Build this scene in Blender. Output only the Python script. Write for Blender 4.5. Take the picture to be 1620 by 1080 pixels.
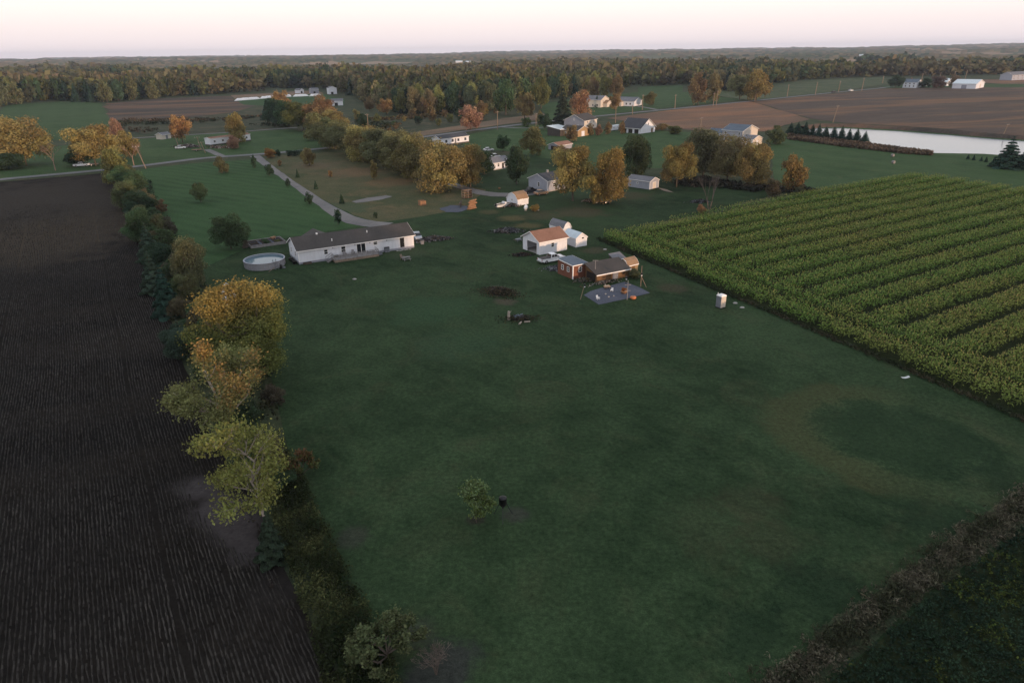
import bpy, bmesh, math, random
import numpy as np
from mathutils import Vector, Matrix

for o in list(bpy.data.objects): bpy.data.objects.remove(o)
SC = bpy.context.scene
COL = SC.collection
R = math.radians

# ------------------------------------------------------------------ camera
HGT = 38.0
PITCH = math.atan((540 - 83) / 1080.0)
ROLL = math.atan(20 / 1620.0)
sp, cp = math.sin(PITCH), math.cos(PITCH)
FW = np.array([0, cp, -sp]); R0 = np.array([1.0, 0, 0]); U0 = np.array([0, sp, cp])
RT = R0 * math.cos(ROLL) - U0 * math.sin(ROLL)
UP = U0 * math.cos(ROLL) + R0 * math.sin(ROLL)
cam_d = bpy.data.cameras.new('camera'); cam = bpy.data.objects.new('camera', cam_d); COL.objects.link(cam)
cam_d.sensor_width = 36; cam_d.lens = 24.0; cam_d.clip_start = 0.5; cam_d.clip_end = 40000
M = Matrix(((RT[0], UP[0], -FW[0], 0), (RT[1], UP[1], -FW[1], 0), (RT[2], UP[2], -FW[2], HGT), (0, 0, 0, 1)))
cam.matrix_world = M
SC.camera = cam

# ------------------------------------------------------------------ sky, sun, exposure
SUN_DIR = np.array([0.74, -0.672]); SUN_EL = 3.0
sun_rot = math.atan2(SUN_DIR[0], SUN_DIR[1])
W = bpy.data.worlds.new('World'); SC.world = W; W.use_nodes = True
wn, wl = W.node_tree.nodes, W.node_tree.links
wn.clear()
wo = wn.new('ShaderNodeOutputWorld'); bg = wn.new('ShaderNodeBackground')
sk = wn.new('ShaderNodeTexSky'); sk.sky_type = 'NISHITA'; sk.sun_disc = False
sk.sun_elevation = R(SUN_EL); sk.sun_rotation = sun_rot; sk.altitude = 200
sk.air_density = 1.0; sk.dust_density = 1.6; sk.ozone_density = 1.0
bg.inputs['Strength'].default_value = 1.0
# the evening sky: lavender haze at the rim, cream above it, pale blue overhead, with a share of the physical sky's sunset glow
tc = wn.new('ShaderNodeTexCoord'); sx = wn.new('ShaderNodeSeparateXYZ'); wl.new(tc.outputs['Generated'], sx.inputs[0])
rp = wn.new('ShaderNodeValToRGB'); wl.new(sx.outputs[2], rp.inputs[0])
el = rp.color_ramp.elements
stops = [(0.0, (1.0, .89, .93)), (.012, (1.02, .89, .90)), (.03, (1.06, .93, .91)), (.06, (1.18, 1.06, .99)), (.09, (1.26, 1.14, 1.04)), (.2, (1.12, 1.08, 1.08)), (.5, (.80, .83, .88)), (1.0, (.58, .62, .70))]
while len(el) < len(stops): el.new(.5)
for e_, (p_, c_) in zip(el, stops): e_.position = p_; e_.color = (*c_, 1)
mx = wn.new('ShaderNodeMix'); mx.data_type = 'RGBA'; mx.blend_type = 'ADD'; mx.clamp_result = False
mx.inputs[0].default_value = 0.012
wl.new(rp.outputs[0], mx.inputs[6]); wl.new(sk.outputs[0], mx.inputs[7]); wl.new(mx.outputs[2], bg.inputs[0])
wl.new(bg.outputs[0], wo.inputs[0])

sl = bpy.data.lights.new('sun', 'SUN'); so = bpy.data.objects.new('sun', sl); COL.objects.link(so)
sl.energy = 3.6; sl.angle = R(0.6); sl.color = (1.0, 0.64, 0.39)
e = R(SUN_EL)
sv = Vector((SUN_DIR[0] * math.cos(e), SUN_DIR[1] * math.cos(e), math.sin(e))).normalized()
so.rotation_euler = sv.to_track_quat('Z', 'Y').to_euler(); so.location = (0, 0, 200)

SC.view_settings.view_transform = 'Standard'; SC.view_settings.look = 'None'
SC.view_settings.gamma = 1; SC.view_settings.exposure = 0.0
SC.cycles.use_denoising = True
SC.cycles.max_bounces = 6; SC.cycles.diffuse_bounces = 3; SC.cycles.glossy_bounces = 3
SC.cycles.transmission_bounces = 3; SC.cycles.volume_bounces = 0; SC.cycles.transparent_max_bounces = 6
SC.cycles.sample_clamp_indirect = 4
SC.cycles.filter_width = 1.5

# ------------------------------------------------------------------ ground coordinates of a sight line
def G(x, y, z=0.0):
    d = FW + RT * ((x - 810) / 1080.0) + UP * ((540 - y) / 1080.0)
    t = (z - HGT) / d[2]
    return np.array([d[0] * t, d[1] * t])
def size_at(x, y, px):                       # metres spanned by px pixels at that ground point
    d = FW + RT * ((x - 810) / 1080.0) + UP * ((540 - y) / 1080.0)
    return px / 1080.0 * (-HGT / d[2])
def project(P):
    P = np.atleast_2d(P) - np.array([0, 0, HGT])
    w = P @ FW
    return np.stack([810 + 1080 * (P @ RT) / w, 540 - 1080 * (P @ UP) / w, w], 1)
UA = np.array([0.855, 0.518]); VA = np.array([-0.518, 0.855])      # the property's two axes

# ------------------------------------------------------------------ materials
MATS = {}
class NT:
    def __init__(s, name):
        m = bpy.data.materials.new(name); m.use_nodes = True; s.m = m
        s.n, s.l = m.node_tree.nodes, m.node_tree.links
        s.b = s.n['Principled BSDF']; s.out = s.n['Material Output']
        s.b.inputs['Specular IOR Level'].default_value = 0.3
        MATS[name] = m
    def node(s, t, **k):
        n = s.n.new(t)
        for a, v in k.items(): setattr(n, a, v)
        return n
    def link(s, a, b): s.l.new(a, b)
    def val(s, n, i, v): n.inputs[i].default_value = v
    def coord(s, scale=(1, 1, 1), rot=0.0, obj=False):
        if obj:
            c = s.node('ShaderNodeTexCoord'); o = c.outputs['Object']
        else:
            c = s.node('ShaderNodeNewGeometry'); o = c.outputs['Position']
        mp = s.node('ShaderNodeMapping'); mp.inputs['Scale'].default_value = scale; mp.inputs['Rotation'].default_value = (0, 0, rot)
        # rotate first, then scale: mapping POINT scales first, so use two nodes
        if rot and scale != (1, 1, 1):
            mp.inputs['Scale'].default_value = (1, 1, 1)
            m2 = s.node('ShaderNodeMapping'); m2.inputs['Scale'].default_value = scale
            s.link(o, mp.inputs[0]); s.link(mp.outputs[0], m2.inputs[0]); return m2.outputs[0]
        s.link(o, mp.inputs[0]); return mp.outputs[0]
    def noise(s, co, scale, detail=3, rough=.55, dist=0):
        n = s.node('ShaderNodeTexNoise'); s.link(co, n.inputs['Vector'])
        n.inputs['Scale'].default_value = scale; n.inputs['Detail'].default_value = detail
        n.inputs['Roughness'].default_value = rough; n.inputs['Distortion'].default_value = dist
        return n.outputs['Fac']
    def ramp(s, f, stops, interp='LINEAR'):
        r = s.node('ShaderNodeValToRGB'); r.color_ramp.interpolation = interp
        el = r.color_ramp.elements
        while len(el) < len(stops): el.new(0.5)
        for e_, (p, c) in zip(el, stops):
            e_.position = p; e_.color = (c, c, c, 1) if isinstance(c, (int, float)) else (*c, 1)
        s.link(f, r.inputs[0]); return r.outputs[0]
    def mix(s, f, a, b, mode='MIX'):
        m = s.node('ShaderNodeMix', data_type='RGBA', blend_type=mode)
        for sock, v in ((m.inputs[0], f), (m.inputs[6], a), (m.inputs[7], b)):
            if isinstance(v, (int, float)): sock.default_value = v
            elif isinstance(v, tuple): sock.default_value = (*v, 1)
            else: s.link(v, sock)
        return m.outputs[2]
    def math(s, op, a, b=0.0, c=None):
        m = s.node('ShaderNodeMath', operation=op)
        for i, v in enumerate((a, b) if c is None else (a, b, c)):
            if isinstance(v, (int, float)): m.inputs[i].default_value = v
            else: s.link(v, m.inputs[i])
        return m.outputs[0]
    def color(s, c):
        if isinstance(c, tuple): s.b.inputs['Base Color'].default_value = (*c, 1)
        else: s.link(c, s.b.inputs['Base Color'])
    def bump(s, h, dist=.05, strength=.5):
        b = s.node('ShaderNodeBump'); b.inputs['Distance'].default_value = dist; b.inputs['Strength'].default_value = strength
        s.link(h, b.inputs['Height']); s.link(b.outputs[0], s.b.inputs['Normal'])
    def rough(s, v): s.b.inputs['Roughness'].default_value = v
    def sheen(s, w, tint=(1, 1, 1), r=.5):
        s.b.inputs['Sheen Weight'].default_value = w; s.b.inputs['Sheen Tint'].default_value = (*tint, 1); s.b.inputs['Sheen Roughness'].default_value = r

def simple(name, col, rough=.7, var=.25, scale=1.5, spec=.3, metal=0, bump=0):
    """a plain material with a little blotch and grain"""
    t = NT(name); co = t.coord(obj=True)
    n = t.noise(co, scale, 5, .6)
    f = t.ramp(n, [(.3, 1 - var), (.7, 1 + var)])
    t.color(t.mix(1.0, tuple(col), f, 'MULTIPLY'))
    t.rough(rough); t.b.inputs['Specular IOR Level'].default_value = spec; t.b.inputs['Metallic'].default_value = metal
    if bump: t.bump(n, bump, .5)
    return t.m
def siding(name, col, pitch=.2, var=.12):
    """painted boards: fine horizontal laps by relief"""
    t = NT(name); c = t.node('ShaderNodeTexCoord'); sx = t.node('ShaderNodeSeparateXYZ'); t.link(c.outputs['Object'], sx.inputs[0])
    fr = t.math('FRACT', t.math('DIVIDE', sx.outputs[2], pitch))
    n = t.noise(c.outputs['Object'], .9, 5, .65)
    st = t.noise(t.coord((1.2, 1.2, .25), obj=True), 2.0, 4, .6)
    f = t.mix(.5, t.ramp(n, [(.3, 1 - var), (.7, 1)]), t.ramp(st, [(.35, 1 - 1.6 * var), (.6, 1)]))
    t.color(t.mix(1.0, tuple(col), f, 'MULTIPLY')); t.rough(.6); t.bump(fr, .03, .6)
    return t.m
def shingle(name, col, var=.25):
    t = NT(name); co = t.coord(obj=True)
    n = t.noise(co, 2.2, 6, .7); n2 = t.noise(co, .35, 3, .6)
    f = t.mix(.5, t.ramp(n, [(.3, 1 - var), (.7, 1 + var)]), t.ramp(n2, [(.3, 1 - var), (.7, 1 + var)]))
    t.color(t.mix(1.0, tuple(col), f, 'MULTIPLY')); t.rough(.85); t.bump(n, .03, .5)
    return t.m

# ------------------------------------------------------------------ mesh helpers
class MB:
    def __init__(s): s.v = []; s.f = []
    def add(s, vs, fs):
        o = len(s.v); s.v += [tuple(map(float, p)) for p in vs]; s.f += [tuple(o + i for i in f) for f in fs]; return s
    def box(s, x0, x1, y0, y1, z0, z1):
        return s.add([(x0, y0, z0), (x1, y0, z0), (x1, y1, z0), (x0, y1, z0), (x0, y0, z1), (x1, y0, z1), (x1, y1, z1), (x0, y1, z1)],
                     [(0, 3, 2, 1), (4, 5, 6, 7), (0, 1, 5, 4), (1, 2, 6, 5), (2, 3, 7, 6), (3, 0, 4, 7)])
    def prism(s, poly, axis, a, b):
        """poly: 2-D outline in the two other axes, extruded along axis from a to b"""
        n = len(poly)
        def p3(u, v, w): return {'x': (w, u, v), 'y': (u, w, v), 'z': (u, v, w)}[axis]
        vs = [p3(u, v, a) for u, v in poly] + [p3(u, v, b) for u, v in poly]
        fs = [tuple(range(n))[::-1], tuple(range(n, 2 * n))] + [(i, (i + 1) % n, n + (i + 1) % n, n + i) for i in range(n)]
        return s.add(vs, fs)
    def tube(s, p0, p1, r0, r1=None, n=6, cap=True):
        r1 = r0 if r1 is None else r1
        p0, p1 = Vector(p0), Vector(p1); d = (p1 - p0)
        if d.length < 1e-6: return s
        d.normalize(); a = d.orthogonal().normalized(); b = d.cross(a)
        vs = [p0 + (a * math.cos(k * 2 * math.pi / n) + b * math.sin(k * 2 * math.pi / n)) * r0 for k in range(n)]
        vs += [p1 + (a * math.cos(k * 2 * math.pi / n) + b * math.sin(k * 2 * math.pi / n)) * r1 for k in range(n)]
        fs = [(k, (k + 1) % n, n + (k + 1) % n, n + k) for k in range(n)]
        if cap: fs += [tuple(range(n))[::-1], tuple(range(n, 2 * n))]
        return s.add(vs, fs)
    def lathe(s, prof, n=16, c=(0, 0, 0)):
        vs = []; fs = []
        for r, z in prof: vs += [(c[0] + r * math.cos(k * 2 * math.pi / n), c[1] + r * math.sin(k * 2 * math.pi / n), c[2] + z) for k in range(n)]
        for i in range(len(prof) - 1): fs += [(i * n + k, i * n + (k + 1) % n, (i + 1) * n + (k + 1) % n, (i + 1) * n + k) for k in range(n)]
        fs += [tuple(range(n))[::-1], tuple(range((len(prof) - 1) * n, len(prof) * n))]
        return s.add(vs, fs)
    def build(s, name, mat, parent=None, smooth=False, bevel=0):
        me = bpy.data.meshes.new(name); me.from_pydata(s.v, [], s.f); me.update()
        bm = bmesh.new(); bm.from_mesh(me)
        bmesh.ops.recalc_face_normals(bm, faces=bm.faces)
        if bevel: bmesh.ops.bevel(bm, geom=list(bm.edges), offset=bevel, segments=2, affect='EDGES', clamp_overlap=True)
        bm.to_mesh(me); bm.free()
        return link(name, me, mat, parent, smooth)
def link(name, me, mat, parent=None, smooth=False):
    if mat is not None: me.materials.append(MATS[mat] if isinstance(mat, str) else mat)
    if smooth: me.shade_smooth()
    o = bpy.data.objects.new(name, me); COL.objects.link(o)
    if parent is not None: o.parent = parent
    return o
def np_mesh(name, V, F, attrs=None):
    """V (n,3), F (m,k) all faces alike; attrs {name: per-face float array or per-face rgb}"""
    V = np.asarray(V, np.float32); F = np.asarray(F, np.int32); m, k = F.shape
    me = bpy.data.meshes.new(name)
    me.vertices.add(len(V)); me.vertices.foreach_set('co', V.ravel())
    me.loops.add(m * k); me.loops.foreach_set('vertex_index', F.ravel())
    me.polygons.add(m); me.polygons.foreach_set('loop_start', np.arange(0, m * k, k, dtype=np.int32))
    me.update(calc_edges=True)
    for an, av in (attrs or {}).items():
        av = np.asarray(av, np.float32)
        if av.ndim == 1:
            me.attributes.new(an, 'FLOAT', 'FACE').data.foreach_set('value', av)
        else:
            rgba = np.ones((m, 4), np.float32); rgba[:, :3] = av
            me.attributes.new(an, 'FLOAT_COLOR', 'FACE').data.foreach_set('color', rgba.ravel())
    return me
def tag(o, label=None, cat=None, group=None, kind=None):
    if label: o['label'] = label
    if cat: o['category'] = cat
    if group: o['group'] = group
    if kind: o['kind'] = kind
    return o
def empty(name, xy, rz=0.0, z=0.0):
    o = bpy.data.objects.new(name, None); COL.objects.link(o)
    o.location = (float(xy[0]), float(xy[1]), z); o.rotation_euler = (0, 0, rz); o.empty_display_size = .5
    return o
def copy_tree(o, parent=None):
    c = o.copy(); COL.objects.link(c); c.parent = parent
    for ch in o.children: copy_tree(ch, c)
    return c

# ------------------------------------------------------------------ numpy value noise, for geometry
def vnoise(P, scale, seed=0):
    P = np.asarray(P, float) / scale + seed * 17.31
    i = np.floor(P).astype(np.int64); f = P - i; f = f * f * (3 - 2 * f)
    def h(a, b):
        n = (a * 374761393 + b * 668265263 + seed * 1442695) & 0x7fffffff
        n = ((n ^ (n >> 13)) * 1274126177) & 0x7fffffff
        return (n ^ (n >> 16)) % 10007 / 10007.0
    x, y = i[..., 0], i[..., 1]; fx, fy = f[..., 0], f[..., 1]
    return (h(x, y) * (1 - fx) + h(x + 1, y) * fx) * (1 - fy) + (h(x, y + 1) * (1 - fx) + h(x + 1, y + 1) * fx) * fy
def inside(P, poly):
    P = np.asarray(P); poly = np.asarray(poly); x, y = P[:, 0], P[:, 1]; r = np.zeros(len(P), bool); n = len(poly)
    for i in range(n):
        x0, y0 = poly[i]; x1, y1 = poly[(i + 1) % n]
        c = ((y0 > y) != (y1 > y)) & (x < (x1 - x0) * (y - y0) / (y1 - y0 + 1e-12) + x0); r ^= c
    return r
# ================================================================== THE SETTING: ground, fields, roads, water
def gpoly(*px): return [G(x, y) for x, y in px]
def resample(poly, step, jit, seed=1, closed=True):
    out = []; n = len(poly)
    for i in range(n if closed else n - 1):
        a, b = np.array(poly[i]), np.array(poly[(i + 1) % n]); L = np.linalg.norm(b - a); k = max(1, int(L / step))
        d = (b - a) / max(L, 1e-6); nn = np.array([-d[1], d[0]])
        for j in range(k):
            p = a + (b - a) * j / k
            off = (vnoise(p[None], step * 2.2, seed)[0] - .5) * 2 * jit + (vnoise(p[None], step * .8, seed + 3)[0] - .5) * jit
            out.append(p + nn * off)
    if not closed: out.append(np.array(poly[-1]))
    return out
def sheet(name, poly, z, mat, kind='structure', jit=0, step=4, seed=1, label=None):
    if jit: poly = resample(poly, step, jit, seed)
    bm = bmesh.new(); vs = [bm.verts.new((float(p[0]), float(p[1]), z)) for p in poly]
    es = [bm.edges.new((vs[i], vs[(i + 1) % len(vs)])) for i in range(len(vs))]
    bmesh.ops.triangle_fill(bm, use_beauty=True, edges=es)
    for f in bm.faces:
        f.normal_update()
        if f.normal.z < 0: f.normal_flip()
    me = bpy.data.meshes.new(name); bm.to_mesh(me); bm.free()
    o = link(name, me, mat); o['kind'] = kind
    if label: o['label'] = label
    return o
def ribbon(name, line, width, z, mat, jit=.25, crown=.05, step=4, kind='structure'):
    """a road: cambered strip along a world line, its edges slightly uneven"""
    L = resample(line, step, 0, closed=False); L = np.array(L)
    # smooth
    for _ in range(3): L[1:-1] = (L[:-2] + 2 * L[1:-1] + L[2:]) / 4
    T = np.gradient(L, axis=0); T /= np.linalg.norm(T, axis=1)[:, None]; N = np.stack([-T[:, 1], T[:, 0]], 1)
    w = np.broadcast_to(np.asarray(width, float), (len(L),)) if np.ndim(width) == 0 else np.interp(np.linspace(0, 1, len(L)), np.linspace(0, 1, len(width)), width)
    jl = (vnoise(L, 3, 5) - .5) * 2 * jit; jr = (vnoise(L, 3, 9) - .5) * 2 * jit
    V = []
    for i in range(len(L)):
        a = L[i] + N[i] * (w[i] / 2 + jl[i]); b = L[i] - N[i] * (w[i] / 2 + jr[i])
        V += [(a[0], a[1], z), (L[i][0], L[i][1], z + crown), (b[0], b[1], z)]
    F = []
    for i in range(len(L) - 1):
        F += [(3 * i, 3 * i + 1, 3 * i + 4, 3 * i + 3), (3 * i + 1, 3 * i + 2, 3 * i + 5, 3 * i + 4)]
    o = MB().add(V, F).build(name, mat); o['kind'] = kind; return o

# --- materials of the land
def grass_mat(name, dark, light, dry, dry_amt=.5, patches=(), stripe=None, sheen=.0, ring=False):
    """mown or rough grass: blotches at several scales, dry patches, optional mowing stripes (angle, pitch)"""
    t = NT(name); co = t.coord()
    big = t.noise(co, .035, 4, .6, .6); mid = t.noise(co, .22, 5, .65, .4); fine = t.noise(co, 2.2, 5, .75)
    st = t.noise(t.coord((.9, .07, .5), R(-32)), 1.0, 5, .65)
    f = t.math('ADD', t.math('MULTIPLY', big, .45), t.math('ADD', t.math('MULTIPLY', mid, .35), t.math('MULTIPLY', fine, .2)))
    col = t.mix(t.ramp(f, [(.40, 0), (.60, 1)]), dark, light)
    dn = t.noise(co, .11, 6, .7, .8)
    col = t.mix(t.math('MULTIPLY', t.ramp(dn, [(.52, 0), (.72, 1)]), dry_amt), col, dry)
    if stripe:
        ang, pitch, amt = stripe
        c2 = t.coord((1, 1, 1), ang); sx_ = t.node('ShaderNodeSeparateXYZ'); t.link(c2, sx_.inputs[0])
        wob = t.math('ADD', sx_.outputs[0], t.math('MULTIPLY', t.noise(co, .08, 2), 4.0))
        s_ = t.math('SINE', t.math('MULTIPLY', wob, 2 * math.pi / pitch))
        sf = t.math('MULTIPLY', t.math('MULTIPLY_ADD', s_, .5, .5), t.math('MULTIPLY', t.noise(co, .05, 3), 2 * amt))
        col = t.mix(sf, col, light)
    col = t.mix(t.math('MULTIPLY', t.ramp(st, [(.45, 0), (.7, 1)]), .35), col, light)
    geo = t.node('ShaderNodeNewGeometry')
    for (x, y, rad, c, amt) in patches:      # worn or differently coloured turf with a place of its own
        vd = t.node('ShaderNodeVectorMath', operation='DISTANCE'); t.link(geo.outputs['Position'], vd.inputs[0]); vd.inputs[1].default_value = (x, y, 0)
        d = t.math('ADD', t.math('DIVIDE', vd.outputs['Value'], rad), t.math('ADD', t.math('MULTIPLY', t.math('SUBTRACT', mid, .5), 1.8), t.math('MULTIPLY', t.math('SUBTRACT', fine, .5), .9)))
        m_ = t.math('MULTIPLY', t.ramp(d, [(.35, 1), (1.0, 0)], 'EASE'), amt)
        col = t.mix(m_, col, c)
    if ring:                                 # the old horse track: a worn arc round a darker oval
        C_ = G(1428, 690); mp_ = t.node('ShaderNodeVectorMath', operation='SUBTRACT'); t.link(geo.outputs['Position'], mp_.inputs[0]); mp_.inputs[1].default_value = (C_[0], C_[1], 0)
        c3 = t.node('ShaderNodeMapping'); t.link(mp_.outputs[0], c3.inputs[0]); c3.inputs['Rotation'].default_value = (0, 0, R(20)); s3 = t.node('ShaderNodeSeparateXYZ'); t.link(c3.outputs[0], s3.inputs[0])
        ex, ey = 12.8, 10.8
        dd = t.math('SQRT', t.math('ADD', t.math('POWER', t.math('DIVIDE', s3.outputs[0], ex), 2.0), t.math('POWER', t.math('DIVIDE', s3.outputs[1], ey), 2.0)))
        dd = t.math('ADD', dd, t.math('ADD', t.math('MULTIPLY', t.math('SUBTRACT', mid, .5), .5), t.math('MULTIPLY', t.math('SUBTRACT', fine, .5), .25)))
        arc = t.ramp(dd, [(.62, 0), (.82, 1), (1.0, 1), (1.22, 0)], 'EASE'); arc.node.color_ramp.elements[3].position = 1.0
        dsc = t.math('MULTIPLY', dd, .7); arc = t.ramp(dsc, [(.46, 0), (.57, 1), (.70, 1), (.84, 0)], 'EASE')
        side = t.ramp(t.math('MULTIPLY_ADD', t.math('DIVIDE', s3.outputs[0], ex), -.5, .5), [(.38, .12), (.72, 1)])
        col = t.mix(t.math('MULTIPLY', t.math('MULTIPLY', arc, side), .44), col, (.066, .066, .030))
        col = t.mix(t.math('MULTIPLY', t.ramp(dsc, [(.38, 1), (.52, 0)]), .45), col, (.010, .024, .0115))
    vf = t.noise(co, 9.0, 3, .8); fv = t.mix(.5, t.ramp(fine, [(.3, .35), (.7, 1.7)]), t.ramp(vf, [(.3, .35), (.7, 1.7)]))
    col = t.mix(1.0, col, fv, 'MULTIPLY')
    t.color(col); t.rough(.9); t.b.inputs['Specular IOR Level'].default_value = .04
    t.sheen(sheen, (.9, 1, .9), .55)
    t.bump(t.math('ADD', t.math('MULTIPLY', fine, 1.0), t.math('MULTIPLY', mid, .6)), .12, .5)
    return t
DRYT = (.060, .056, .030); TAN = (.085, .072, .042)
def P_(x, y, r, c=DRYT, a=.7): g = G(x, y); return (g[0], g[1], r, c, a)
lawn_patches = [
    P_(1480, 820, 4.5, (.010, .022, .012), .45), P_(1300, 930, 5, (.010, .022, .012), .45), P_(1180, 1010, 4, (.010, .022, .012), .45), P_(1580, 760, 5, (.010, .022, .012), .45),
    P_(680, 490, 9, (.034, .07, .034), .6), P_(720, 545, 8, (.034, .066, .034), .5), P_(640, 400, 6, (.05, .062, .036), .5), P_(1190, 800, 4, TAN, .15), P_(1215, 850, 4, TAN, .15), P_(1120, 830, 5, TAN, .1),
    P_(800, 478, 2.2, (.09, .07, .055), .6), P_(810, 345, 4.5, (.10, .082, .04), .7), P_(835, 357, 4, (.10, .082, .04), .7), P_(775, 335, 3.5, (.09, .075, .04), .5),
    P_(670, 305, 7, (.085, .075, .04), .6), P_(920, 335, 9, (.08, .062, .04), .6), P_(860, 340, 7, (.08, .065, .04), .5), P_(1000, 310, 8, (.075, .06, .038), .5), P_(1060, 455, 3, (.06, .052, .034), .6), P_(940, 396, 3.5, (.07, .06, .04), .6),
    P_(815, 815, 1.6, (.045, .045, .04), .7), P_(752, 822, 1.0, (.03, .026, .022), .8), P_(700, 1060, 3.2, (.04, .038, .04), .7), P_(660, 1000, 2.0, (.045, .042, .04), .5), P_(560, 850, 2.0, (.045, .042, .038), .5)]
lawn_t = grass_mat('lawn', (.0118, .0250, .0112), (.0365, .0625, .029), (.057, .060, .031), .5, lawn_patches, (R(-58), 2.2, .16), 0.0, ring=True)
grass_mat('mown_lawn', (.022, .052, .020), (.040, .082, .033), (.05, .07, .035), .2, (), (R(-58), 4.4, 1.0), .0)
grass_mat('dry_lawn', (.050, .064, .032), (.092, .088, .048), (.145, .105, .060), .9, [P_(560, 272, 14, (.16, .105, .062), .7), P_(620, 288, 12, (.15, .10, .055), .7), P_(500, 262, 12, (.14, .10, .065), .6), P_(540, 330, 10, (.06, .085, .048), .6)])
grass_mat('pasture', (.030, .060, .024), (.052, .090, .038), (.10, .095, .05), .35, (), (R(-30), 14.0, .4), .0)
grass_mat('rough_grass', (.030, .044, .026), (.060, .072, .040), (.12, .092, .058), .75, (), None, .0)
grass_mat('scrubland', (.030, .042, .026), (.065, .068, .042), (.13, .10, .07), .9, (), None, .0)
grass_mat('far_meadow', (.040, .065, .036), (.085, .10, .055), (.16, .12, .075), .7, (), None, .0)
def soil_mat(name, dark, light, warm, warm_amt, row=None, rowc=None, rot=R(31.2), sheen=.0, spotty=.5, patches=()):
    t = NT(name); co = t.coord()
    big = t.noise(t.coord((.6, 2.2, 1), R(-31)), .02, 4, .6, .5); mid = t.noise(co, .15, 5, .65); fine = t.noise(co, 1.6, 5, .75)
    f = t.math('ADD', t.math('MULTIPLY', big, .5), t.math('ADD', t.math('MULTIPLY', mid, .25), t.math('MULTIPLY', fine, .25)))
    col = t.mix(t.ramp(f, [(.38, 0), (.62, 1)]), dark, light)
    wn_ = t.noise(t.coord((.5, 2.6, 1), R(-20)), .012, 5, .65, .6)
    col = t.mix(t.math('MULTIPLY', t.ramp(wn_, [(.47, 0), (.66, 1)]), warm_amt), col, warm)
    h = t.math('ADD', t.math('MULTIPLY', fine, .6), t.math('MULTIPLY', mid, .4))
    if row:
        c2 = t.coord((1, 1, 1), -rot); sx_ = t.node('ShaderNodeSeparateXYZ'); t.link(c2, sx_.inputs[0])
        s_ = t.math('SINE', t.math('MULTIPLY', t.math('ADD', sx_.outputs[0], t.math('MULTIPLY', mid, .25)), 2 * math.pi / row))
        rf = t.math('MULTIPLY', t.ramp(t.math('MULTIPLY_ADD', s_, .5, .5), [(.45, 0), (.8, 1)]), .7)
        col = t.mix(rf, col, rowc); h = t.math('ADD', h, t.math('MULTIPLY', s_, .3))
    geo = t.node('ShaderNodeNewGeometry')
    for (x, y, rad, c, amt) in patches:
        vd = t.node('ShaderNodeVectorMath', operation='DISTANCE'); t.link(geo.outputs['Position'], vd.inputs[0]); vd.inputs[1].default_value = (x, y, 0)
        d = t.math('ADD', t.math('DIVIDE', vd.outputs['Value'], rad), t.math('ADD', t.math('MULTIPLY', t.math('SUBTRACT', mid, .5), 2.0), t.math('MULTIPLY', t.math('SUBTRACT', fine, .5), 1.2)))
        col = t.mix(t.math('MULTIPLY', t.ramp(d, [(.45, 1), (1.0, 0)], 'EASE'), amt), col, c)
    col = t.mix(1.0, col, t.ramp(fine, [(.25, 1 - spotty), (.75, 1 + spotty)]), 'MULTIPLY')
    t.color(col); t.rough(.95); t.b.inputs['Specular IOR Level'].default_value = .03; t.sheen(sheen, (1, .95, .9), .6); t.bump(h, .1, .5)
    return t
soil_mat('dark_soil', (.0062, .0056, .0051), (.0155, .0142, .0132), (.042, .033, .025), .4, None, None, spotty=.55, patches=[P_(325, 775, 3.2, (.058, .051, .052), .9), P_(350, 800, 3.6, (.060, .053, .054), .9), P_(378, 838, 3.4, (.056, .049, .050), .9), P_(400, 868, 2.6, (.050, .044, .045), .9), P_(300, 768, 2.2, (.050, .045, .045), .8), P_(330, 700, 2.2, (.03, .027, .026), .7), P_(440, 930, 3, (.026, .023, .022), .7), P_(300, 640, 2.5, (.026, .023, .022), .7), P_(120, 360, 34, (.060, .047, .033), .75), P_(40, 395, 24, (.056, .044, .032), .7), P_(190, 330, 22, (.05, .041, .031), .6), P_(60, 315, 45, (.036, .031, .026), .7), P_(150, 295, 40, (.034, .029, .025), .7), P_(-60, 330, 50, (.036, .031, .026), .7)])
soil_mat('brown_field', (.075, .060, .052), (.115, .090, .075), (.22, .125, .075), .8)
soil_mat('stubble_field', (.12, .085, .065), (.19, .12, .085), (.30, .15, .085), .95)
soil_mat('tan_field', (.13, .10, .075), (.19, .14, .10), (.26, .17, .11), .6)
soil_mat('scrub_soil', (.050, .045, .040), (.10, .080, .066), (.19, .11, .072), .8)
soil_mat('bare_earth', (.026, .023, .024), (.050, .043, .043), (.07, .055, .045), .4)
soil_mat('corn_floor', (.014, .022, .009), (.030, .038, .017), (.04, .042, .022), .4)
def gravel_mat(name, a, b, rough=.9, tr=.35):
    t = NT(name); co = t.coord()
    n1 = t.noise(co, .5, 5, .6); n2 = t.noise(co, 5, 4, .8); n3 = t.noise(co, .1, 3)
    f = t.math('ADD', t.math('MULTIPLY', n1, .5), t.math('MULTIPLY', n3, .5))
    c = t.mix(t.ramp(f, [(.35, 0), (.65, 1)]), a, b)
    c = t.mix(1.0, c, t.ramp(n2, [(.2, 1 - tr), (.8, 1 + tr)]), 'MULTIPLY')
    t.color(c); t.rough(rough); t.bump(n2, .03, .5); return t.m
gravel_mat('asphalt', (.11, .115, .125), (.17, .17, .18)); gravel_mat('gravel', (.115, .112, .114), (.18, .175, .178)); gravel_mat('blue_gravel', (.055, .064, .092), (.085, .094, .125), .9, .5)
gravel_mat('dirt_track', (.16, .125, .10), (.25, .20, .165))

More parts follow.
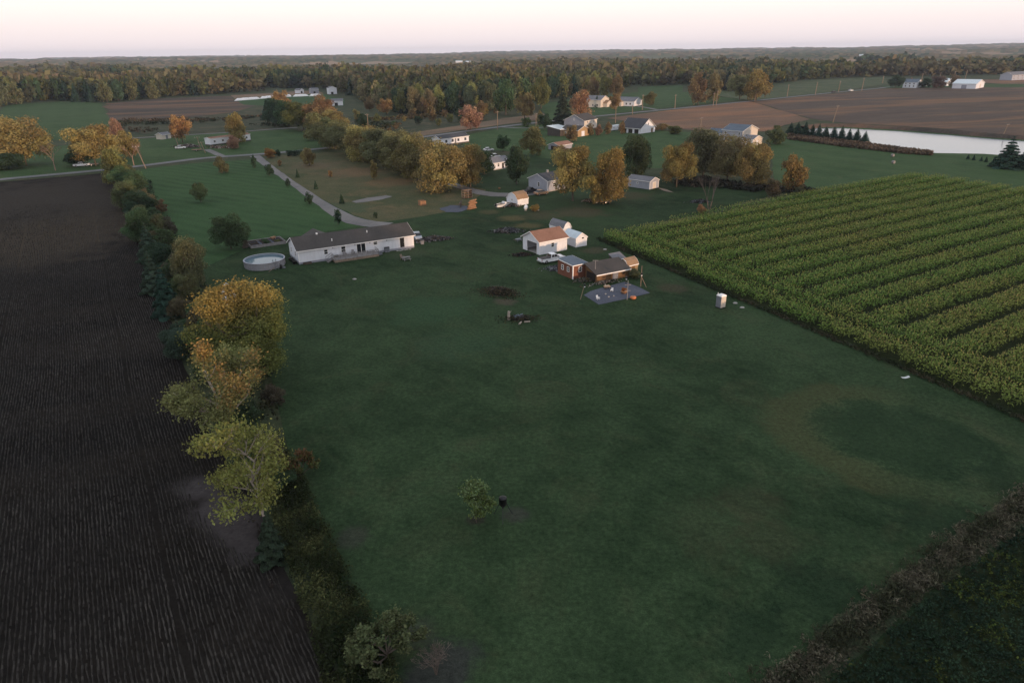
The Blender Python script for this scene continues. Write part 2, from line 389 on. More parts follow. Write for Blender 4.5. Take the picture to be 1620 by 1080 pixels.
# --- the ground: one sheet to the horizon
S_ = 14000
ground = MB().add([(-S_, -3000, -.05), (S_, -3000, -.05), (S_, S_, -.05), (-S_, S_, -.05)], [(0, 1, 2, 3)]).build('ground', 'rough_grass')
ground['kind'] = 'structure'
sheet('lawn', gpoly((430, 600), (300, 480), (235, 300), (420, 262), (640, 262), (760, 262), (830, 240), (1080, 290), (1300, 300)) + [G(1240, 305), G(990, 365), G(1140, 460), G(1640, 650), G(1800, 700), G(1250, 1200), G(760, 1300), G(540, 1080)], 0.0, 'lawn')
sheet('mown_lawn', gpoly((222, 268), (310, 258), (404, 252), (452, 283), (500, 318), (548, 348), (575, 357), (520, 366), (455, 376), (400, 388), (330, 420), (262, 400), (238, 340)), .012, 'mown_lawn', jit=.4)
sheet('side_lawn', gpoly((412, 251), (445, 246), (540, 240), (620, 262), (690, 285), (770, 300), (735, 330), (650, 345), (600, 352), (560, 340), (500, 310)), .012, 'dry_lawn', jit=.5)
plow = gpoly((-300, 318), (0, 288), (165, 274), (200, 271), (222, 330), (250, 430), (276, 520), (300, 600), (330, 690), (400, 790), (450, 900), (540, 1080), (600, 1250), (-900, 1250))
sheet('plowed_field', plow, .02, 'dark_soil', jit=.3)
# beyond the road, left
sheet('green_field', gpoly((-80, 190), (0, 176), (12, 166), (95, 161), (160, 163), (186, 209), (100, 222), (-60, 220)), .03, 'pasture', jit=1)
sheet('ploughed_strip', gpoly((163, 164), (245, 156), (365, 152), (375, 158), (420, 160), (385, 176), (270, 190), (182, 190)), .04, 'scrub_soil', jit=3, step=12)
sheet('scrubland', gpoly((182, 190), (270, 190), (385, 176), (430, 166), (520, 168), (560, 190), (560, 215), (455, 203), (270, 214), (190, 211)), .03, 'scrubland', jit=2, step=10)
sheet('strip_meadow', gpoly((366, 158), (510, 148), (545, 158), (545, 168), (470, 166), (420, 168), (385, 166)), .05, 'mown_lawn', jit=2, step=10)
sheet('tan_margin', gpoly((365, 151), (500, 143), (512, 148), (372, 157)), .06, 'tan_field')
sheet('road_verge', gpoly((-200, 262), (0, 240), (150, 226), (270, 216), (455, 205), (530, 215), (540, 233), (430, 242), (320, 250), (165, 268), (0, 283), (-200, 306)), .02, 'pasture', jit=.8)
# centre
sheet('tan_meadow', gpoly((640, 212), (700, 203), (800, 187), (860, 180), (870, 188), (790, 198), (668, 215)), .04, 'tan_field', jit=1, step=8)
sheet('scrub_meadow', gpoly((560, 190), (640, 185), (740, 178), (850, 165), (860, 178), (790, 190), (640, 214), (580, 220)), .03, 'scrubland', jit=2, step=10)
sheet('paddock', gpoly((720, 218), (790, 203), (860, 196), (900, 205), (1000, 205), (1110, 210), (1130, 228), (1080, 268), (940, 262), (800, 240), (740, 234)), .02, 'pasture', jit=1, step=8)
sheet('house_meadow', gpoly((850, 165), (905, 158), (1010, 146), (1090, 146), (1180, 158), (1060, 170), (950, 182), (870, 190)), .05, 'pasture', jit=1, step=12)
sheet('far_field', gpoly((1010, 138), (1080, 135), (1080, 146), (1010, 147)), .06, 'pasture')
sheet('roadside_meadow', gpoly((1085, 146), (1200, 133), (1260, 128), (1400, 122), (1405, 133), (1310, 146), (1185, 159)), .05, 'far_meadow', jit=2, step=15)
sheet('stubble_field', gpoly((960, 187), (1060, 175), (1150, 163), (1188, 161), (1240, 176), (1282, 189), (1240, 198), (1215, 208), (1130, 209), (1060, 203), (1000, 193)), .06, 'stubble_field', jit=1, step=10)
sheet('brown_field', gpoly((1190, 161), (1310, 149), (1392, 141), (1480, 139), (1620, 138), (1850, 140), (1850, 240), (1620, 216), (1480, 203), (1340, 195), (1285, 188), (1240, 176)), .06, 'brown_field', jit=1, step=12)
sheet('farm_field', gpoly((1555, 126), (1700, 124), (1760, 136), (1600, 134), (1556, 131)), .08, 'stubble_field')
sheet('farm_verge', gpoly((1395, 136), (1470, 134), (1620, 133), (1700, 134), (1700, 138), (1400, 139)), .09, 'pasture')
sheet('pond_meadow', gpoly((1220, 226), (1250, 205), (1290, 198), (1400, 200), (1640, 218), (1800, 232), (1860, 330), (1620, 310), (1430, 283), (1290, 300), (1230, 300)), .03, 'pasture', jit=1, step=8)
# roads and tracks
ribbon('road', gpoly((-200, 306), (0, 284), (165, 269), (230, 262), (320, 250), (400, 245), (440, 242), (540, 232), (668, 217), (790, 201), (860, 193), (950, 183.5), (1060, 173), (1180, 161), (1310, 147.5), (1390, 140), (1420, 136)), 4.6, .07, 'asphalt')
ribbon('driveway', gpoly((403, 247), (425, 263), (450, 281), (500, 316), (545, 345), (575, 357), (612, 357)), [4.2, 3.0, 2.7, 2.7, 2.9, 3.8, 6], .06, 'gravel')
ribbon('farm_track', gpoly((326, 237), (336, 240), (346, 246), (358, 249)), 3, .075, 'gravel')
ribbon('far_lane', gpoly((180, 221), (271, 215), (363, 210), (440, 204), (470, 202)), 3.2, .075, 'gravel')
ribbon('yard_track', gpoly((714, 291), (735, 298), (758, 306), (780, 311), (806, 311), (835, 307), (852, 303)), [3, 3.4, 4, 5, 6, 6, 7], .05, 'gravel')
ribbon('house_track', gpoly((790, 201), (815, 203), (850, 203), (880, 200)), 3.0, .08, 'gravel')
ribbon('side_track', gpoly((985, 167), (1000, 166.5), (1030, 172), (1040, 174)), 3.5, .09, 'gravel')
sheet('gravel_patch', gpoly((556, 319), (580, 313), (612, 309), (622, 311), (600, 317), (565, 321)), .05, 'gravel', jit=.4, step=1.5)
sheet('ash_patch', gpoly((697, 330), (712, 325), (738, 326), (745, 331), (725, 336), (705, 336)), .05, 'blue_gravel', jit=.5, step=1.5)
sheet('gravel_pad', gpoly((923, 467), (934, 461), (960, 453), (988, 446), (1012, 455), (1029, 464), (990, 473), (948, 482)), .05, 'blue_gravel', jit=.12, step=1.2)
sheet('sandy_patch', gpoly((1040, 297), (1055, 300), (1066, 305), (1052, 303)), .04, 'dirt_track', jit=.3, step=1.5)

# pond with its banks
t = NT('pond_water'); t.color((.10, .16, .22)); t.rough(.16); t.b.inputs['Specular IOR Level'].default_value = .5; t.b.inputs['IOR'].default_value = 1.33
co = t.coord(); t.bump(t.noise(co, .6, 3), .004, .07)
pond = gpoly((1272, 208), (1290, 203.5), (1330, 203), (1420, 208), (1500, 214), (1580, 221), (1640, 225), (1760, 236), (1700, 246), (1600, 247), (1555, 243.5), (1480, 242.5), (1440, 238), (1380, 230), (1320, 222), (1285, 215))
sheet('pond', pond, .06, 'pond_water', jit=.4, step=6, label='still pale farm pond reflecting the sky')
def berm(name, line, w, h, mat, z0=0.0):
    L = np.array(resample(line, 5, 0, closed=False)); T = np.gradient(L, axis=0); T /= np.linalg.norm(T, axis=1)[:, None]; N = np.stack([-T[:, 1], T[:, 0]], 1)
    V = []; F = []; prof = [(-.5, 0), (-.2, .8), (0, 1), (.2, .8), (.5, 0)]; k = len(prof)
    for i in range(len(L)):
        hh = h * (.85 + .3 * vnoise(L[i][None], 6, 4)[0])
        for a, b in prof: p = L[i] + N[i] * a * w; V.append((p[0], p[1], z0 + hh * b - (.1 if b == 0 else 0)))
        if i: F += [((i - 1) * k + j, (i - 1) * k + j + 1, i * k + j + 1, i * k + j) for j in range(k - 1)]
    o = MB().add(V, F).build(name, mat, smooth=True); o['kind'] = 'structure'; return o
berm('pond_bank', gpoly((1268, 204), (1292, 200.5), (1335, 200), (1420, 204.5), (1500, 210.5), (1580, 217.5), (1640, 221), (1780, 233)), 9, 1.5, 'scrub_soil')
# ================================================================== VEGETATION
def leaf_mat(name, attr=None, trans=.32):
    t = NT(name)
    if attr: a = t.node('ShaderNodeAttribute', attribute_name=attr); base = a.outputs['Color']
    else: oi = t.node('ShaderNodeObjectInfo'); base = oi.outputs['Color']
    r = t.node('ShaderNodeAttribute', attribute_name='rnd')
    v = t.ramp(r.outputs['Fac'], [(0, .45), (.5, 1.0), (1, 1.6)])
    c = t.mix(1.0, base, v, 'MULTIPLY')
    al = t.node('ShaderNodeAttribute', attribute_name='alt')
    hs = t.node('ShaderNodeHueSaturation'); t.link(c, hs.inputs['Color']); t.link(t.math('MULTIPLY_ADD', al.outputs['Fac'], .05, .475), hs.inputs['Hue'])
    c = hs.outputs[0]
    t.color(c); t.rough(.75); t.b.inputs['Specular IOR Level'].default_value = .06
    tr = t.node('ShaderNodeBsdfTranslucent'); t.link(c, tr.inputs[0])
    mx_ = t.node('ShaderNodeMixShader'); mx_.inputs[0].default_value = trans
    t.link(t.b.outputs[0], mx_.inputs[1]); t.link(tr.outputs[0], mx_.inputs[2]); t.link(mx_.outputs[0], t.out.inputs[0])
    return t.m
leaf_mat('leaves'); leaf_mat('leaves_mass', 'col'); leaf_mat('two_tone', 'col')
simple('bark', (.085, .07, .055), .9, .35, 3, bump=.05); simple('pale_bark', (.34, .29, .25), .9, .3, 3); simple('twig', (.12, .095, .08), .9, .3, 3)

def leaf_quads(P, N, size, rng, aspect=1.6, droop=None):
    """rhombic leaf sprays at P facing N; returns verts (4n,3)"""
    n = len(P); N = N / (np.linalg.norm(N, axis=1)[:, None] + 1e-9)
    A = rng.normal(size=(n, 3))
    if droop is not None: A = np.array([0, 0, -1.0]) * droop + A * (1 - droop)
    A -= (A * N).sum(1)[:, None] * N; A /= np.linalg.norm(A, axis=1)[:, None] + 1e-9
    B = np.cross(N, A); s = (np.asarray(size) * rng.uniform(.5, 1.5, n))[:, None]
    a = A * s * aspect * .5; b = B * s * .5
    off = N * s * .15
    V = np.stack([P - a, P + b + off, P + a, P - b + off], 1).reshape(-1, 3)
    return V
def quadF(n): return np.arange(n * 4).reshape(n, 4)

def blob_points(rng, blobs, n, up=.25):
    """points near the surface of a union of ellipsoidal blobs (c, r) where r is (rx,ry,rz)"""
    C = np.array([b[0] for b in blobs]); Rr = np.array([b[1] for b in blobs])
    w = (Rr.prod(1)) ** (2 / 3); w /= w.sum()
    P = []; N = []; tot = 0
    while tot < n:
        k = rng.choice(len(blobs), n, p=w); d = rng.normal(size=(n, 3)); d[:, 2] += up; d /= np.linalg.norm(d, axis=1)[:, None]
        rad = 1.04 - np.abs(rng.normal(0, .20, n)); p = C[k] + d * Rr[k] * rad[:, None]
        depth = np.full(n, 9.0)
        for j in range(len(blobs)):
            q = np.linalg.norm((p - C[j]) / Rr[j], axis=1); q[k == j] = 9; depth = np.minimum(depth, q)
        keep = (depth > .72) | (rng.random(n) < .12)
        P.append(p[keep]); N.append(d[keep]); K = k[keep]; tot += keep.sum()
        if len(P) == 1: KK = [K]
        else: KK.append(K)
    P = np.concatenate(P)[:n]; N = np.concatenate(N)[:n]; K = np.concatenate(KK)[:n]
    return P, N, K
def core(blobs, shrink=.72):
    """a coarse inner body so that a crown is not see-through everywhere"""
    V = []; F = []
    for c, r in blobs:
        o = len(V); c = np.array(c); r = np.array(r) * shrink
        for zz, rr in ((-.85, .5), (0, 1), (.85, .5)):
            for k in range(6): V.append(c + r * np.array([rr * math.cos(k * math.pi / 3 + zz), rr * math.sin(k * math.pi / 3 + zz), zz]))
        for l in range(2):
            for k in range(6): F.append((o + l * 6 + k, o + l * 6 + (k + 1) % 6, o + l * 6 + 6 + (k + 1) % 6, o + l * 6 + 6 + k))
        F.append((o + 12, o + 13, o + 14, o + 15)); F.append((o + 12, o + 15, o + 16, o + 17))
    return np.array(V), np.array(F)

def crown_arrays(kind, seed, n, leaf):
    """a crown in a unit frame: tree height 1, crown about 1 wide; returns V, F, rnd, alt, blob heights"""
    rng = np.random.default_rng(seed)
    blobs = []
    if kind in ('round', 'bush', 'egg', 'open'):
        if kind == 'round': z0, z1, rr, nb = .12, 1.0, .5, 34
        elif kind == 'egg': z0, z1, rr, nb = .03, 1.0, .48, 36
        elif kind == 'open': z0, z1, rr, nb = .30, 1.0, .5, 60
        else: z0, z1, rr, nb = 0, 1.0, .5, 20
        zc = (z0 + z1) / 2; zh = (z1 - z0) / 2
        for i in range(nb):
            a = rng.uniform(0, 2 * math.pi); u = rng.uniform(-1, 1) if i else 0; q = rng.random() ** .4 * .86
            if kind == 'egg': q *= 1.08 - .35 * max(u, 0)
            w = math.sqrt(max(.06, 1 - (u * .9) ** 2)); r = rng.uniform(.07, .17) if kind != 'open' else rng.uniform(.05, .10)
            blobs.append(((math.cos(a) * q * rr * w, math.sin(a) * q * rr * w, zc + u * zh * .84), (r, r, r * rng.uniform(.75, 1.05))))
        if kind in ('round', 'egg', 'bush'): blobs.append(((0, 0, zc), (rr * .60, rr * .60, zh * .70)))
        P, N, K = blob_points(rng, blobs, n)
        stray = rng.random(len(P)) < .16; P[stray] += N[stray] * rng.uniform(.01, .075, (stray.sum(), 1)); P[:, 2] = np.maximum(P[:, 2], .01)
        V = leaf_quads(P, N * .7 + rng.normal(size=P.shape) * .55, leaf, rng)
    elif kind == 'willow':
        for i in range(11):
            a = rng.uniform(0, 2 * math.pi); q = math.sqrt(rng.random()) * .3
            blobs.append(((math.cos(a) * q, math.sin(a) * q, rng.uniform(.35, .82)), (rng.uniform(.12, .2),) * 2 + (.2,)))
        blobs.append(((0, 0, .6), (.36, .36, .36)))
        ns = n // 9; P0, N0, K0 = blob_points(rng, blobs, ns, .35)
        Ln = rng.uniform(.08, .42, ns) * np.clip(P0[:, 2] * 1.1, .3, 1)
        tt = np.linspace(0, 1, 9)
        P = P0[:, None, :] + np.stack([N0[:, None, 0] * .05 * tt ** .5, N0[:, None, 1] * .05 * tt ** .5, -Ln[:, None] * tt], 2) + rng.normal(0, .012, (ns, 9, 3))
        P[..., 2] = np.maximum(P[..., 2], .06 + rng.random((ns, 9)) * .05)
        N = np.repeat(N0[:, None, :] * np.array([1, 1, .3]), 9, 1).reshape(-1, 3); K = np.repeat(K0, 9); P = P.reshape(-1, 3)
        V = leaf_quads(P, N + rng.normal(size=P.shape) * .4, leaf, rng, 2.4, .75)
    elif kind == 'conifer':
        z = 1 - np.sqrt(rng.random(n)) * .94; lay = np.round(z * 11) / 11; z = z * .45 + lay * .55
        a = rng.uniform(0, 2 * math.pi, n); lobes = .8 + .2 * np.sin(a * 5 + lay * 40)
        q = (1 - z) * .52 * lobes * (1 - np.abs(rng.normal(0, .22, n))) + .01
        P = np.stack([np.cos(a) * q, np.sin(a) * q, z - q * .16], 1)
        N = np.stack([np.cos(a), np.sin(a), np.full(n, .7)], 1); K = (lay * 11).astype(int) * 7 + (a * 1.1).astype(int)
        V = leaf_quads(P, N + rng.normal(size=P.shape) * .4, leaf, rng, 1.9)
        blobs = [((0, 0, .3), (.30, .30, .26)), ((0, 0, .6), (.17, .17, .25))]
    kr = rng.random(int(K.max()) + 2)[K]
    rnd = np.clip(.55 * rng.random(len(P)) + .45 * kr, 0, 1); alt = np.clip(kr * .6 + rng.random(len(P)) * .4, 0, 1)
    return V, quadF(len(P)), rnd, alt, P, blobs
def crown_mesh(name, kind, seed, n, leaf, with_core=.62, fn=None):
    V, F, rnd, alt, P, blobs = crown_arrays(kind, seed, n, leaf)
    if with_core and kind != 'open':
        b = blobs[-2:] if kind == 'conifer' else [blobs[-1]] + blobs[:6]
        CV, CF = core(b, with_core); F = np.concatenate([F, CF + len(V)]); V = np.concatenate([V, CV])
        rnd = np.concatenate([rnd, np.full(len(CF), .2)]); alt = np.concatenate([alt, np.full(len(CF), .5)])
    at = {'rnd': rnd, 'alt': alt}
    if fn is not None:
        FP = V[F].mean(1); at['col'] = fn(FP, alt)
    return np_mesh(name, V, F, at)
def limb_mesh(seed, kind='round', spread=.33, top=.8, r=.022, forks=5):
    """trunk with limbs, unit frame"""
    rng = random.Random(seed); mb = MB()
    if kind == 'conifer': mb.tube((0, 0, -.02), (0, 0, .95), r, r * .2, 6)
    else:
        h0 = .3 if kind != 'willow' else .24
        j = (rng.uniform(-.02, .02), rng.uniform(-.02, .02))
        mb.tube((0, 0, -.02), (j[0], j[1], h0), r * 1.25, r, 7)
        def grow(p, d, l, rad, lev):
            q = (p[0] + d[0] * l, p[1] + d[1] * l, p[2] + d[2] * l)
            mb.tube(p, q, rad, rad * .62, 5 if lev < 2 else 4)
            if lev < (3 if kind in ('open', 'bare') else 2):
                for k in range(rng.choice((2, 3, 3)) if lev else 3):
                    dd = Vector(d) + Vector((rng.uniform(-1, 1), rng.uniform(-1, 1), rng.uniform(-.35, .6))) * .62; dd.normalize()
                    grow(q, dd, l * rng.uniform(.62, .85), rad * .6, lev + 1)
        for k in range(forks):
            a = k * 2 * math.pi / forks + rng.uniform(-.4, .4); s = spread * rng.uniform(.6, 1.1)
            d = Vector((math.cos(a) * s * 2.2, math.sin(a) * s * 2.2, rng.uniform(.8, 1.2))).normalized()
            grow((j[0], j[1], h0 * rng.uniform(.75, 1)), d, (top - h0) * .42, r * .62, 0)
    me = bpy.data.meshes.new('trunk'); me.from_pydata(mb.v, [], mb.f); me.update(); return me
def airy_tree(seed, n, leaf, fn, forks=5, lean=.0, levels=4, rise=1.0, spread=.9, fuzz=.03, leader=False):
    """a thin-leaved tree whose sprays sit along its own twigs; unit frame"""
    R2 = random.Random(seed); rng = np.random.default_rng(seed); segs = []
    def grow(p, d, l, rad, lev):
        q = p + d * l; segs.append((p, q, rad, lev))
        if lev < levels:
            for k in range(3 if lev < 2 else R2.choice((2, 3))):
                dd = (d * 1.0 + Vector((R2.uniform(-1, 1), R2.uniform(-1, 1), R2.uniform(-.45, .75) * rise)) * spread * .72).normalized()
                grow(p.lerp(q, R2.uniform(.65, 1.0)), dd, l * R2.uniform(.58, .82), rad * .58, lev + 1)
    base = Vector((0, 0, 0))
    if leader:                                    # one stem with side branches all the way up
        pt = [Vector((R2.uniform(-.02, .02) * k, R2.uniform(-.02, .02) * k, k * .13)) for k in range(7)]
        for k in range(6): segs.append((pt[k], pt[k + 1], .020 * (1 - k / 7.5), 0))
        for k in range(forks * 4):
            f = R2.uniform(.16, 1.0); i_ = min(5, int(f * 6)); p_ = pt[i_].lerp(pt[i_ + 1], f * 6 - i_ if i_ < 6 else 1); a = k * 2.4 + R2.uniform(-.4, .4)
            d = Vector((math.cos(a) * spread, math.sin(a) * spread, R2.uniform(.35, 1.0))).normalized(); grow(p_, d, .17 * (1.15 - .75 * f), .008, 2)
    else:
        top = Vector((lean * .25, 0, .18)); segs.append((base, top, .026, 0))
        for k in range(forks):
            a = k * 2 * math.pi / forks + R2.uniform(-.5, .5); d = Vector((math.cos(a) * spread, math.sin(a) * spread, R2.uniform(.5, 1.5))).normalized(); grow(base.lerp(top, R2.uniform(.6, 1)), d, R2.uniform(.2, .3), .016, 1)
        grow(top, Vector((lean, 0, 1)).normalized(), .30, .014, 1)
    tips = [s_ for s_ in segs if s_[3] >= 2]; A = np.array([s_[0] for s_ in tips]); B = np.array([s_[1] for s_ in tips]); ln = np.linalg.norm(B - A, axis=1) * np.array([max(.15, s_[3] - 1.7) ** 2 for s_ in tips])
    k = rng.choice(len(tips), n, p=ln / ln.sum()); P = A[k] + (B - A)[k] * rng.random((n, 1)) ** .7 + rng.normal(0, fuzz, (n, 3))
    ext = np.percentile(np.abs(P[:, :2] - P[:, :2].mean(0)), 98); sx_ = .5 / ext; zt = np.percentile(P[:, 2], 99.5)
    sc = np.array([sx_, sx_, 1 / zt]); P = P * sc
    N = rng.normal(size=(n, 3)) + np.array([0, 0, .7]); V = leaf_quads(P, N, leaf, rng, 1.5)
    kr = rng.random(len(tips))[k]; rnd = np.clip(.6 * rng.random(n) + .4 * kr, 0, 1)
    cm = np_mesh('crown', V, quadF(n), {'rnd': rnd, 'alt': np.clip(kr * .5 + rng.random(n) * .5, 0, 1), 'col': fn(P, rng.random(n))})
    m = MB()
    for p, q, rad, lev in segs: m.tube([p[i] * sc[i] for i in range(3)], [q[i] * sc[i] for i in range(3)], max(rad, .0035), rad * .62, 6 if lev < 2 else 3, False)
    tm = bpy.data.meshes.new('trunk'); tm.from_pydata(m.v, [], m.f); tm.update(); return cm, tm
LIB = {}
def lib(kind, var, dense):
    key = (kind, var, dense)
    if key not in LIB:
        n, lf = {2: (13500, .0195), 1: (4200, .033), 0: (850, .064)}[dense]
        if kind == 'willow': n = int(n * 1.3); lf *= .8
        sd = hash(kind) % 97 if False else sum(map(ord, kind)) + var * 13 + dense * 101
        cm = crown_mesh('crown', kind, sd, n, lf, .66 if dense < 2 else .55); cm.materials.append(MATS['leaves'])
        tm = limb_mesh(sd, kind, forks=5 if dense else 3, r=.02 if dense else .024); tm.materials.append(MATS['bark'])
        LIB[key] = (cm, tm)
    return LIB[key]
TREE_N = 0
TREES = []
def tree(kind, x, y, top, w, col, label=None, group=None, cat='tree', name='tree', dense=None, lean=(0, 0), dz=0.0, world=None):
    """a tree rooted where the sight line (x, y) meets the ground, its top and width given in picture pixels at that distance"""
    global TREE_N
    p = G(x, y) if world is None else world[0]
    if world is None:
        dist = np.hypot(*p); dep = math.atan2(HGT, dist)
        wd = size_at(x, y, w); h = size_at(x, y, y - top) / math.cos(dep) * .97
        h = max(h - .35 * wd * math.tan(dep) * (kind != 'conifer'), .4 * h)
        hp = w
    else: h, wd = world[1], world[2]; hp = 20
    if dense is None: dense = 2 if hp > 48 else (1 if hp > 17 else 0)
    TREE_N += 1; rng = random.Random(TREE_N * 7 + 3)
    cm, tm = lib(kind, TREE_N % (3 if dense else 4), dense)
    o = empty(name, p, rng.uniform(0, 6.28)); o.rotation_euler = (lean[0], lean[1], o.rotation_euler[2])
    for nm, me in (('trunk', tm), ('crown', cm)):
        c = bpy.data.objects.new(nm, me); COL.objects.link(c); c.parent = o; c.scale = (wd, wd, h)
        if nm == 'crown':
            k = rng.uniform(1.7, 2.15); c.color = (col[0] * k, col[1] * k, col[2] * k, 1)
        else: c.scale = (min(wd, h * .8), min(wd, h * .8), h)
    tag(o, label, cat, group); TREES.append(o)
    return o
GRN = (.036, .062, .030); DGR = (.022, .040, .024); OLV = (.070, .076, .030); YEL = (.148, .122, .052); GLD = (.135, .112, .046); ORG = (.15, .100, .048)
BRN = (.105, .078, .042); PNK = (.17, .105, .075); CON = (.016, .034, .026); BLU = (.030, .048, .034); YGR = (.095, .100, .032)
# ================================================================== CROPS AND MASSES (nobody could count them)
RNG = np.random.default_rng(11)
def stuff(name, V, F, attrs, mat, label, cat):
    me = np_mesh(name, V, F, attrs); o = link(name, me, mat); return tag(o, label, cat, kind='stuff')

# --- corn: rows of plants, headland rows along the lawn, wheel gaps every few rows
cA, cB = G(948, 378), G(1432, 281)                 # near-left corner, far corner
dB = (cB - cA) / np.linalg.norm(cB - cA)           # along the far edge
dE = G(1620, 662) - cA; dE /= np.linalg.norm(dE)   # along the lawn edge
corn_poly = [cA, G(1100, 346), G(1250, 316), cB, G(1480, 284), G(1560, 296), G(1640, 309), G(1900, 345), cA + dE * 125 + dB * 90, cA + dE * 125, G(1620, 662), G(1430, 583), G(1300, 527), G(1180, 478), G(1050, 424), G(980, 396)]
sheet('corn_field', corn_poly, .035, 'corn_floor')
HEAD = 9.0
nE = np.array([-dE[1], dE[0]]); nE = nE if nE @ dB > 0 else -nE     # into the field from the lawn edge
uu = UA; vv = VA
pts = []
for k in range(12):                                # headland rows
    if k in (6, 7): continue
    s_ = np.arange(0, 125, .42); p = cA + np.outer(s_, dE) + nE * (.5 + k * .76); pts.append(np.column_stack([p, np.ones(len(p))]))
k = 0
for q in np.arange(-140, 140, .76):                # main rows along UA
    k += 1
    if k % 8 in (0, 1): continue
    sh_ = .8 if k % 8 == 2 else 1.0
    s_ = np.arange(-40, 190, .45); p = cA + np.outer(s_, uu) - vv * q
    d = (p - cA) @ nE; p = p[d > HEAD + 1.0]; pts.append(np.column_stack([p, np.full(len(p), sh_)]))
P = np.concatenate(pts); P[:, :2] += RNG.normal(0, .07, (len(P), 2))
P = P[inside(P[:, :2], corn_poly)]; HF = P[:, 2]; P = P[:, :2]
pr = project(np.column_stack([P, np.full(len(P), 1.5)])); ok = (pr[:, 0] > -40) & (pr[:, 0] < 1680); P = P[ok]; HF = HF[ok]
de_ = (P - cA) @ nE; ok = (RNG.random(len(P)) > .06) & ((de_ > 1.6) | (vnoise(P, 1.4, 7) > .28)); P = P[ok]; HF = HF[ok]
n = len(P)
far = np.hypot(P[:, 0], P[:, 1])
H = (1.62 + .4 * vnoise(P, 9, 3) + RNG.normal(0, .16, n)) * np.where(vnoise(P, 2.2, 8) < .12, .72, 1) * HF
yel = np.clip((vnoise(P, 22, 5) * .6 + vnoise(P, 6, 6) * .4 - .42) * 3.2, 0, 1)
yel = np.clip(yel * np.clip(1.25 - (far - 110) / 110, .15, 1.1), 0, 1)
nl = 6
zf = RNG.uniform(.22, .92, (n, nl)); az = RNG.uniform(0, 6.283, (n, nl)); ln = RNG.uniform(.38, .68, (n, nl)) * (1.15 - .5 * zf); wd = RNG.uniform(.14, .24, (n, nl))
b0 = np.stack([np.broadcast_to(P[:, 0:1], (n, nl)), np.broadcast_to(P[:, 1:2], (n, nl)), zf * H[:, None]], 2)
d = np.stack([np.cos(az), np.sin(az), np.zeros_like(az)], 2); sd = np.stack([-np.sin(az), np.cos(az), np.zeros_like(az)], 2); zz = np.array([0, 0, 1.0])
mid = b0 + d * (ln * .5)[..., None] + zz * (ln * .32)[..., None]
tip = b0 + d * ln[..., None] + zz * (ln * RNG.uniform(-.25, .45, (n, nl)))[..., None]
V1 = np.stack([b0, mid + sd * (wd / 2)[..., None], tip, mid - sd * (wd / 2)[..., None]], 2).reshape(-1, 3)
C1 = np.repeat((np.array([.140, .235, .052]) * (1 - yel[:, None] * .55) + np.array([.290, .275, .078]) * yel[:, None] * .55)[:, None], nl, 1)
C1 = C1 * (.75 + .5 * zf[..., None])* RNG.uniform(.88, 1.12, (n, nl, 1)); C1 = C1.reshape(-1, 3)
# tassels
a2 = RNG.uniform(0, 6.283, n); tw = .075; dd = np.stack([np.cos(a2), np.sin(a2), 0 * a2], 1)
tb = np.column_stack([P, H * .9]); tt_ = tb + np.column_stack([RNG.normal(0, .08, (n, 2)), np.full(n, .45)])
V2 = np.stack([tb, (tb + tt_) / 2 + dd * tw, tt_, (tb + tt_) / 2 - dd * tw], 1).reshape(-1, 3)
C2 = np.array([.21, .19, .08]) * (.6 + .6 * RNG.random((n, 1))) * (.55 + .45 * yel[:, None]) + np.array([.06, .10, .03]) * (1 - yel[:, None])
# stalk
V3 = np.stack([np.column_stack([P, 0 * H]), np.column_stack([P, H * .5]) + dd * .05, np.column_stack([P, H]), np.column_stack([P, H * .5]) - dd * .05], 1).reshape(-1, 3)
C3 = np.full((n, 3), (.05, .06, .02))
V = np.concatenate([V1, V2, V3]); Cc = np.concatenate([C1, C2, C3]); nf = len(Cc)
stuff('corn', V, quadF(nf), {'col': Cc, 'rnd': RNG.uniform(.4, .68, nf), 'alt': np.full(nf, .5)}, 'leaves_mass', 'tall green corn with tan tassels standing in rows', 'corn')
print('corn plants', n)

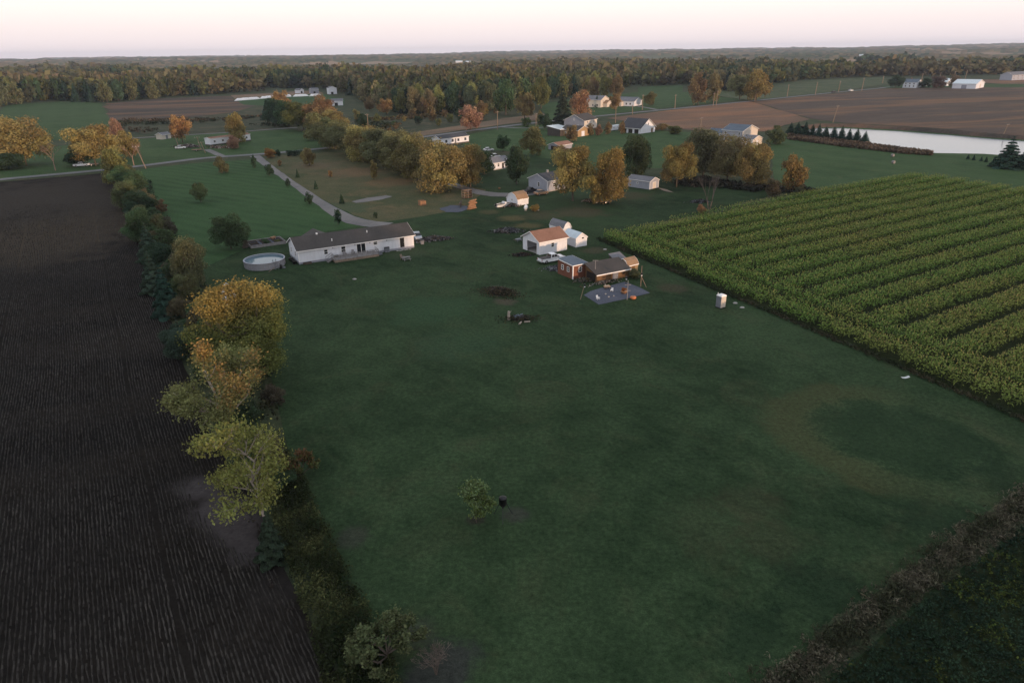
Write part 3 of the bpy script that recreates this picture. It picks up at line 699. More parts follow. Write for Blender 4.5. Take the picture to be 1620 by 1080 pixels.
# --- stubble rows on the dark field
plow_np = np.array(plow); BARE = np.array(gpoly((292, 770), (335, 745), (360, 780), (390, 815), (415, 845), (420, 880), (375, 870), (330, 830), (312, 800)))
rows_V = []; rows_F = []; rows_r = []; vo = 0
o0 = G(100, 1080)
for k in range(-330, 170):
    if k % 24 == 0 and k % 48: continue             # wheel tracks
    s_ = np.concatenate([np.arange(-30, 70, .36), np.arange(70, 190, .7)]); c = o0 + np.outer(s_, VA) + UA * (k * .305)
    c = c + np.outer((vnoise(c, 18, 3) - .5) * .6 + (vnoise(c, 1.2, k) - .5) * .12, UA)
    ok = inside(c + UA * .5, plow_np) & inside(c, plow_np) & ~inside(c, BARE)
    pr = project(np.column_stack([c, 0 * s_])); ok &= (pr[:, 2] > 5) & (pr[:, 0] > -30) & (pr[:, 0] < 640) & (pr[:, 1] < 1130)
    if ok.sum() < 8: continue
    c = c[ok]; m = len(c); wdt = .035 + .06 * vnoise(c, .6, k); hh = (.03 + .09 * RNG.random(m)) * (vnoise(c, 2.5, 4 + k) > .2)
    a = c + np.outer(wdt, UA); b = c - np.outer(wdt, UA)
    rows_V.append(np.stack([np.column_stack([a, np.full(m, .015)]), np.column_stack([c + RNG.normal(0, .02, (m, 2)), hh + .03]), np.column_stack([b, np.full(m, .015)])], 1).reshape(-1, 3))
    i = np.arange(m - 1) * 3 + vo
    dist_ = np.hypot(c[:-1, 0], c[:-1, 1]); brk = (np.hypot(*(c[1:] - c[:-1]).T) < 1.2) & (RNG.random(m - 1) > np.clip((dist_ - 165) / 80, .02, 1)) & (vnoise(c[:-1], 5, k % 7) * .5 + vnoise(c[:-1], 1.3, k) * .5 > .13)
    i = i[brk]
    rows_F.append(np.concatenate([np.stack([i, i + 1, i + 4, i + 3], 1), np.stack([i + 1, i + 2, i + 5, i + 4], 1)])); vo += m * 3
V = np.concatenate(rows_V); F = np.concatenate(rows_F)
cc = V[F].mean(1)[:, :2]; br = .55 + .8 * vnoise(cc, 7, 2) * vnoise(cc, 1.0, 5) + .25 * RNG.random(len(cc))
stuff('crop_stubble', V, F, {'col': np.array([.057, .052, .047]) * (br * np.clip(1.05 - np.hypot(cc[:, 0], cc[:, 1]) / 420, .5, 1))[:, None], 'rnd': RNG.random(len(F)), 'alt': np.full(len(F), .5)}, 'leaves_mass', 'grey harvested crop stubble standing in long rows on dark soil', 'stubble')

# --- low leafy cover: sprays scattered as clumps
def cover(name, P, h, spread, leaves, leaf, cols, label, cat, seed=1, aspect=1.8, flat=.6):
    rng = np.random.default_rng(seed); n = len(P); h = np.broadcast_to(h, (n,)); spread = np.broadcast_to(spread, (n,))
    p = np.repeat(P, leaves, 0); hh = np.repeat(h, leaves); sp_ = np.repeat(spread, leaves); m = len(p)
    q = np.abs(rng.random(m)) ** .6
    a = rng.uniform(0, 6.283, m); r = sp_ * (.25 + .75 * q) * rng.random(m) ** .5
    V = np.column_stack([p[:, 0] + np.cos(a) * r, p[:, 1] + np.sin(a) * r, hh * q + .03])
    N = np.column_stack([np.cos(a) * .6, np.sin(a) * .6, np.full(m, flat)]) + rng.normal(size=(m, 3)) * .5
    Q = leaf_quads(V, N, leaf, rng, aspect)
    c = np.repeat(cols, leaves, 0) * rng.uniform(.65, 1.35, (m, 1))
    return stuff(name, Q, quadF(m), {'col': c, 'rnd': rng.random(m), 'alt': rng.random(m)}, 'leaves_mass', label, cat)
def fill(poly, n, seed):
    rng = np.random.default_rng(seed); poly = np.array(poly); lo, hi = poly.min(0), poly.max(0)
    p = rng.uniform(lo, hi, (n, 2)); return p[inside(p, poly)]
def mixcol(P, a, b, scale, seed): f = np.clip((vnoise(P, scale, seed) - .3) * 2.2, 0, 1)[:, None]; return np.array(a) * (1 - f) + np.array(b) * f
# hedge bottom / uncut strip along the lawn, lower left
strip = gpoly((408, 700), (440, 690), (480, 760), (510, 830), (548, 900), (590, 980), (640, 1090), (650, 1180), (530, 1180), (505, 1050), (470, 940), (440, 850), (418, 780))
P = fill(strip, 9500, 3); cover('weeds', P, .45 + 1.3 * vnoise(P, 1.6, 2), .38, 15, .105, mixcol(P, (.026, .035, .014), (.074, .084, .034), 1.8, 4), 'dense dark weeds and brambles in an uncut strip beside the lawn', 'weeds', 5, 2.2)
# brown dead weeds on the field side of the hedge
edge = gpoly((200, 280), (214, 278), (236, 340), (262, 430), (290, 520), (300, 610), (360, 700), (420, 800), (455, 900), (520, 1060), (480, 1060), (430, 930), (370, 830), (318, 720), (284, 620), (262, 520), (240, 430), (216, 340))
P = fill(edge, 4200, 6); cover('dry_weeds', P, .35 + .5 * vnoise(P, 4, 2), .5, 7, .16, mixcol(P, (.040, .036, .034), (.065, .054, .044), 3, 4), 'thin grey brown dead weeds along the field edge of the hedge', 'weeds', 7)
# undergrowth beneath the hedge trees
und = gpoly((205, 280), (238, 290), (262, 350), (300, 420), (330, 450), (440, 580), (440, 660), (470, 730), (455, 780), (420, 800), (380, 770), (335, 700), (300, 620), (280, 540), (256, 460), (230, 390))
P = fill(und, 4600, 8); cover('undergrowth', P, .9 + 1.6 * vnoise(P, 5, 2), .9, 24, .21, mixcol(P, (.022, .036, .022), (.050, .050, .028), 4, 4), 'tangled green and brown undergrowth below the hedge trees', 'undergrowth', 9)
# leafy crop in the lower right corner, with the weedy margin before it
crop = gpoly((1640, 822), (1560, 884), (1480, 942), (1400, 1006), (1325, 1070), (1262, 1130), (1200, 1230), (1900, 1230), (1900, 700), (1720, 772))
sheet('crop_soil', crop, .03, 'corn_floor')
P = fill(crop, 24000, 12); f = RNG.random(len(P)) < np.clip((vnoise(P, 2.0, 7) * .6 + vnoise(P, 6, 3) * .4 - .58) * 6, 0, .5)
c_ = mixcol(P, (.018, .036, .022), (.030, .056, .032), 3, 4); c_[f] = (.058, .078, .020)
cover('crop_plants', P, .45 + .35 * vnoise(P, 2, 2), .30, 11, .115, c_, 'low dark leafy crop with a few yellowing plants filling the field corner', 'crop', 13, 1.4, 1.0)
marg = gpoly((1700, 725), (1640, 765), (1520, 845), (1420, 915), (1330, 985), (1230, 1055), (1150, 1115), (1180, 1190), (1262, 1128), (1325, 1068), (1400, 1005), (1480, 940), (1560, 880), (1640, 815), (1720, 770))
sheet('margin', marg, .02, 'rough_grass', jit=.9, step=2)
P = fill(marg, 9000, 15); cover('margin_weeds', P, .25 + .6 * vnoise(P, 2.0, 2), .35, 12, .085, mixcol(P, (.060, .062, .038), (.108, .098, .072), 2.0, 4), 'faded tan weeds in a ragged band between lawn and crop', 'weeds', 16, 2.6)
cl_ = np.array(resample(gpoly((1720, 748), (1640, 788), (1520, 866), (1420, 940), (1330, 1008), (1250, 1072), (1165, 1150)), .08, 0, closed=False)); cl_ = np.repeat(cl_, 3, 0)
P = cl_ + RNG.normal(0, .8, cl_.shape) * (.5 + vnoise(cl_, 3, 2))[:, None]
cover('tall_dry_grass', P, .3 + .6 * vnoise(P, 1.6, 2), .28, 8, .085, mixcol(P, (.048, .054, .032), (.112, .104, .074), 1.3, 4), 'ragged tall dry grass rising out of the band between lawn and crop', 'grass', 44, 3.4, .3)
# fringe of coarse grass at the foot of the corn
fr = [cA + dE * s_ - nE * (.1 + .9 * RNG.random()) for s_ in np.arange(0, 125, .12)]
P = np.array(fr); cover('coarse_grass', P, .25 + .25 * vnoise(P, 3, 2), .25, 7, .12, mixcol(P, (.03, .042, .022), (.06, .055, .034), 3, 4), 'coarse unmown grass at the foot of the corn', 'grass', 17, 3.0)
# reeds before the pond
rd = gpoly((1246, 214), (1300, 219), (1360, 227), (1420, 236), (1474, 242), (1474, 247), (1420, 243), (1350, 235), (1290, 227), (1246, 221))
P = fill(rd, 7000, 18); cover('reeds', P, .9 + .4 * vnoise(P, 5, 2), .6, 6, .34, mixcol(P, (.095, .072, .052), (.15, .11, .08), 6, 4), 'band of dry brown reeds along the near side of the pond', 'reeds', 19, 3.0)
# scrub on the old field beyond the lane
sc_ = gpoly((186, 192), (300, 186), (385, 178), (430, 170), (520, 196), (455, 202), (270, 212), (190, 209))
P = fill(sc_, 2600, 20); P = P[vnoise(P, 30, 3) > .42]
cover('scrub', P, .8 + 1.2 * vnoise(P, 12, 2), 1.6, 9, .7, mixcol(P, (.030, .044, .026), (.10, .075, .05), 14, 4), 'low green and brown scrub over the old field', 'scrub', 21)
sc2 = gpoly((560, 192), (640, 186), (700, 183), (860, 172), (860, 180), (790, 190), (700, 200), (600, 214))
P = fill(sc2, 1500, 22); P = P[vnoise(P, 30, 5) > .45]
cover('brushland', P, 1.0 + 1.8 * vnoise(P, 12, 2), 1.9, 10, .8, mixcol(P, (.036, .050, .028), (.12, .085, .045), 14, 4), 'scrubby brush before the far wood', 'scrub', 23)
# strip of brush behind the tree line right of centre
br_ = gpoly((1060, 290), (1110, 284), (1160, 292), (1210, 296), (1290, 300), (1290, 305), (1200, 305), (1130, 298), (1080, 296))
P = fill(br_, 1300, 24); cover('brush_strip', P, .6 + .8 * vnoise(P, 4, 2), .8, 14, .32, mixcol(P, (.026, .030, .024), (.075, .062, .048), 4, 4), 'dark brush below the tree line right of the small grey shed', 'brush', 25)

# --- far hills under woods
t = NT('far_woods'); at_ = t.node('ShaderNodeAttribute', attribute_name='col'); co = t.coord()
t.color(at_.outputs['Color']); t.rough(.95); t.b.inputs['Specular IOR Level'].default_value = .05; t.bump(t.noise(co, .12, 3, .7), 4, .7)
na, nr = 760, 200
A = np.linspace(-.80, .80, na); Rr = np.exp(np.linspace(math.log(2100), math.log(11500), nr)); AA, RR = np.meshgrid(A, Rr)
PX = np.stack([np.sin(AA) * RR, np.cos(AA) * RR], 2)
rise = np.clip((RR - 2100) / 900, 0, 1); far_ = np.clip((RR - 3000) / 5000, 0, 1.3)
right = np.clip((AA + .05) / .7, 0, 1); left = np.clip((-AA - .05) / .6, 0, 1)
Z = -8 + rise * (4 + 10 * vnoise(PX, 1100, 3) * vnoise(PX, 380, 5) + 4 * vnoise(PX, 520, 15))
Z += far_ * (34 * vnoise(PX, 2300, 6) ** 1.6 + 16 * vnoise(PX, 700, 7) ** 1.5) * (1 - .4 * left) * (1 - .35 * right)
Z += np.exp(-((AA - .60) / .17) ** 2) * np.clip((RR - 5500) / 2500, 0, 1) * 24 * (.5 + .8 * vnoise(PX, 900, 8))
Z += np.exp(-((AA - .55) / .13) ** 2) * np.exp(-((RR - 2500) / 400) ** 2) * 12
ZG = Z.copy()
wooded = np.clip((vnoise(PX, 420, 11) * .7 + vnoise(PX, 150, 16) * .3 - .33) * 7, 0, 1)
# crowns grow coarser with distance
cell = np.clip(14 * RR / 1600, 14, 45); lod = np.log(cell / 14) / math.log(45 / 14)
cr = vnoise(PX, 16, 12) * (1 - lod) + vnoise(PX, 42, 13) * lod
Z += rise * wooded * (5 + 19 * cr)
idx = np.arange(na * nr).reshape(nr, na)
F = np.stack([idx[:-1, :-1], idx[:-1, 1:], idx[1:, 1:], idx[1:, :-1]], 2).reshape(-1, 4)
fc = PX[:-1, :-1].reshape(-1, 2); fw = wooded[:-1, :-1].ravel(); fcr = cr[:-1, :-1].ravel()
cellq = np.stack([np.floor(AA[:-1, :-1].ravel() / .0045), np.floor(np.log(RR[:-1, :-1].ravel()) / .02)], 1); hsh = vnoise(cellq * 1.7 + .31, .43, 2)
pal_i = np.clip((vnoise(fc, 500, 9) * .35 + hsh * .75 - .05) * 6, 0, 5).astype(int); tcl = np.array([(.022, .034, .022), (.034, .050, .026), (.060, .066, .036), (.095, .076, .045), (.125, .092, .05), (.15, .105, .06)])[pal_i] * 1.3
opn = np.where((vnoise(fc, 300, 21) > .5)[:, None], np.array([.26, .19, .13]), np.array([.085, .10, .055]))
fcol = np.where((fw > .4)[:, None], tcl * (.6 + .8 * fcr[:, None]), opn)
o = link('hills', np_mesh('hills', np.column_stack([PX.reshape(-1, 2), Z.ravel()]), F, {'col': fcol}), 'far_woods', smooth=False); o['kind'] = 'structure'
HZ = (A, Rr, Z)
def hill_ground(P):
    a = np.arctan2(P[:, 0], P[:, 1]); r_ = np.hypot(P[:, 0], P[:, 1]); i_ = np.clip(np.searchsorted(Rr, r_), 0, nr - 1); j_ = np.clip(np.searchsorted(A, a), 0, na - 1)
    return np.where(r_ < 2150, 0, np.maximum(ZG[i_, j_], -.5)), wooded[i_, j_]

# --- woods
FL = np.array(gpoly((-420, 186), (-200, 178), (0, 168), (70, 160), (160, 162), (310, 152), (372, 148), (470, 140), (510, 142), (560, 152), (590, 168), (640, 182), (700, 180), (760, 176), (800, 172), (860, 158), (900, 152), (1000, 138), (1085, 134), (1110, 142), (1185, 146), (1225, 134), (1300, 125), (1400, 121), (1460, 121), (1560, 119), (1620, 118.5), (1780, 117)))
fa = np.arctan2(FL[:, 0], FL[:, 1]); fr_ = np.hypot(FL[:, 0], FL[:, 1])
def front(az): return np.interp(az, fa, fr_)
PAL = 1.45 * np.array([GRN, DGR, OLV, (.085, .074, .042), (.078, .072, .042), (.098, .084, .042), (.120, .098, .044), (.135, .092, .046), (.050, .058, .034), (.105, .080, .052), (.062, .066, .034), DGR])
def tree_colors(P, seed):
    r = np.random.default_rng(seed); zone = vnoise(P, 160, 9)
    i = np.clip(((zone * .62 + r.random(len(P)) * .40) * len(PAL) * .9).astype(int), 0, len(PAL) - 1); perm = np.array([1, 0, 11, 8, 2, 10, 3, 4, 5, 9, 6, 7])
    return PAL[perm[i]] * r.uniform(.8, 1.2, (len(P), 1))
low = [crown_arrays(kd, 900 + i, 62, .17) for i, kd in enumerate(('egg', 'round', 'egg', 'round', 'conifer', 'egg'))]
low2 = [crown_arrays(kd, 950 + i, 26, .26) for i, kd in enumerate(('egg', 'round', 'egg', 'round', 'conifer', 'egg'))]
lowc = [core([L_[5][-1]] if L_[5] else [], .95) for L_ in low]
def wood(name, P, h, w, label, seed, z0=None, rr=None):
    rng = np.random.default_rng(seed); cols = tree_colors(P, seed); VV = []; FF = []; CC = []; RR = []; vo = 0
    kinds = rng.choice(6, len(P), p=[.25, .22, .2, .2, .05, .08])
    z0 = np.zeros(len(P)) if z0 is None else z0; rr = np.zeros(len(P)) if rr is None else rr
    for k in range(6):
        for lod in (0, 1):
            idx = np.where((kinds == k) & ((rr > 850) == bool(lod)))[0]
            if not len(idx): continue
            src = (low, low2)[lod][k]; lc = lowc[k]
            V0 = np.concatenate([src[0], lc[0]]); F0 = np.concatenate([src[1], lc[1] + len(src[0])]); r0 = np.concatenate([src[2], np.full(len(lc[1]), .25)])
            a = rng.uniform(0, 6.283, len(idx)); ca, sa = np.cos(a)[:, None], np.sin(a)[:, None]
            X = (V0[None, :, 0] * ca - V0[None, :, 1] * sa) * w[idx][:, None] + P[idx, 0:1]
            Y = (V0[None, :, 0] * sa + V0[None, :, 1] * ca) * w[idx][:, None] + P[idx, 1:2]
            Z = np.broadcast_to(V0[None, :, 2], X.shape) * h[idx][:, None] + z0[idx][:, None]
            VV.append(np.stack([X, Y, Z], 2).reshape(-1, 3)); FF.append((F0[None] + (np.arange(len(idx)) * len(V0))[:, None, None]).reshape(-1, 4) + vo); vo += len(idx) * len(V0)
            CC.append(np.repeat(np.tile(np.array(CON) * 1.3, (len(idx), 1)) if k == 4 else cols[idx], len(F0), 0)); RR.append(np.tile(r0, len(idx)))
    V = np.concatenate(VV); F = np.concatenate(FF)
    return stuff(name, V, F, {'col': np.concatenate(CC), 'rnd': np.concatenate(RR), 'alt': np.random.default_rng(1).random(len(F))}, 'leaves_mass', label, 'woodland')
pts = []; r = 300.0
while r < 2250:
    st = np.interp(r, [300, 600, 1100, 1750, 3000], [9.5, 9.5, 13.5, 22, 36]); aa = np.arange(-.72, .72, st / r) + RNG.uniform(0, st / r)
    aa = aa + RNG.normal(0, .22 * st / r, len(aa)); rr = r + RNG.normal(0, .28 * st, len(aa))
    ok = rr > front(aa) + 10; pts.append(np.stack([np.sin(aa[ok]) * rr[ok], np.cos(aa[ok]) * rr[ok]], 1)); r += st * .95
P = np.concatenate(pts); az = np.arctan2(P[:, 0], P[:, 1]); rr = np.hypot(P[:, 0], P[:, 1])
# clearings among the woods
keep = np.ones(len(P), bool)
for poly in (gpoly((640, 104), (820, 102), (830, 107), (640, 109)), gpoly((520, 112), (600, 110), (600, 114), (520, 116)), gpoly((1010, 139), (1082, 135), (1082, 147), (1010, 148)), gpoly((1390, 121), (1700, 118), (1700, 126), (1390, 128))):
    keep &= ~inside(P, poly)
keep &= vnoise(P, 90, 14) > np.where(rr > 900, .26, .12)
hg, hw_ = hill_ground(P); keep &= (rr < 1500) | (vnoise(P, 300, 21) > .52)
P = P[keep]; rr = rr[keep]; hg = hg[keep]
sp_ = np.interp(rr, [300, 600, 1100, 1750, 3000], [9.5, 9.5, 13.5, 22, 36])
h = (8.5 + 8 * vnoise(P, 75, 4) + 6 * vnoise(P, 28, 6) + RNG.normal(0, 2.2, len(P))); w = sp_ * RNG.uniform(1.0, 1.45, len(P))
wood('woodland', P, h * np.interp(rr, [1500, 3000], [1, 1.25]), w, 'broad autumn woodland of green, brown and gold trees reaching into the distance', 31, hg, rr)
print('wood trees', len(P))
# the wood to the west behind the viewer, whose shade lies over the near land
PV = np.array([-SUN_DIR[1], SUN_DIR[0]])
pts = []
for s_ in (285, 294, 303, 312):
    for p in np.arange(-150, 87, 6.0): pts.append(SUN_DIR * (s_ + RNG.normal(0, 2)) + PV * (p + RNG.normal(0, 1.5)))
P = np.array(pts); wood('west_wood', P, 27 + RNG.normal(0, 2.0, len(P)), RNG.uniform(9, 13, len(P)), 'tall dark wood on the sunset side beyond the crop corner', 33)

# --- haze
t = NT('haze_air'); t.n.remove(t.b)
pv = t.node('ShaderNodeVolumePrincipled'); pv.inputs['Color'].default_value = (.70, .80, 1.0, 1); pv.inputs['Density'].default_value = 0.62e-4; pv.inputs['Anisotropy'].default_value = 0.0
t.link(pv.outputs[0], t.out.inputs['Volume'])
hz = MB().box(-9500, 9500, -700, 12000, -8, 120).build('haze', 'haze_air'); hz['kind'] = 'stuff'; hz['label'] = 'thin evening haze over the far land'; hz['category'] = 'haze'
# ================================================================== TREES, one by one
# near hedgerow, from the road down to the lower edge
HG = 'trees of the hedgerow beside the dark field'
tree('egg', 186, 292, 234, 48, (.095, .095, .035), 'yellow-topped green hedge tree nearest the road end of the hedgerow', HG)
tree('round', 206, 300, 260, 52, GRN, 'second hedge tree from the road, plain green, beside the dark field', HG)
tree('egg', 203, 330, 284, 50, (.055, .068, .032), 'light green hedge tree, third from the road along the dark field', HG)
tree('round', 226, 345, 300, 52, DGR, 'dark green hedge tree, fourth from the road, on the lawn side', HG)
tree('egg', 226, 382, 326, 56, GRN, 'bushy green hedge tree level with the young trees on the lawn', HG)
tree('conifer', 240, 412, 352, 50, BLU, 'blue-green conifer in the hedgerow above the taller dark pair', HG)
tree('egg', 256, 430, 378, 60, DGR, 'dark hedge tree left of the pale pointed one', HG)
tree('conifer', 268, 500, 418, 58, CON, 'dark pointed conifer at the field edge above the big gold tree', HG)
tree('conifer', 246, 462, 396, 52, BLU, 'blue-green conifer at the field edge behind the darkest conifer', HG)
tree('egg', 310, 452, 366, 56, (.070, .075, .040), 'pale olive pointed tree on the lawn side of the hedgerow near the pool', HG)
tree('bush', 290, 440, 396, 48, (.060, .052, .036), 'brownish shrub between the pale pointed tree and the hedge', HG, 'shrub', 'shrub')
tree('bush', 250, 338, 312, 34, (.070, .056, .036), 'rusty shrub at the lawn side of the hedge near the road', HG, 'shrub', 'shrub')
tree('bush', 268, 372, 342, 36, (.050, .048, .036), 'grey-brown shrub at the lawn side of the hedge, second from the road', HG, 'shrub', 'shrub')
tree('bush', 292, 566, 500, 66, BLU, 'blue-green bushy shrub at the foot of the big gold tree', HG, 'shrub', 'shrub')
tree('round', 330, 560, 500, 60, GRN, 'green tree half hidden below the big gold tree', HG)
tree('bush', 392, 690, 624, 70, (.030, .046, .026), 'dark green shrub under the open-limbed tree', HG, 'shrub', 'shrub')
tree('bush', 432, 640, 600, 46, (.050, .044, .032), 'brown shrub between the open-limbed tree and the lawn', HG, 'shrub', 'shrub')
tree('conifer', 432, 884, 812, 66, (.022, .034, .022), 'small blue-green spruce at the field corner of the uncut strip', HG)
fil = [(190, 283), (203, 306), (214, 330), (226, 352), (236, 372), (246, 396), (256, 418), (266, 444), (280, 470), (292, 500), (302, 528), (318, 560), (330, 600), (352, 650), (404, 735), (418, 770)]
for i, (x, y) in enumerate(fil):
    for sd_ in (0, 1):
        kd = ('egg', 'bush', 'round')[(i + sd_) % 3]; wv = np.interp(y, [283, 770], [34, 62]) * (1 if sd_ else .85); xx = x + (14 if sd_ else -2) + i * .6 * sd_
        c = [(.040, .062, .030), (.055, .062, .032), (.032, .052, .028), (.062, .056, .034)][(i * 3 + sd_) % 4]
        tree(kd, xx, y + 3, y + 3 - wv * (1.0 if kd != 'bush' else .75), wv, c, '%s %s filling the hedgerow, %s from the road on the %s side' % (('mid green', 'olive', 'deep green', 'brownish')[(i * 3 + sd_) % 4], 'shrub' if kd == 'bush' else 'small tree', ('first', 'second', 'third', 'fourth', 'fifth', 'sixth', 'seventh', 'eighth', 'ninth', 'tenth', 'eleventh', 'twelfth', 'thirteenth', 'fourteenth', 'fifteenth', 'sixteenth')[i], 'lawn' if sd_ else 'field'), HG, 'shrub' if kd == 'bush' else 'tree', 'shrub' if kd == 'bush' else 'tree', dense=1 if y < 420 else 2)
# the three showpieces, with sunlit tops painted into the first two crowns
def special(label, x, y, h, w, kind, n, leaf, fn, seed, limbs, bark='bark', r=.02, forks=6, corev=.55, lean=(0, 0), spread=.33, name='tree'):
    p = G(x, y); o = empty(name, p); o.rotation_euler = (lean[0], lean[1], 0)
    if kind == 'open': cm, tm = airy_tree(seed, n, leaf, fn, forks, spread=spread, leader=limbs == 'leader')
    else: cm = crown_mesh('crown', kind, seed, n, leaf, corev, fn); tm = limb_mesh(seed, limbs, spread, .92, r, forks)
    cm.materials.append(MATS['two_tone']); tm.materials.append(MATS[bark])
    for nm, me, s_ in (('trunk', tm, (w, w, h)), ('crown', cm, (w, w, h))):
        c = bpy.data.objects.new(nm, me); COL.objects.link(c); c.parent = o; c.scale = s_
    return tag(o, label, 'tree', HG)
def lit_gold_fn(FP, alt):  # low sun on the crown top painted in as golden leaves
    f = np.clip((FP[:, 2] - .62 - FP[:, 0] * .25 + (alt - .5) * .35) * 5, 0, 1)[:, None]
    return np.array([.150, .172, .055]) * (1 - f) + np.array([.29, .215, .070]) * f
special('big round tree with painted sunlit gold crown over green skirts beside the lawn', 392, 594, 12.2, 14.6, 'egg', 36000, .0118, lit_gold_fn, 71, 'round', r=.016)
def lit_open_fn(FP, alt):  # top and right side turn orange: sunset light put into leaf colour
    f = np.clip((FP[:, 2] - .80 + FP[:, 0] * .75 + (alt - .5) * .22) * 6, 0, 1)[:, None]
    return np.array([.200, .210, .085]) * (1 - f) + np.array([.36, .24, .085]) * f
special('open-limbed tree with thin olive leaves and a painted sunlit orange top', 368, 694, 11.0, 12.4, 'open', 15000, .0135, lit_open_fn, 72, 'open', 'pale_bark', .014, 5, 0, (R(6), R(-6)), .95)
def ygr_fn(FP, alt): f = alt[:, None]; return np.array([.185, .205, .060]) * (1 - f) + np.array([.26, .265, .085]) * f
special('slender yellow-green tree with a pale trunk leaning over the bare patch', 430, 836, 10.5, 7.6, 'open', 7500, .0185, ygr_fn, 75, 'leader', 'pale_bark', .012, 6, 0, (R(-4), R(-16)), .75)

def red_fn(FP, alt): f = np.clip((FP[:, 2] - .45 + (alt - .5) * .9) * 2, 0, 1)[:, None]; return np.array([.08, .10, .035]) * (1 - f) + np.array([.15, .085, .045]) * f
special('small reddish green bush on the lawn edge', 476, 758, 3.2, 3.1, 'open', 2600, .045, red_fn, 77, 'open', 'twig', .012, 5, 0, (0, 0), .9, 'shrub')['category'] = 'shrub'
def shr_fn(FP, alt): f = alt[:, None]; return np.array([.070, .092, .042]) * (1 - f) + np.array([.125, .145, .070]) * f
special('large leafy shrub at the lower end of the uncut strip', 614, 1046, 3.6, 5.0, 'open', 7000, .030, shr_fn, 78, 'open', 'twig', .010, 8, 0, (0, 0), 1.1, 'shrub')['category'] = 'shrub'
# lawn and driveway trees
DG = 'young trees along the driveway'
tree('round', 366, 394, 335, 64, (.034, .054, .028), 'dark round tree on the lawn left of the white home')
tree('round', 318, 320, 287, 28, (.045, .062, .03), 'thin young tree alone in the middle of the striped lawn')
tree('bush', 352, 274, 247, 24, (.060, .062, .034), 'olive young tree on the striped lawn near the road')
tree('egg', 403, 266, 246, 10, DGR, 'narrow dark young tree at the road end of the driveway', DG)
tree('round', 427, 278, 258, 16, DGR, 'rounded young tree, second along the driveway from the road', DG)
tree('egg', 456, 295, 282, 9, DGR, 'smallest young tree on the lawn side of the driveway, third from the road', DG)
tree('egg', 490, 323, 303, 15, DGR, 'dense young tree, fourth along the driveway from the road', DG)
tree('round', 535, 356, 330, 14, DGR, 'young tree on a thin trunk just behind the white home', DG)
tree('conifer', 471, 281, 267, 8, DGR, 'tiny conifer on the dry lawn nearest the road', DG)
tree('conifer', 500, 299, 285, 9, DGR, 'tiny conifer on the dry lawn, second from the road', DG)
tree('conifer', 541, 322, 306, 11, DGR, 'tiny conifer beside the oval gravel patch', DG)
tree('bush', 594, 345, 334, 7, DGR, 'tiny shrub on the dry lawn behind the white home', DG, 'shrub', 'shrub')
tree('egg', 490, 262, 233, 24, YEL, 'small golden tree on the dry lawn near the road')
tree('egg', 592, 284, 254, 14, GLD, 'slim golden sapling on the dry lawn before the willows')
tree('bush', 523, 280, 268, 8, ORG, 'tiny orange sapling on the dry lawn', None, 'shrub', 'shrub')
tree('bush', 443, 262, 252, 9, ORG, 'tiny rusty sapling beside the driveway mouth', None, 'shrub', 'shrub')
tree('bush', 427, 250, 234, 22, (.15, .085, .03), 'rusty orange bush at the roadside by the driveway mouth', None, 'shrub', 'shrub')
for i, (x, w, lb) in enumerate(((439, 12, 'dark bush touching the rusty roadside bush'), (459, 13, 'first dark clipped bush left of the golden roadside tree'), (468, 11, 'middle dark clipped bush left of the golden roadside tree'), (477, 12, 'dark clipped bush nearest the golden roadside tree'))):
    tree('bush', x, 247, 236, w, DGR, lb, 'dark bushes along the road', 'shrub', 'shrub')
# far side of the road, left
tree('round', 42, 262, 186, 98, YEL, 'broad golden tree at the roadside on the far left')
tree('round', 152, 262, 197, 82, (.152, .122, .050), 'broad golden tree behind the pickup parked at the roadside')
tree('bush', 12, 268, 236, 60, DGR, 'dark evergreen bush under the leftmost golden tree', None, 'shrub', 'shrub')
tree('bush', 128, 262, 232, 52, DGR, 'dark bush under the right golden tree by the road', None, 'shrub', 'shrub')
tree('egg', 188, 228, 188, 24, PNK, 'pinkish tree behind the golden roadside tree')
tree('round', 206, 250, 207, 36, GLD, 'small gold tree at the head of the hedgerow')
tree('round', 289, 226, 182, 34, (.19, .115, .055), 'orange tree among the sheds of the far left homestead')
tree('egg', 377, 228, 179, 31, GLD, 'tall golden tree at the end of the long white trailer')
tree('bush', 369, 236, 214, 22, PNK, 'low pink-brown bush before the long white trailer', None, 'shrub', 'shrub')
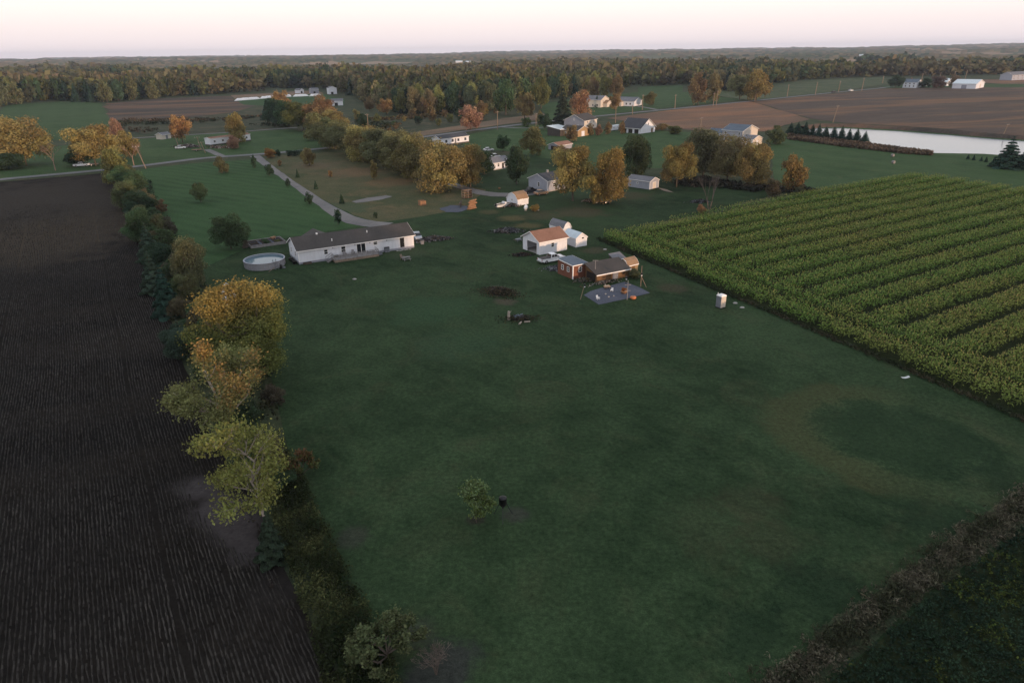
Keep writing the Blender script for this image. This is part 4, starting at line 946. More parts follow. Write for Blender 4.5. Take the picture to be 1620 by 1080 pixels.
# row of willows to the centre
WG = 'row of trees running from the road toward the yard'
row = [('conifer', 424, 190, 163, 20, CON, 'dark conifer at the far end of the long tree row'), ('egg', 438, 196, 160, 30, DGR, 'dark green tree, second from the far end of the long tree row'),
    ('egg', 455, 200, 164, 30, GRN, 'green tree, third from the far end of the long tree row'), ('round', 446, 184, 148, 24, ORG, 'orange tree rising behind the far end of the long tree row'),
    ('round', 480, 206, 166, 46, (.075, .082, .03), 'broad gold-topped green tree in the far part of the long row'), ('round', 512, 208, 157, 44, (.13, .085, .045), 'tall russet tree behind the long row'),
    ('egg', 528, 212, 178, 40, GLD, 'golden tree behind the middle of the long row'), ('egg', 530, 236, 190, 50, (.098, .100, .046), 'olive willow where the long row nears the road'),
    ('round', 552, 244, 198, 48, (.085, .090, .046), 'olive willow just past the road in the long row'), ('egg', 580, 254, 200, 56, (.135, .115, .048), 'yellow-topped willow, third from the road in the long row'),
    ('round', 606, 264, 206, 54, (.080, .086, .046), 'grey-green willow, fourth from the road in the long row'), ('egg', 634, 274, 210, 54, (.095, .094, .046), 'grey-green willow, fifth from the road in the long row'),
    ('round', 660, 286, 214, 52, (.110, .100, .046), 'olive willow beside the great golden willow'), ('egg', 694, 303, 221, 66, (.132, .108, .046), 'great golden willow at the near end of the long row'),
    ('egg', 744, 296, 231, 46, (.130, .108, .046), 'golden willow beside the track, right of the greatest one'), ('bush', 766, 276, 240, 30, DGR, 'dark shrub right of the golden willows'),
    ('egg', 500, 222, 182, 34, (.098, .100, .046), 'olive tree in the gap where the long row crosses the road'), ('round', 517, 230, 190, 34, (.05, .062, .03), 'green tree in the gap where the long row crosses the road'), ('egg', 566, 250, 205, 34, (.098, .100, .046), 'narrow olive tree between two broad ones in the long row'), ('egg', 592, 258, 210, 34, (.09, .085, .035), 'narrow yellowish tree between two broad ones in the long row'), ('egg', 620, 268, 214, 36, (.098, .100, .046), 'narrow olive tree in the near half of the long row'), ('egg', 647, 280, 218, 36, (.10, .09, .036), 'narrow gold-green tree left of the great golden willow')]
for kd, x, y, tp, w, c, lb in row: tree(kd, x, y, tp - 4, w * 1.35, c, lb, WG, 'shrub' if kd == 'bush' else 'tree', 'shrub' if kd == 'bush' else 'tree')
# yard trees, centre and right
yard = [('round', 817, 292, 231, 40, (.030, .044, .024), 'dark dense tree beside the small white house'), ('egg', 843, 246, 202, 36, (.085, .078, .034), 'brown-olive tree on the pasture above the grey house'),
    ('round', 796, 240, 215, 22, GRN, 'small green tree behind the dense dark one'), ('round', 906, 318, 231, 66, (.135, .112, .045), 'great gold-green tree behind the grey house'),
    ('egg', 964, 322, 235, 64, (.13, .098, .036), 'great gold-brown tree left of the small grey shed'), ('egg', 1006, 280, 213, 50, (.034, .046, .024), 'dark green tree behind the small grey shed'),
    ('round', 1070, 296, 227, 54, (.105, .085, .034), 'gold-topped round tree right of the small grey shed'), ('egg', 1112, 280, 204, 70, (.080, .080, .046), 'hazy olive tree right of the gold-topped round one'),
    ('round', 1150, 288, 216, 68, (.098, .086, .046), 'brown-olive tree in the clump before the large grey house'), ('egg', 1192, 296, 221, 58, (.130, .104, .044), 'golden tree at the right end of the clump before the large house'),
    ('round', 1253, 304, 247, 38, (.125, .088, .038), 'rounded bronze tree alone on the field edge'), ('bush', 1222, 312, 284, 24, (.06, .052, .034), 'low brown bush at the top edge of the corn', ),
    ('bush', 1265, 308, 294, 20, (.045, .048, .03), 'small dark bush at the far corner of the corn'), ('bush', 942, 322, 290, 20, YEL, 'little golden bush between the two great gold trees'),
    ('bush', 887, 262, 232, 30, (.13, .085, .04), 'rusty bush beside the little red-roofed hut'), ('bush', 847, 334, 324, 16, (.13, .095, .035), 'rusty bush beside the white gas tank'),
    ('bush', 1002, 440, 424, 22, (.05, .056, .03), 'small shrub at the right corner of the long low coop')]
for kd, x, y, tp, w, c, lb in yard: tree(kd, x, y, tp - 2, w * 1.1, c, lb, None, 'shrub' if kd == 'bush' else 'tree', 'shrub' if kd == 'bush' else 'tree')
# about the farther houses
fh = [('conifer', 890, 202, 138, 44, (.022, .030, .022), 'tall dark spruce beside the far farmhouse'), ('egg', 918, 196, 144, 36, (.165, .10, .06), 'pinkish orange tree behind the far farmhouse'),
    ('round', 800, 182, 129, 40, GRN, 'full green tree left of the far farmhouse'), ('round', 830, 190, 147, 34, (.12, .095, .045), 'orange-green tree left of the tall dark spruce'),
    ('round', 856, 172, 121, 40, OLV, 'broad olive tree behind the tall dark spruce'), ('conifer', 944, 170, 152, 13, CON, 'small dark conifer before the pale twin-gabled house'),
    ('egg', 940, 154, 123, 22, BRN, 'brown tree behind the pale twin-gabled house, left of three'), ('egg', 958, 154, 122, 22, OLV, 'olive tree behind the pale twin-gabled house, middle of three'), ('egg', 975, 154, 120, 22, BRN, 'brown tree behind the pale twin-gabled house, right of three'),
    ('egg', 972, 174, 148, 20, (.13, .09, .04), 'orange tree between the two pale distant houses'), ('bush', 996, 166, 158, 7, DGR, 'clipped bush before the long pale distant house'),
    ('round', 1027, 168, 146, 24, (.085, .08, .036), 'olive tree at the right end of the long pale house'), ('round', 862, 206, 180, 22, DGR, 'dark bush at the mouth of the farmhouse drive'),
    ('bush', 832, 201, 184, 17, GRN, 'green bush by the road left of the farmhouse drive'), ('egg', 854, 198, 176, 12, GLD, 'slim gold tree by the farmhouse drive'),
    ('bush', 905, 224, 198, 24, BRN, 'brown bush before the dark-roofed barn'), ('egg', 934, 214, 196, 15, BRN, 'first of the brown pointed bushes right of the farmhouse'), ('egg', 946, 214, 197, 14, (.12, .075, .05), 'reddest of the brown pointed bushes right of the farmhouse'),
    ('egg', 962, 213, 194, 14, BRN, 'third of the brown pointed bushes right of the farmhouse'), ('egg', 984, 212, 193, 12, BRN, 'brown pointed bush right of the parked camper'), ('bush', 1046, 206, 195, 26, (.12, .095, .05), 'tawny bush right of the steep-gabled barn'),
    ('bush', 1066, 212, 199, 30, OLV, 'olive bush at the field corner right of the steep-gabled barn'), ('bush', 1226, 228, 199, 36, (.055, .068, .034), 'green shrub right of the large grey house'),
    ('round', 745, 206, 167, 40, PNK, 'pinkish tree standing by the bend of the road'), ('egg', 1104, 166, 116, 34, (.12, .088, .05), 'tall thin-crowned tree by the road poles'), ('egg', 1128, 162, 118, 28, (.10, .085, .045), 'tall tree right of the twin road poles'),
    ('egg', 1196, 160, 112, 40, (.15, .115, .045), 'yellowing tall tree at the right end of the roadside wood'), ('round', 1170, 158, 118, 40, (.085, .085, .04), 'olive tree left of the yellowing tall roadside tree'),
    ('round', 1416, 140, 119, 26, DGR, 'round dark tree left of the distant white farmhouse'), ('bush', 1462, 139, 124, 20, DGR, 'dark bush at the right corner of the distant white farmhouse'), ('bush', 1482, 140, 121, 30, (.07, .05, .042), 'brown bush between the distant farmhouse and barns'), ('egg', 1508, 138, 119, 18, (.11, .085, .06), 'bare tan tree before the distant white barns'),
    ('conifer', 1592, 266, 217, 58, CON, 'big dark spruce at the right end of the pond'), ('conifer', 1622, 268, 226, 46, CON, 'spruce cut by the right edge of the view beside the pond')]
for kd, x, y, tp, w, c, lb in fh: tree(kd, x, y, tp, w, c, lb, None, 'shrub' if kd == 'bush' else 'tree', 'shrub' if kd == 'bush' else 'tree')
for i, x in enumerate((1250, 1261, 1273, 1284, 1294, 1305, 1318, 1330, 1342, 1354, 1367)):
    tree('conifer', x, 214 + (x - 1250) * .118, 214 + (x - 1250) * .118 - (20 + (i * 7 % 5)), 21 + (i * 3 % 4), CON, ('first', 'second', 'third', 'fourth', 'fifth', 'sixth', 'seventh', 'eighth', 'ninth', 'tenth', 'last')[i] + ' dark spruce from the left in the row along the pond', 'row of spruces along the pond', dense=1)
for i, (x, y) in enumerate(((1531, 252), (1540, 253.5), (1552, 255), (1559.5, 256.5), (1571, 258))):
    tree('conifer', x, y, y - 8 - i % 2, 7, CON, ('first', 'second', 'middle', 'fourth', 'last')[i] + ' knee-high spruce from the left beside the big pond spruce', 'tiny spruces by the pond', dense=0)
# bare trees: every limb and twig
def bare(label, x, y, h, spread, seed, bark, n=5, stems=1, group=None):
    rng = random.Random(seed); p = G(x, y); o = empty('bare_tree', p); tr = MB(); tw = MB()
    def grow(mb, a, d, l, r, lev):
        b = a + d * l; mb.tube(a, b, r, r * .6, 5 if lev < 1 else 3, cap=False)
        if lev < 5:
            for k in range(3 if lev < 3 else 2):
                dd = (d + Vector((rng.uniform(-1, 1), rng.uniform(-1, 1), rng.uniform(-.2, .5))) * spread).normalized()
                grow(tw if lev >= 1 else mb, b, dd, l * rng.uniform(.6, .8), max(r * .58, .012), lev + 1)
    for k in range(stems):
        a = k * 6.28 / stems; d = Vector((math.cos(a) * .2 * (stems > 1), math.sin(a) * .2 * (stems > 1), 1)).normalized()
        grow(tr, Vector((0, 0, -.1)), d, h * .32, h * .02, 0)
    tr.build('trunk', bark, o); tw.build('crown', 'twig' if bark == 'bark' else bark, o)
    return tag(o, label, 'tree', group)
simple('pink_bark', (.26, .17, .13), .9, .3, 3)
bare('leafless pale pinkish tree between the two golden roadside trees', 88, 270, 10, .8, 5, 'pink_bark')
bare('leafless tree beside the leaning pole at the head of the hedgerow', 212, 262, 10, .7, 6, 'pink_bark')
bare('bare grey tree right of the leaning pole at the head of the hedgerow', 226, 258, 9, .7, 7, 'bark')
bare('bare two-stemmed tan tree at the near edge of the corn', 1121, 336, 9.5, .2, 8, 'twig', stems=2)
bare('bare grey shrub at the bottom edge of the uncut strip', 690, 1066, 2.6, .85, 9, 'twig', stems=4)
tree('bush', 1108, 338, 322, 20, (.14, .085, .05), 'rusty low bush at the foot of the bare two-stemmed tree', None, 'shrub', 'shrub')

# medium trees scattered over the brushland before the wood
rb = np.random.default_rng(8); BL = [('egg', 'upright'), ('round', 'broad'), ('bush', 'low')]
spots = [(566, 190), (585, 176), (598, 196), (612, 182), (622, 200), (634, 178), (640, 192), (652, 186), (662, 198), (672, 182), (684, 192), (694, 199), (703, 186), (712, 194), (722, 182), (731, 193), (742, 180), (758, 190), (768, 182), (640, 172), (662, 172), (690, 176), (716, 174), (738, 172), (604, 166), (620, 170), (588, 160), (770, 172), (785, 180), (575, 205)]
words = ('first', 'second', 'third', 'fourth', 'fifth', 'sixth', 'seventh', 'eighth', 'ninth', 'tenth', 'eleventh', 'twelfth', 'thirteenth', 'fourteenth', 'fifteenth', 'sixteenth', 'seventeenth', 'eighteenth', 'nineteenth', 'twentieth', 'twenty-first', 'twenty-second', 'twenty-third', 'twenty-fourth', 'twenty-fifth', 'twenty-sixth', 'twenty-seventh', 'twenty-eighth', 'twenty-ninth', 'thirtieth')
for i, (x, y) in enumerate(sorted(spots)):
    kd, wd_ = BL[rb.integers(0, 3)]; c, cn = [(GRN, 'green'), (OLV, 'olive'), (GLD, 'golden'), (BRN, 'brown'), (ORG, 'orange'), (DGR, 'dark green'), (DGR, 'dark green')][rb.integers(0, 7)]
    hp_ = rb.uniform(16, 34) * (.6 if kd == 'bush' else 1) * np.interp(y, [160, 200], [1.1, .8]); tree(kd, x, y, y - hp_, hp_ * rb.uniform(.75, 1.05), c, '%s %s %s on the brushy slope, %s from the left' % (cn, wd_, 'bush' if kd == 'bush' else 'tree', words[i]), 'trees on the brushy slope before the wood', 'shrub' if kd == 'bush' else 'tree', 'shrub' if kd == 'bush' else 'tree')
# the wood's own front trees
rng_ = np.random.default_rng(77); cnt = len(TREES); az = -.71; lim = 298
WE = 'trees along the front of the far woods'
ed = []
for rown in range(3):
    az = -.70
    while az < .70:
        rr_ = front(az); st = rng_.uniform(7.5, 12.5) / rr_ * (1 if rr_ < 800 else 1.5)
        ed.append((az + rng_.uniform(-.2, .2) * st, rr_ + rown * 9 - 4 + rng_.uniform(-5, 5))); az += st * 1.25
ed.sort(key=lambda q: q[1]); ed = ed[:max(0, lim - cnt)]
colr = tree_colors(np.array([(math.sin(a) * r_, math.cos(a) * r_) for a, r_ in ed]), 5)
def wood_label(kd, c, a, r_):
    x = project(np.array([[math.sin(a) * r_, math.cos(a) * r_, 8.0]]))[0][0]
    where = ('at the far left edge of the woods', 'behind the left half of the green field', 'behind the right half of the green field', 'behind the left end of the ploughed strip', 'behind the right end of the ploughed strip', 'behind the long white silage bags', 'near the tiny far sheds', 'behind the far end of the long tree row',
        'on the slope right of the long row', 'behind the scrub above the road', 'left of the pinkish roadside tree', 'behind the pinkish roadside tree', 'behind the full green tree', 'behind the tall dark spruce', 'behind the two pale distant houses', 'behind the roadside poles', 'behind the yellowing tall roadside tree', 'behind the nearer upper road poles', 'behind the farther upper road poles', 'behind the distant white farm')
    edges = (0, 60, 160, 240, 330, 420, 500, 560, 610, 660, 710, 760, 830, 900, 1010, 1120, 1210, 1300, 1400)
    w_ = where[int(np.searchsorted(edges, x))]; col_ = 'dark' if max(c) < .05 else ('golden' if c[0] > .15 else ('rusty brown' if c[0] > c[1] * 1.2 else ('olive' if c[0] > .05 else 'green')))
    return '%s %s %s' % (col_, {'egg': 'upright tree', 'round': 'broad tree', 'conifer': 'conifer'}[kd], w_)
for (a, r_), c in zip(ed, colr):
    kd = ('egg', 'round', 'egg', 'egg', 'conifer')[rng_.integers(0, 5) if rng_.random() < .6 else 0]
    hh = rng_.uniform(13, 19.5); tree(kd, 0, 0, 0, 0, tuple(CON if kd == 'conifer' else c), wood_label(kd, c, a, r_), WE, world=((math.sin(a) * r_, math.cos(a) * r_), hh, hh * rng_.uniform(.55, .8)), dense=0 if r_ > 520 else 1)
from collections import defaultdict
dup_ = defaultdict(list)
for o in TREES: dup_[o['label']].append(o)
for lb, os_ in dup_.items():
    if len(os_) > 1:
        os_.sort(key=lambda o: project(np.array([[o.location[0], o.location[1], 8.0]]))[0][0])
        for o, w_ in zip(os_, words): o['label'] = lb + ', ' + w_ + ' from the left'
print('trees', len(TREES))
# ================================================================== BUILDINGS
siding('white_siding', (.72, .74, .81), .2, .10); siding('grey_siding', (.30, .31, .37), .2); siding('blue_grey_siding', (.36, .38, .45), .2); siding('cream_siding', (.62, .56, .50), .2)
siding('red_board', (.19, .075, .048), .25, .2); siding('brown_board', (.17, .095, .045), .25, .25); siding('tan_board', (.40, .27, .15), .25, .2); siding('dark_board', (.07, .06, .055), .25, .25)
shingle('brown_shingle', (.056, .051, .049)); shingle('red_shingle', (.235, .125, .088)); shingle('grey_shingle', (.15, .155, .175)); shingle('dark_shingle', (.055, .058, .068)); shingle('tan_shingle', (.26, .17, .105)); shingle('blue_shingle', (.10, .13, .17))
simple('pale_metal', (.50, .58, .64), .35, .1, .6, .5, .3); simple('white_trim', (.80, .79, .80), .6, .08); simple('glass', (.015, .018, .022), .08, .1, 1, .5); simple('dark_interior', (.02, .018, .017), .9, .3)
simple('grey_wood', (.22, .21, .215), .9, .3, 2.5); simple('tan_wood', (.22, .17, .135), .85, .3, 2.5); simple('orange_wood', (.27, .15, .085), .85, .3, 2.5); simple('dark_wood', (.075, .062, .052), .9, .3, 2.5)
simple('pipe_white', (.8, .8, .8), .5, .1); simple('black_plastic', (.015, .015, .017), .5, .2); simple('grey_plastic', (.16, .17, .20), .5, .15); simple('pole_wood', (.23, .17, .125), .9, .3, 4)
simple('concrete', (.33, .32, .31), .9, .2, 2); simple('rubber', (.018, .018, .019), .8, .2); simple('chrome', (.5, .5, .52), .3, .1, 1, .5, .8)
simple('paint_white', (.74, .76, .80), .28, .05, .5, .5); simple('paint_dark', (.022, .024, .03), .3, .1, .5, .5); simple('paint_silver', (.32, .36, .42), .3, .05, .5, .5, .3); simple('paint_red', (.28, .05, .035), .35, .1, .5, .5); simple('paint_tan', (.42, .27, .17), .4, .1, .5, .4)
simple('lamp_red', (.35, .02, .02), .3, .1); simple('lamp_clear', (.7, .7, .72), .2, .05)

def vec2(p): return np.array(p) if not isinstance(p, tuple) else G(*p)
class Bld:
    """a building standing on ground corners: A near corner, B the end of its right-hand front wall; y runs back"""
    def __init__(s, name, label, cat, A, B, C=None, depth=None, h=2.5, rise=1.0, ridge='x', wall='white_siding', roof='grey_shingle', over=.3, kind='gable', group=None, thick=.12, trim='white_trim', walls=True, zb=0.0):
        a, b = vec2(A), vec2(B); s.L = float(np.hypot(*(b - a))); d = (b - a) / s.L; nrm = np.array([-d[1], d[0]])
        if nrm @ np.array([0, 1]) < 0: nrm = -nrm
        s.D = depth if depth else abs(float((vec2(C) - a) @ nrm)); s.h = h; s.rise = rise; s.ridge = ridge
        s.root = empty(name, a, math.atan2(d[1], d[0])); tag(s.root, label, cat, group)
        W, ax = (s.D, 'x') if ridge == 'x' else (s.L, 'y'); Len = s.L if ridge == 'x' else s.D
        s.W = W; o = over
        if kind == 'gable':
            prof = [(0, zb), (W, zb), (W, h), (W / 2, h + rise), (0, h)]; sl = rise / (W / 2)
            top = [(-o, h - o * sl), (W / 2, h + rise), (W + o, h - o * sl)]
        elif kind == 'gambrel':
            prof = [(0, zb), (W, zb), (W, h), (W * .8, h + rise * .65), (W / 2, h + rise), (W * .2, h + rise * .65), (0, h)]
            top = [(-o * .5, h - o * .8), (W * .2, h + rise * .65), (W / 2, h + rise), (W * .8, h + rise * .65), (W + o * .5, h - o * .8)]
        elif kind == 'shed':       # one slope, low at the front (u=0)
            prof = [(0, zb), (W, zb), (W, h + rise), (0, h)]; sl = rise / W
            top = [(-o, h - o * sl), (W + o, h + rise + o * sl)]
        e = .004
        if walls:
            p_ = [(u, v) for u, v in prof]; MB().prism(p_, ax, 0, Len).build('wall', wall, s.root)
        up = [(u, v + e) for u, v in top]; s.roof = MB().prism(up + [(u, v + thick + e) for u, v in top[::-1]], ax, -o, Len + o).build('roof', roof, s.root)
        if trim:                    # fascia along the gable ends and eaves
            m = MB(); fw = .16
            for t0 in (-o - .03, Len + o + .005):
                for (u0, v0), (u1, v1) in zip(up[:-1], up[1:]):
                    m.prism([(u0, v0 - fw + thick), (u1, v1 - fw + thick), (u1, v1 + thick + .01), (u0, v0 + thick + .01)], ax, t0, t0 + .025)
            for (u, v), dd in ((up[0], -1), (up[-1], 1)):
                a0, a1 = (u - .03, u - .003) if dd < 0 else (u + .003, u + .03)
                m.prism([(a0, v - fw + thick), (a1, v - fw + thick), (a1, v + thick), (a0, v + thick)], ax, -o, Len + o)
            m.build('fascia', trim, s.roof)
    def fbox(s, mb, face, a0, a1, z0, z1, d0, d1):
        if face == 'front': mb.box(a0, a1, -d1, -d0, z0, z1)
        elif face == 'left': mb.box(-d1, -d0, a0, a1, z0, z1)
        elif face == 'right': mb.box(s.L + d0, s.L + d1, a0, a1, z0, z1)
        elif face == 'back': mb.box(a0, a1, s.D + d0, s.D + d1, z0, z1)
    def window(s, face, a, z, w, h, frame='white_trim', pane='glass', bars=True, t=.09):
        m = MB()
        for (x0, x1, z0, z1) in ((a - w / 2, a + w / 2, z, z + t), (a - w / 2, a + w / 2, z + h - t, z + h), (a - w / 2, a - w / 2 + t, z + t, z + h - t), (a + w / 2 - t, a + w / 2, z + t, z + h - t)): s.fbox(m, face, x0, x1, z0, z1, .002, .06)
        if bars: s.fbox(m, face, a - w / 2 + t, a + w / 2 - t, z + h / 2 - .03, z + h / 2 + .03, .002, .05)
        o = m.build('window', frame, s.root); p = MB(); s.fbox(p, face, a - w / 2 + t - .01, a + w / 2 - t + .01, z + t - .01, z + h - t + .01, .001, .025); p.build('pane', pane, o); return o
    def door(s, face, a, z, w, h, mat='grey_plastic', frame='white_trim', knob=True):
        m = MB(); s.fbox(m, face, a - w / 2, a + w / 2, z, z + h, .002, .04); o = m.build('door', mat, s.root)
        f = MB()
        for (x0, x1, z0, z1) in ((a - w / 2 - .09, a - w / 2 - .002, z, z + h + .09), (a + w / 2 + .002, a + w / 2 + .09, z, z + h + .09), (a - w / 2 - .002, a + w / 2 + .002, z + h + .002, z + h + .09)): s.fbox(f, face, x0, x1, z0, z1, .002, .06)
        f.build('frame', frame, o)
        if knob:
            k = MB(); s.fbox(k, face, a + w * .34, a + w * .42, z + h * .45, z + h * .5, .041, .1); k.build('handle', 'chrome', o)
        return o
    def corners(s, w=.13, mat='white_trim', faces=((0, 'front'), (1, 'front'), (0, 'left'))):
        for e_, f in faces:
            m = MB(); Len = s.L if f == 'front' else s.D
            a0, a1 = (-.03 if f == 'front' else 0.002, w) if not e_ else (Len - w, Len + .03)
            s.fbox(m, f, a0, a1, .02, s.h - .02, .003, .03); m.build('corner_board', mat, s.root)
    def skirt(s, mat='concrete', z=.35):
        m = MB(); m.box(-.04, s.L + .04, -.04, s.D + .04, -.05, z); m.build('foundation', mat, s.root)
    def part(s, name, mb, mat, parent=None): return mb.build(name, mat, parent or s.root)

# ---- the long white home in the yard, with deck and rear porch roof
b = Bld('mobile_home', 'long white mobile home with brown roof and a grey deck', 'house', (474, 418.5), (655, 391.5), depth=8.0, h=2.75, rise=1.75, wall='white_siding', roof='brown_shingle', over=.35)
L = b.L; b.skirt('grey_siding', .4); b.corners()
b.window('front', L * .225, 1.25, .85, 1.05); b.window('front', L * .372, 1.15, 1.0, 1.3); b.window('front', L * .652, 1.75, .95, .75)
b.window('left', 2.2, 1.2, .9, 1.1); b.window('left', 5.8, 1.2, .9, 1.1)
b.door('front', L * .893, .45, .95, 2.1, 'dark_interior')
o = b.window('front', L * .525, .45, 2.0, 2.1, bars=False, t=.12); m = MB(); b.fbox(m, 'front', L * .525 - .05, L * .525 + .05, .57, 2.43, .027, .055); m.build('mullion', 'white_trim', o)
for fx, yy in ((.30, .35), (.62, .62)): 
    yv = b.D * yy * .5; zt = b.h + b.rise * yy; MB().tube((L * fx, yv, zt), (L * fx, yv, zt + .55), .09, n=8).build('vent_pipe', 'pipe_white', b.root)
MB().box(L * .2, L * .2 + .3, b.D * .5 - .15, b.D * .5 + .15, b.h + b.rise + .05, b.h + b.rise + .35).build('roof_vent', 'pipe_white', b.root)
for f in (.28, .47, .6, .75):
    m = MB(); b.fbox(m, 'front', L * f, L * f + .18, 2.28, 2.44, .003, .10); m.build('wall_lamp', 'grey_plastic', b.root)
# rear porch
m = MB(); x0, x1 = L * .16, L * .36; m.prism([(x0, 0), (x1, 0), (x1, 2.5), ((x0 + x1) / 2, 3.75), (x0, 2.5)], 'y', b.D + .02, b.D + 4.2); pw = b.part('rear_porch', m, 'white_siding')
m = MB(); xm = (x0 + x1) / 2; m.prism([(x0 - .3, 2.38), (xm, 3.76), (x1 + .3, 2.38), (x1 + .3, 2.52), (xm, 3.9), (x0 - .3, 2.52)], 'y', b.D - 1.8, b.D + 4.5); m.build('porch_roof', 'brown_shingle', pw)
# deck
dk = empty('deck', (0, 0)); bpy.data.objects.remove(dk)
dx0, dx1, dd_, dz = L * .262, L * .640, 2.7, .55
nb = 14
for i in range(nb):
    y0 = -dd_ + i * dd_ / nb; MB().box(dx0, dx1, y0 + .006, y0 + dd_ / nb - .006, dz - .04, dz).build('deck_board', 'grey_wood', b.root)
m = MB(); m.box(dx0 + .03, dx1 - .03, -dd_ + .03, -dd_ + .09, .02, dz - .042); m.box(dx0 + .03, dx0 + .09, -dd_ + .1, -.06, .02, dz - .042); m.box(dx1 - .09, dx1 - .03, -dd_ + .1, -.06, .02, dz - .042); b.part('deck_skirt', m, 'tan_wood')
npst = 8
for i in range(npst + 1):
    x = dx0 + .05 + (dx1 - dx0 - .1) * i / npst; MB().box(x - .045, x + .045, -dd_ + .02, -dd_ + .11, dz, dz + .95).build('post', 'grey_wood', b.root)
for z in (.25, .48, .72, .92):
    MB().box(dx0, dx1, -dd_ + .115, -dd_ + .145, dz + z, dz + z + .1).build('rail', 'grey_wood', b.root)
for xx in (dx0 + .01, dx1 - .05):
    for z in (.3, .6, .9): MB().box(xx, xx + .03, -dd_ + .15, -.35, dz + z, dz + z + .09).build('rail', 'grey_wood', b.root)
for k in range(4):
    MB().box(dx0 - .3 - .28 * k, dx0 - .02 - .28 * k, -1.6, -.35, dz - .15 - .13 * k, dz - .11 - .13 * k).build('step', 'grey_wood', b.root)
for yy in (-1.62, -.33):
    MB().tube((dx0 - 1.15, yy, .9), (dx0, yy, dz + .95), .045, n=4).build('stair_rail', 'grey_wood', b.root); MB().tube((dx0 - 1.1, yy, 0), (dx0 - 1.1, yy, .92), .045, n=4).build('post', 'grey_wood', b.root)
home = b

def on(bld, x, y, z=0.0):
    """world point of a building's own coordinates"""
    r = bld.root.rotation_euler[2]; c, s = math.cos(r), math.sin(r); p = bld.root.location
    return np.array([p[0] + x * c - y * s, p[1] + x * s + y * c]), r
def chair(label, xy, rz, z=0.0, mat='grey_wood', group=None, s=1.0):
    o = empty('garden_chair', xy, rz, z)
    for i in range(4): MB().box(-.28 * s, .28 * s, (-.26 + i * .13) * s, (-.15 + i * .13) * s, .38 * s, .41 * s).build('seat_slat', mat, o)
    for i in range(4):
        x = (-.26 + i * .14) * s; m = MB(); m.add([(x, .27 * s, .4 * s), (x + .11 * s, .27 * s, .4 * s), (x + .11 * s, .5 * s, 1.0 * s), (x, .5 * s, 1.0 * s), (x, .30 * s, .4 * s), (x + .11 * s, .30 * s, .4 * s), (x + .11 * s, .53 * s, 1.0 * s), (x, .53 * s, 1.0 * s)], [(0, 1, 2, 3), (7, 6, 5, 4), (0, 4, 5, 1), (1, 5, 6, 2), (2, 6, 7, 3), (3, 7, 4, 0)]); m.build('back_slat', mat, o)
    for sx_ in (-.3, .3):
        for yy in (-.25, .25): MB().box((sx_ - .035) * s, (sx_ + .035) * s, (yy - .035) * s, (yy + .035) * s, 0, .58 * s).build('leg', mat, o)
        MB().box((sx_ - .07) * s, (sx_ + .07) * s, -.33 * s, .33 * s, .582 * s, .615 * s).build('armrest', mat, o)
    return tag(o, label, 'chair', group)
for x, lb in ((L * .372, 'weathered chair on the deck below the second window'), (L * .445, 'weathered chair on the deck left of the glass door')):
    p, r = on(home, x, -.75); chair(lb, p, r, .552)
p, r = on(home, L * .30, -.6)
o = empty('planter_box', p, r, .552); m = MB(); m.box(-.45, .45, -.2, .2, 0, .4); m.build('box', 'dark_wood', o); m = MB(); m.box(-.4, .4, -.16, .16, .4, .46); m.build('soil', 'dark_interior', o); tag(o, 'dark planter box at the left end of the deck', 'planter')
def bin_(label, xy, rz=0, mat='grey_plastic', h=1.0, w=.55, z=0.0):
    o = empty('dustbin', xy, rz, z); MB().prism([(-w * .42, -w * .42), (w * .42, -w * .42), (w * .42, w * .42), (-w * .42, w * .42)], 'z', 0.0, h * .5).add([], []).build('body', mat, o)
    MB().box(-w * .5, w * .5, -w * .5, w * .5, h * .5, h * .9).build('bin', mat, o); MB().box(-w * .54, w * .54, -w * .54, w * .54, h * .905, h).build('lid', 'black_plastic', o)
    for sx_ in (-1, 1): MB().tube((sx_ * w * .5, w * .45, .1), (sx_ * w * .56, w * .45, .1), .1, n=8).build('wheel', 'rubber', o)
    return tag(o, label, 'bin')
for x, lb in ((L * .735, 'left grey bin standing against the white home wall'), (L * .755, 'right grey bin standing against the white home wall')):
    p, r = on(home, x, -.4); bin_(lb, p, r, 'grey_plastic', 1.05, .5)
def crate(name, label, xy, rz, w, d, h, mat, slats=4, cat='crate', legs=False):
    """open slatted box"""
    o = empty(name, xy, rz)
    for k in range(slats):
        z0 = h * k / slats + .01; z1 = h * (k + 1) / slats - .03
        for nm, bx in (('slat', (-w / 2, w / 2, -d / 2, -d / 2 + .03)), ('slat', (-w / 2, w / 2, d / 2 - .03, d / 2)), ('slat', (-w / 2, -w / 2 + .03, -d / 2 + .032, d / 2 - .032)), ('slat', (w / 2 - .03, w / 2, -d / 2 + .032, d / 2 - .032))):
            MB().box(*bx, z0, z1).build(nm, mat, o)
    MB().box(-w / 2 + .035, w / 2 - .035, -d / 2 + .035, d / 2 - .035, .0, .04).build('floor', mat, o)
    for sx_ in (-1, 1):
        for sy in (-1, 1): MB().box(sx_ * (w / 2 - .08) - .04, sx_ * (w / 2 - .08) + .04, sy * (d / 2 - .08) - .04, sy * (d / 2 - .08) + .04, .042, h + .02).build('post', mat, o)
    return tag(o, label, cat)
p, r = on(home, L * .665, -1.4); crate('storage_crate', 'dark crate at the right end of the deck', p, r, .9, .7, .5, 'grey_plastic', 3)
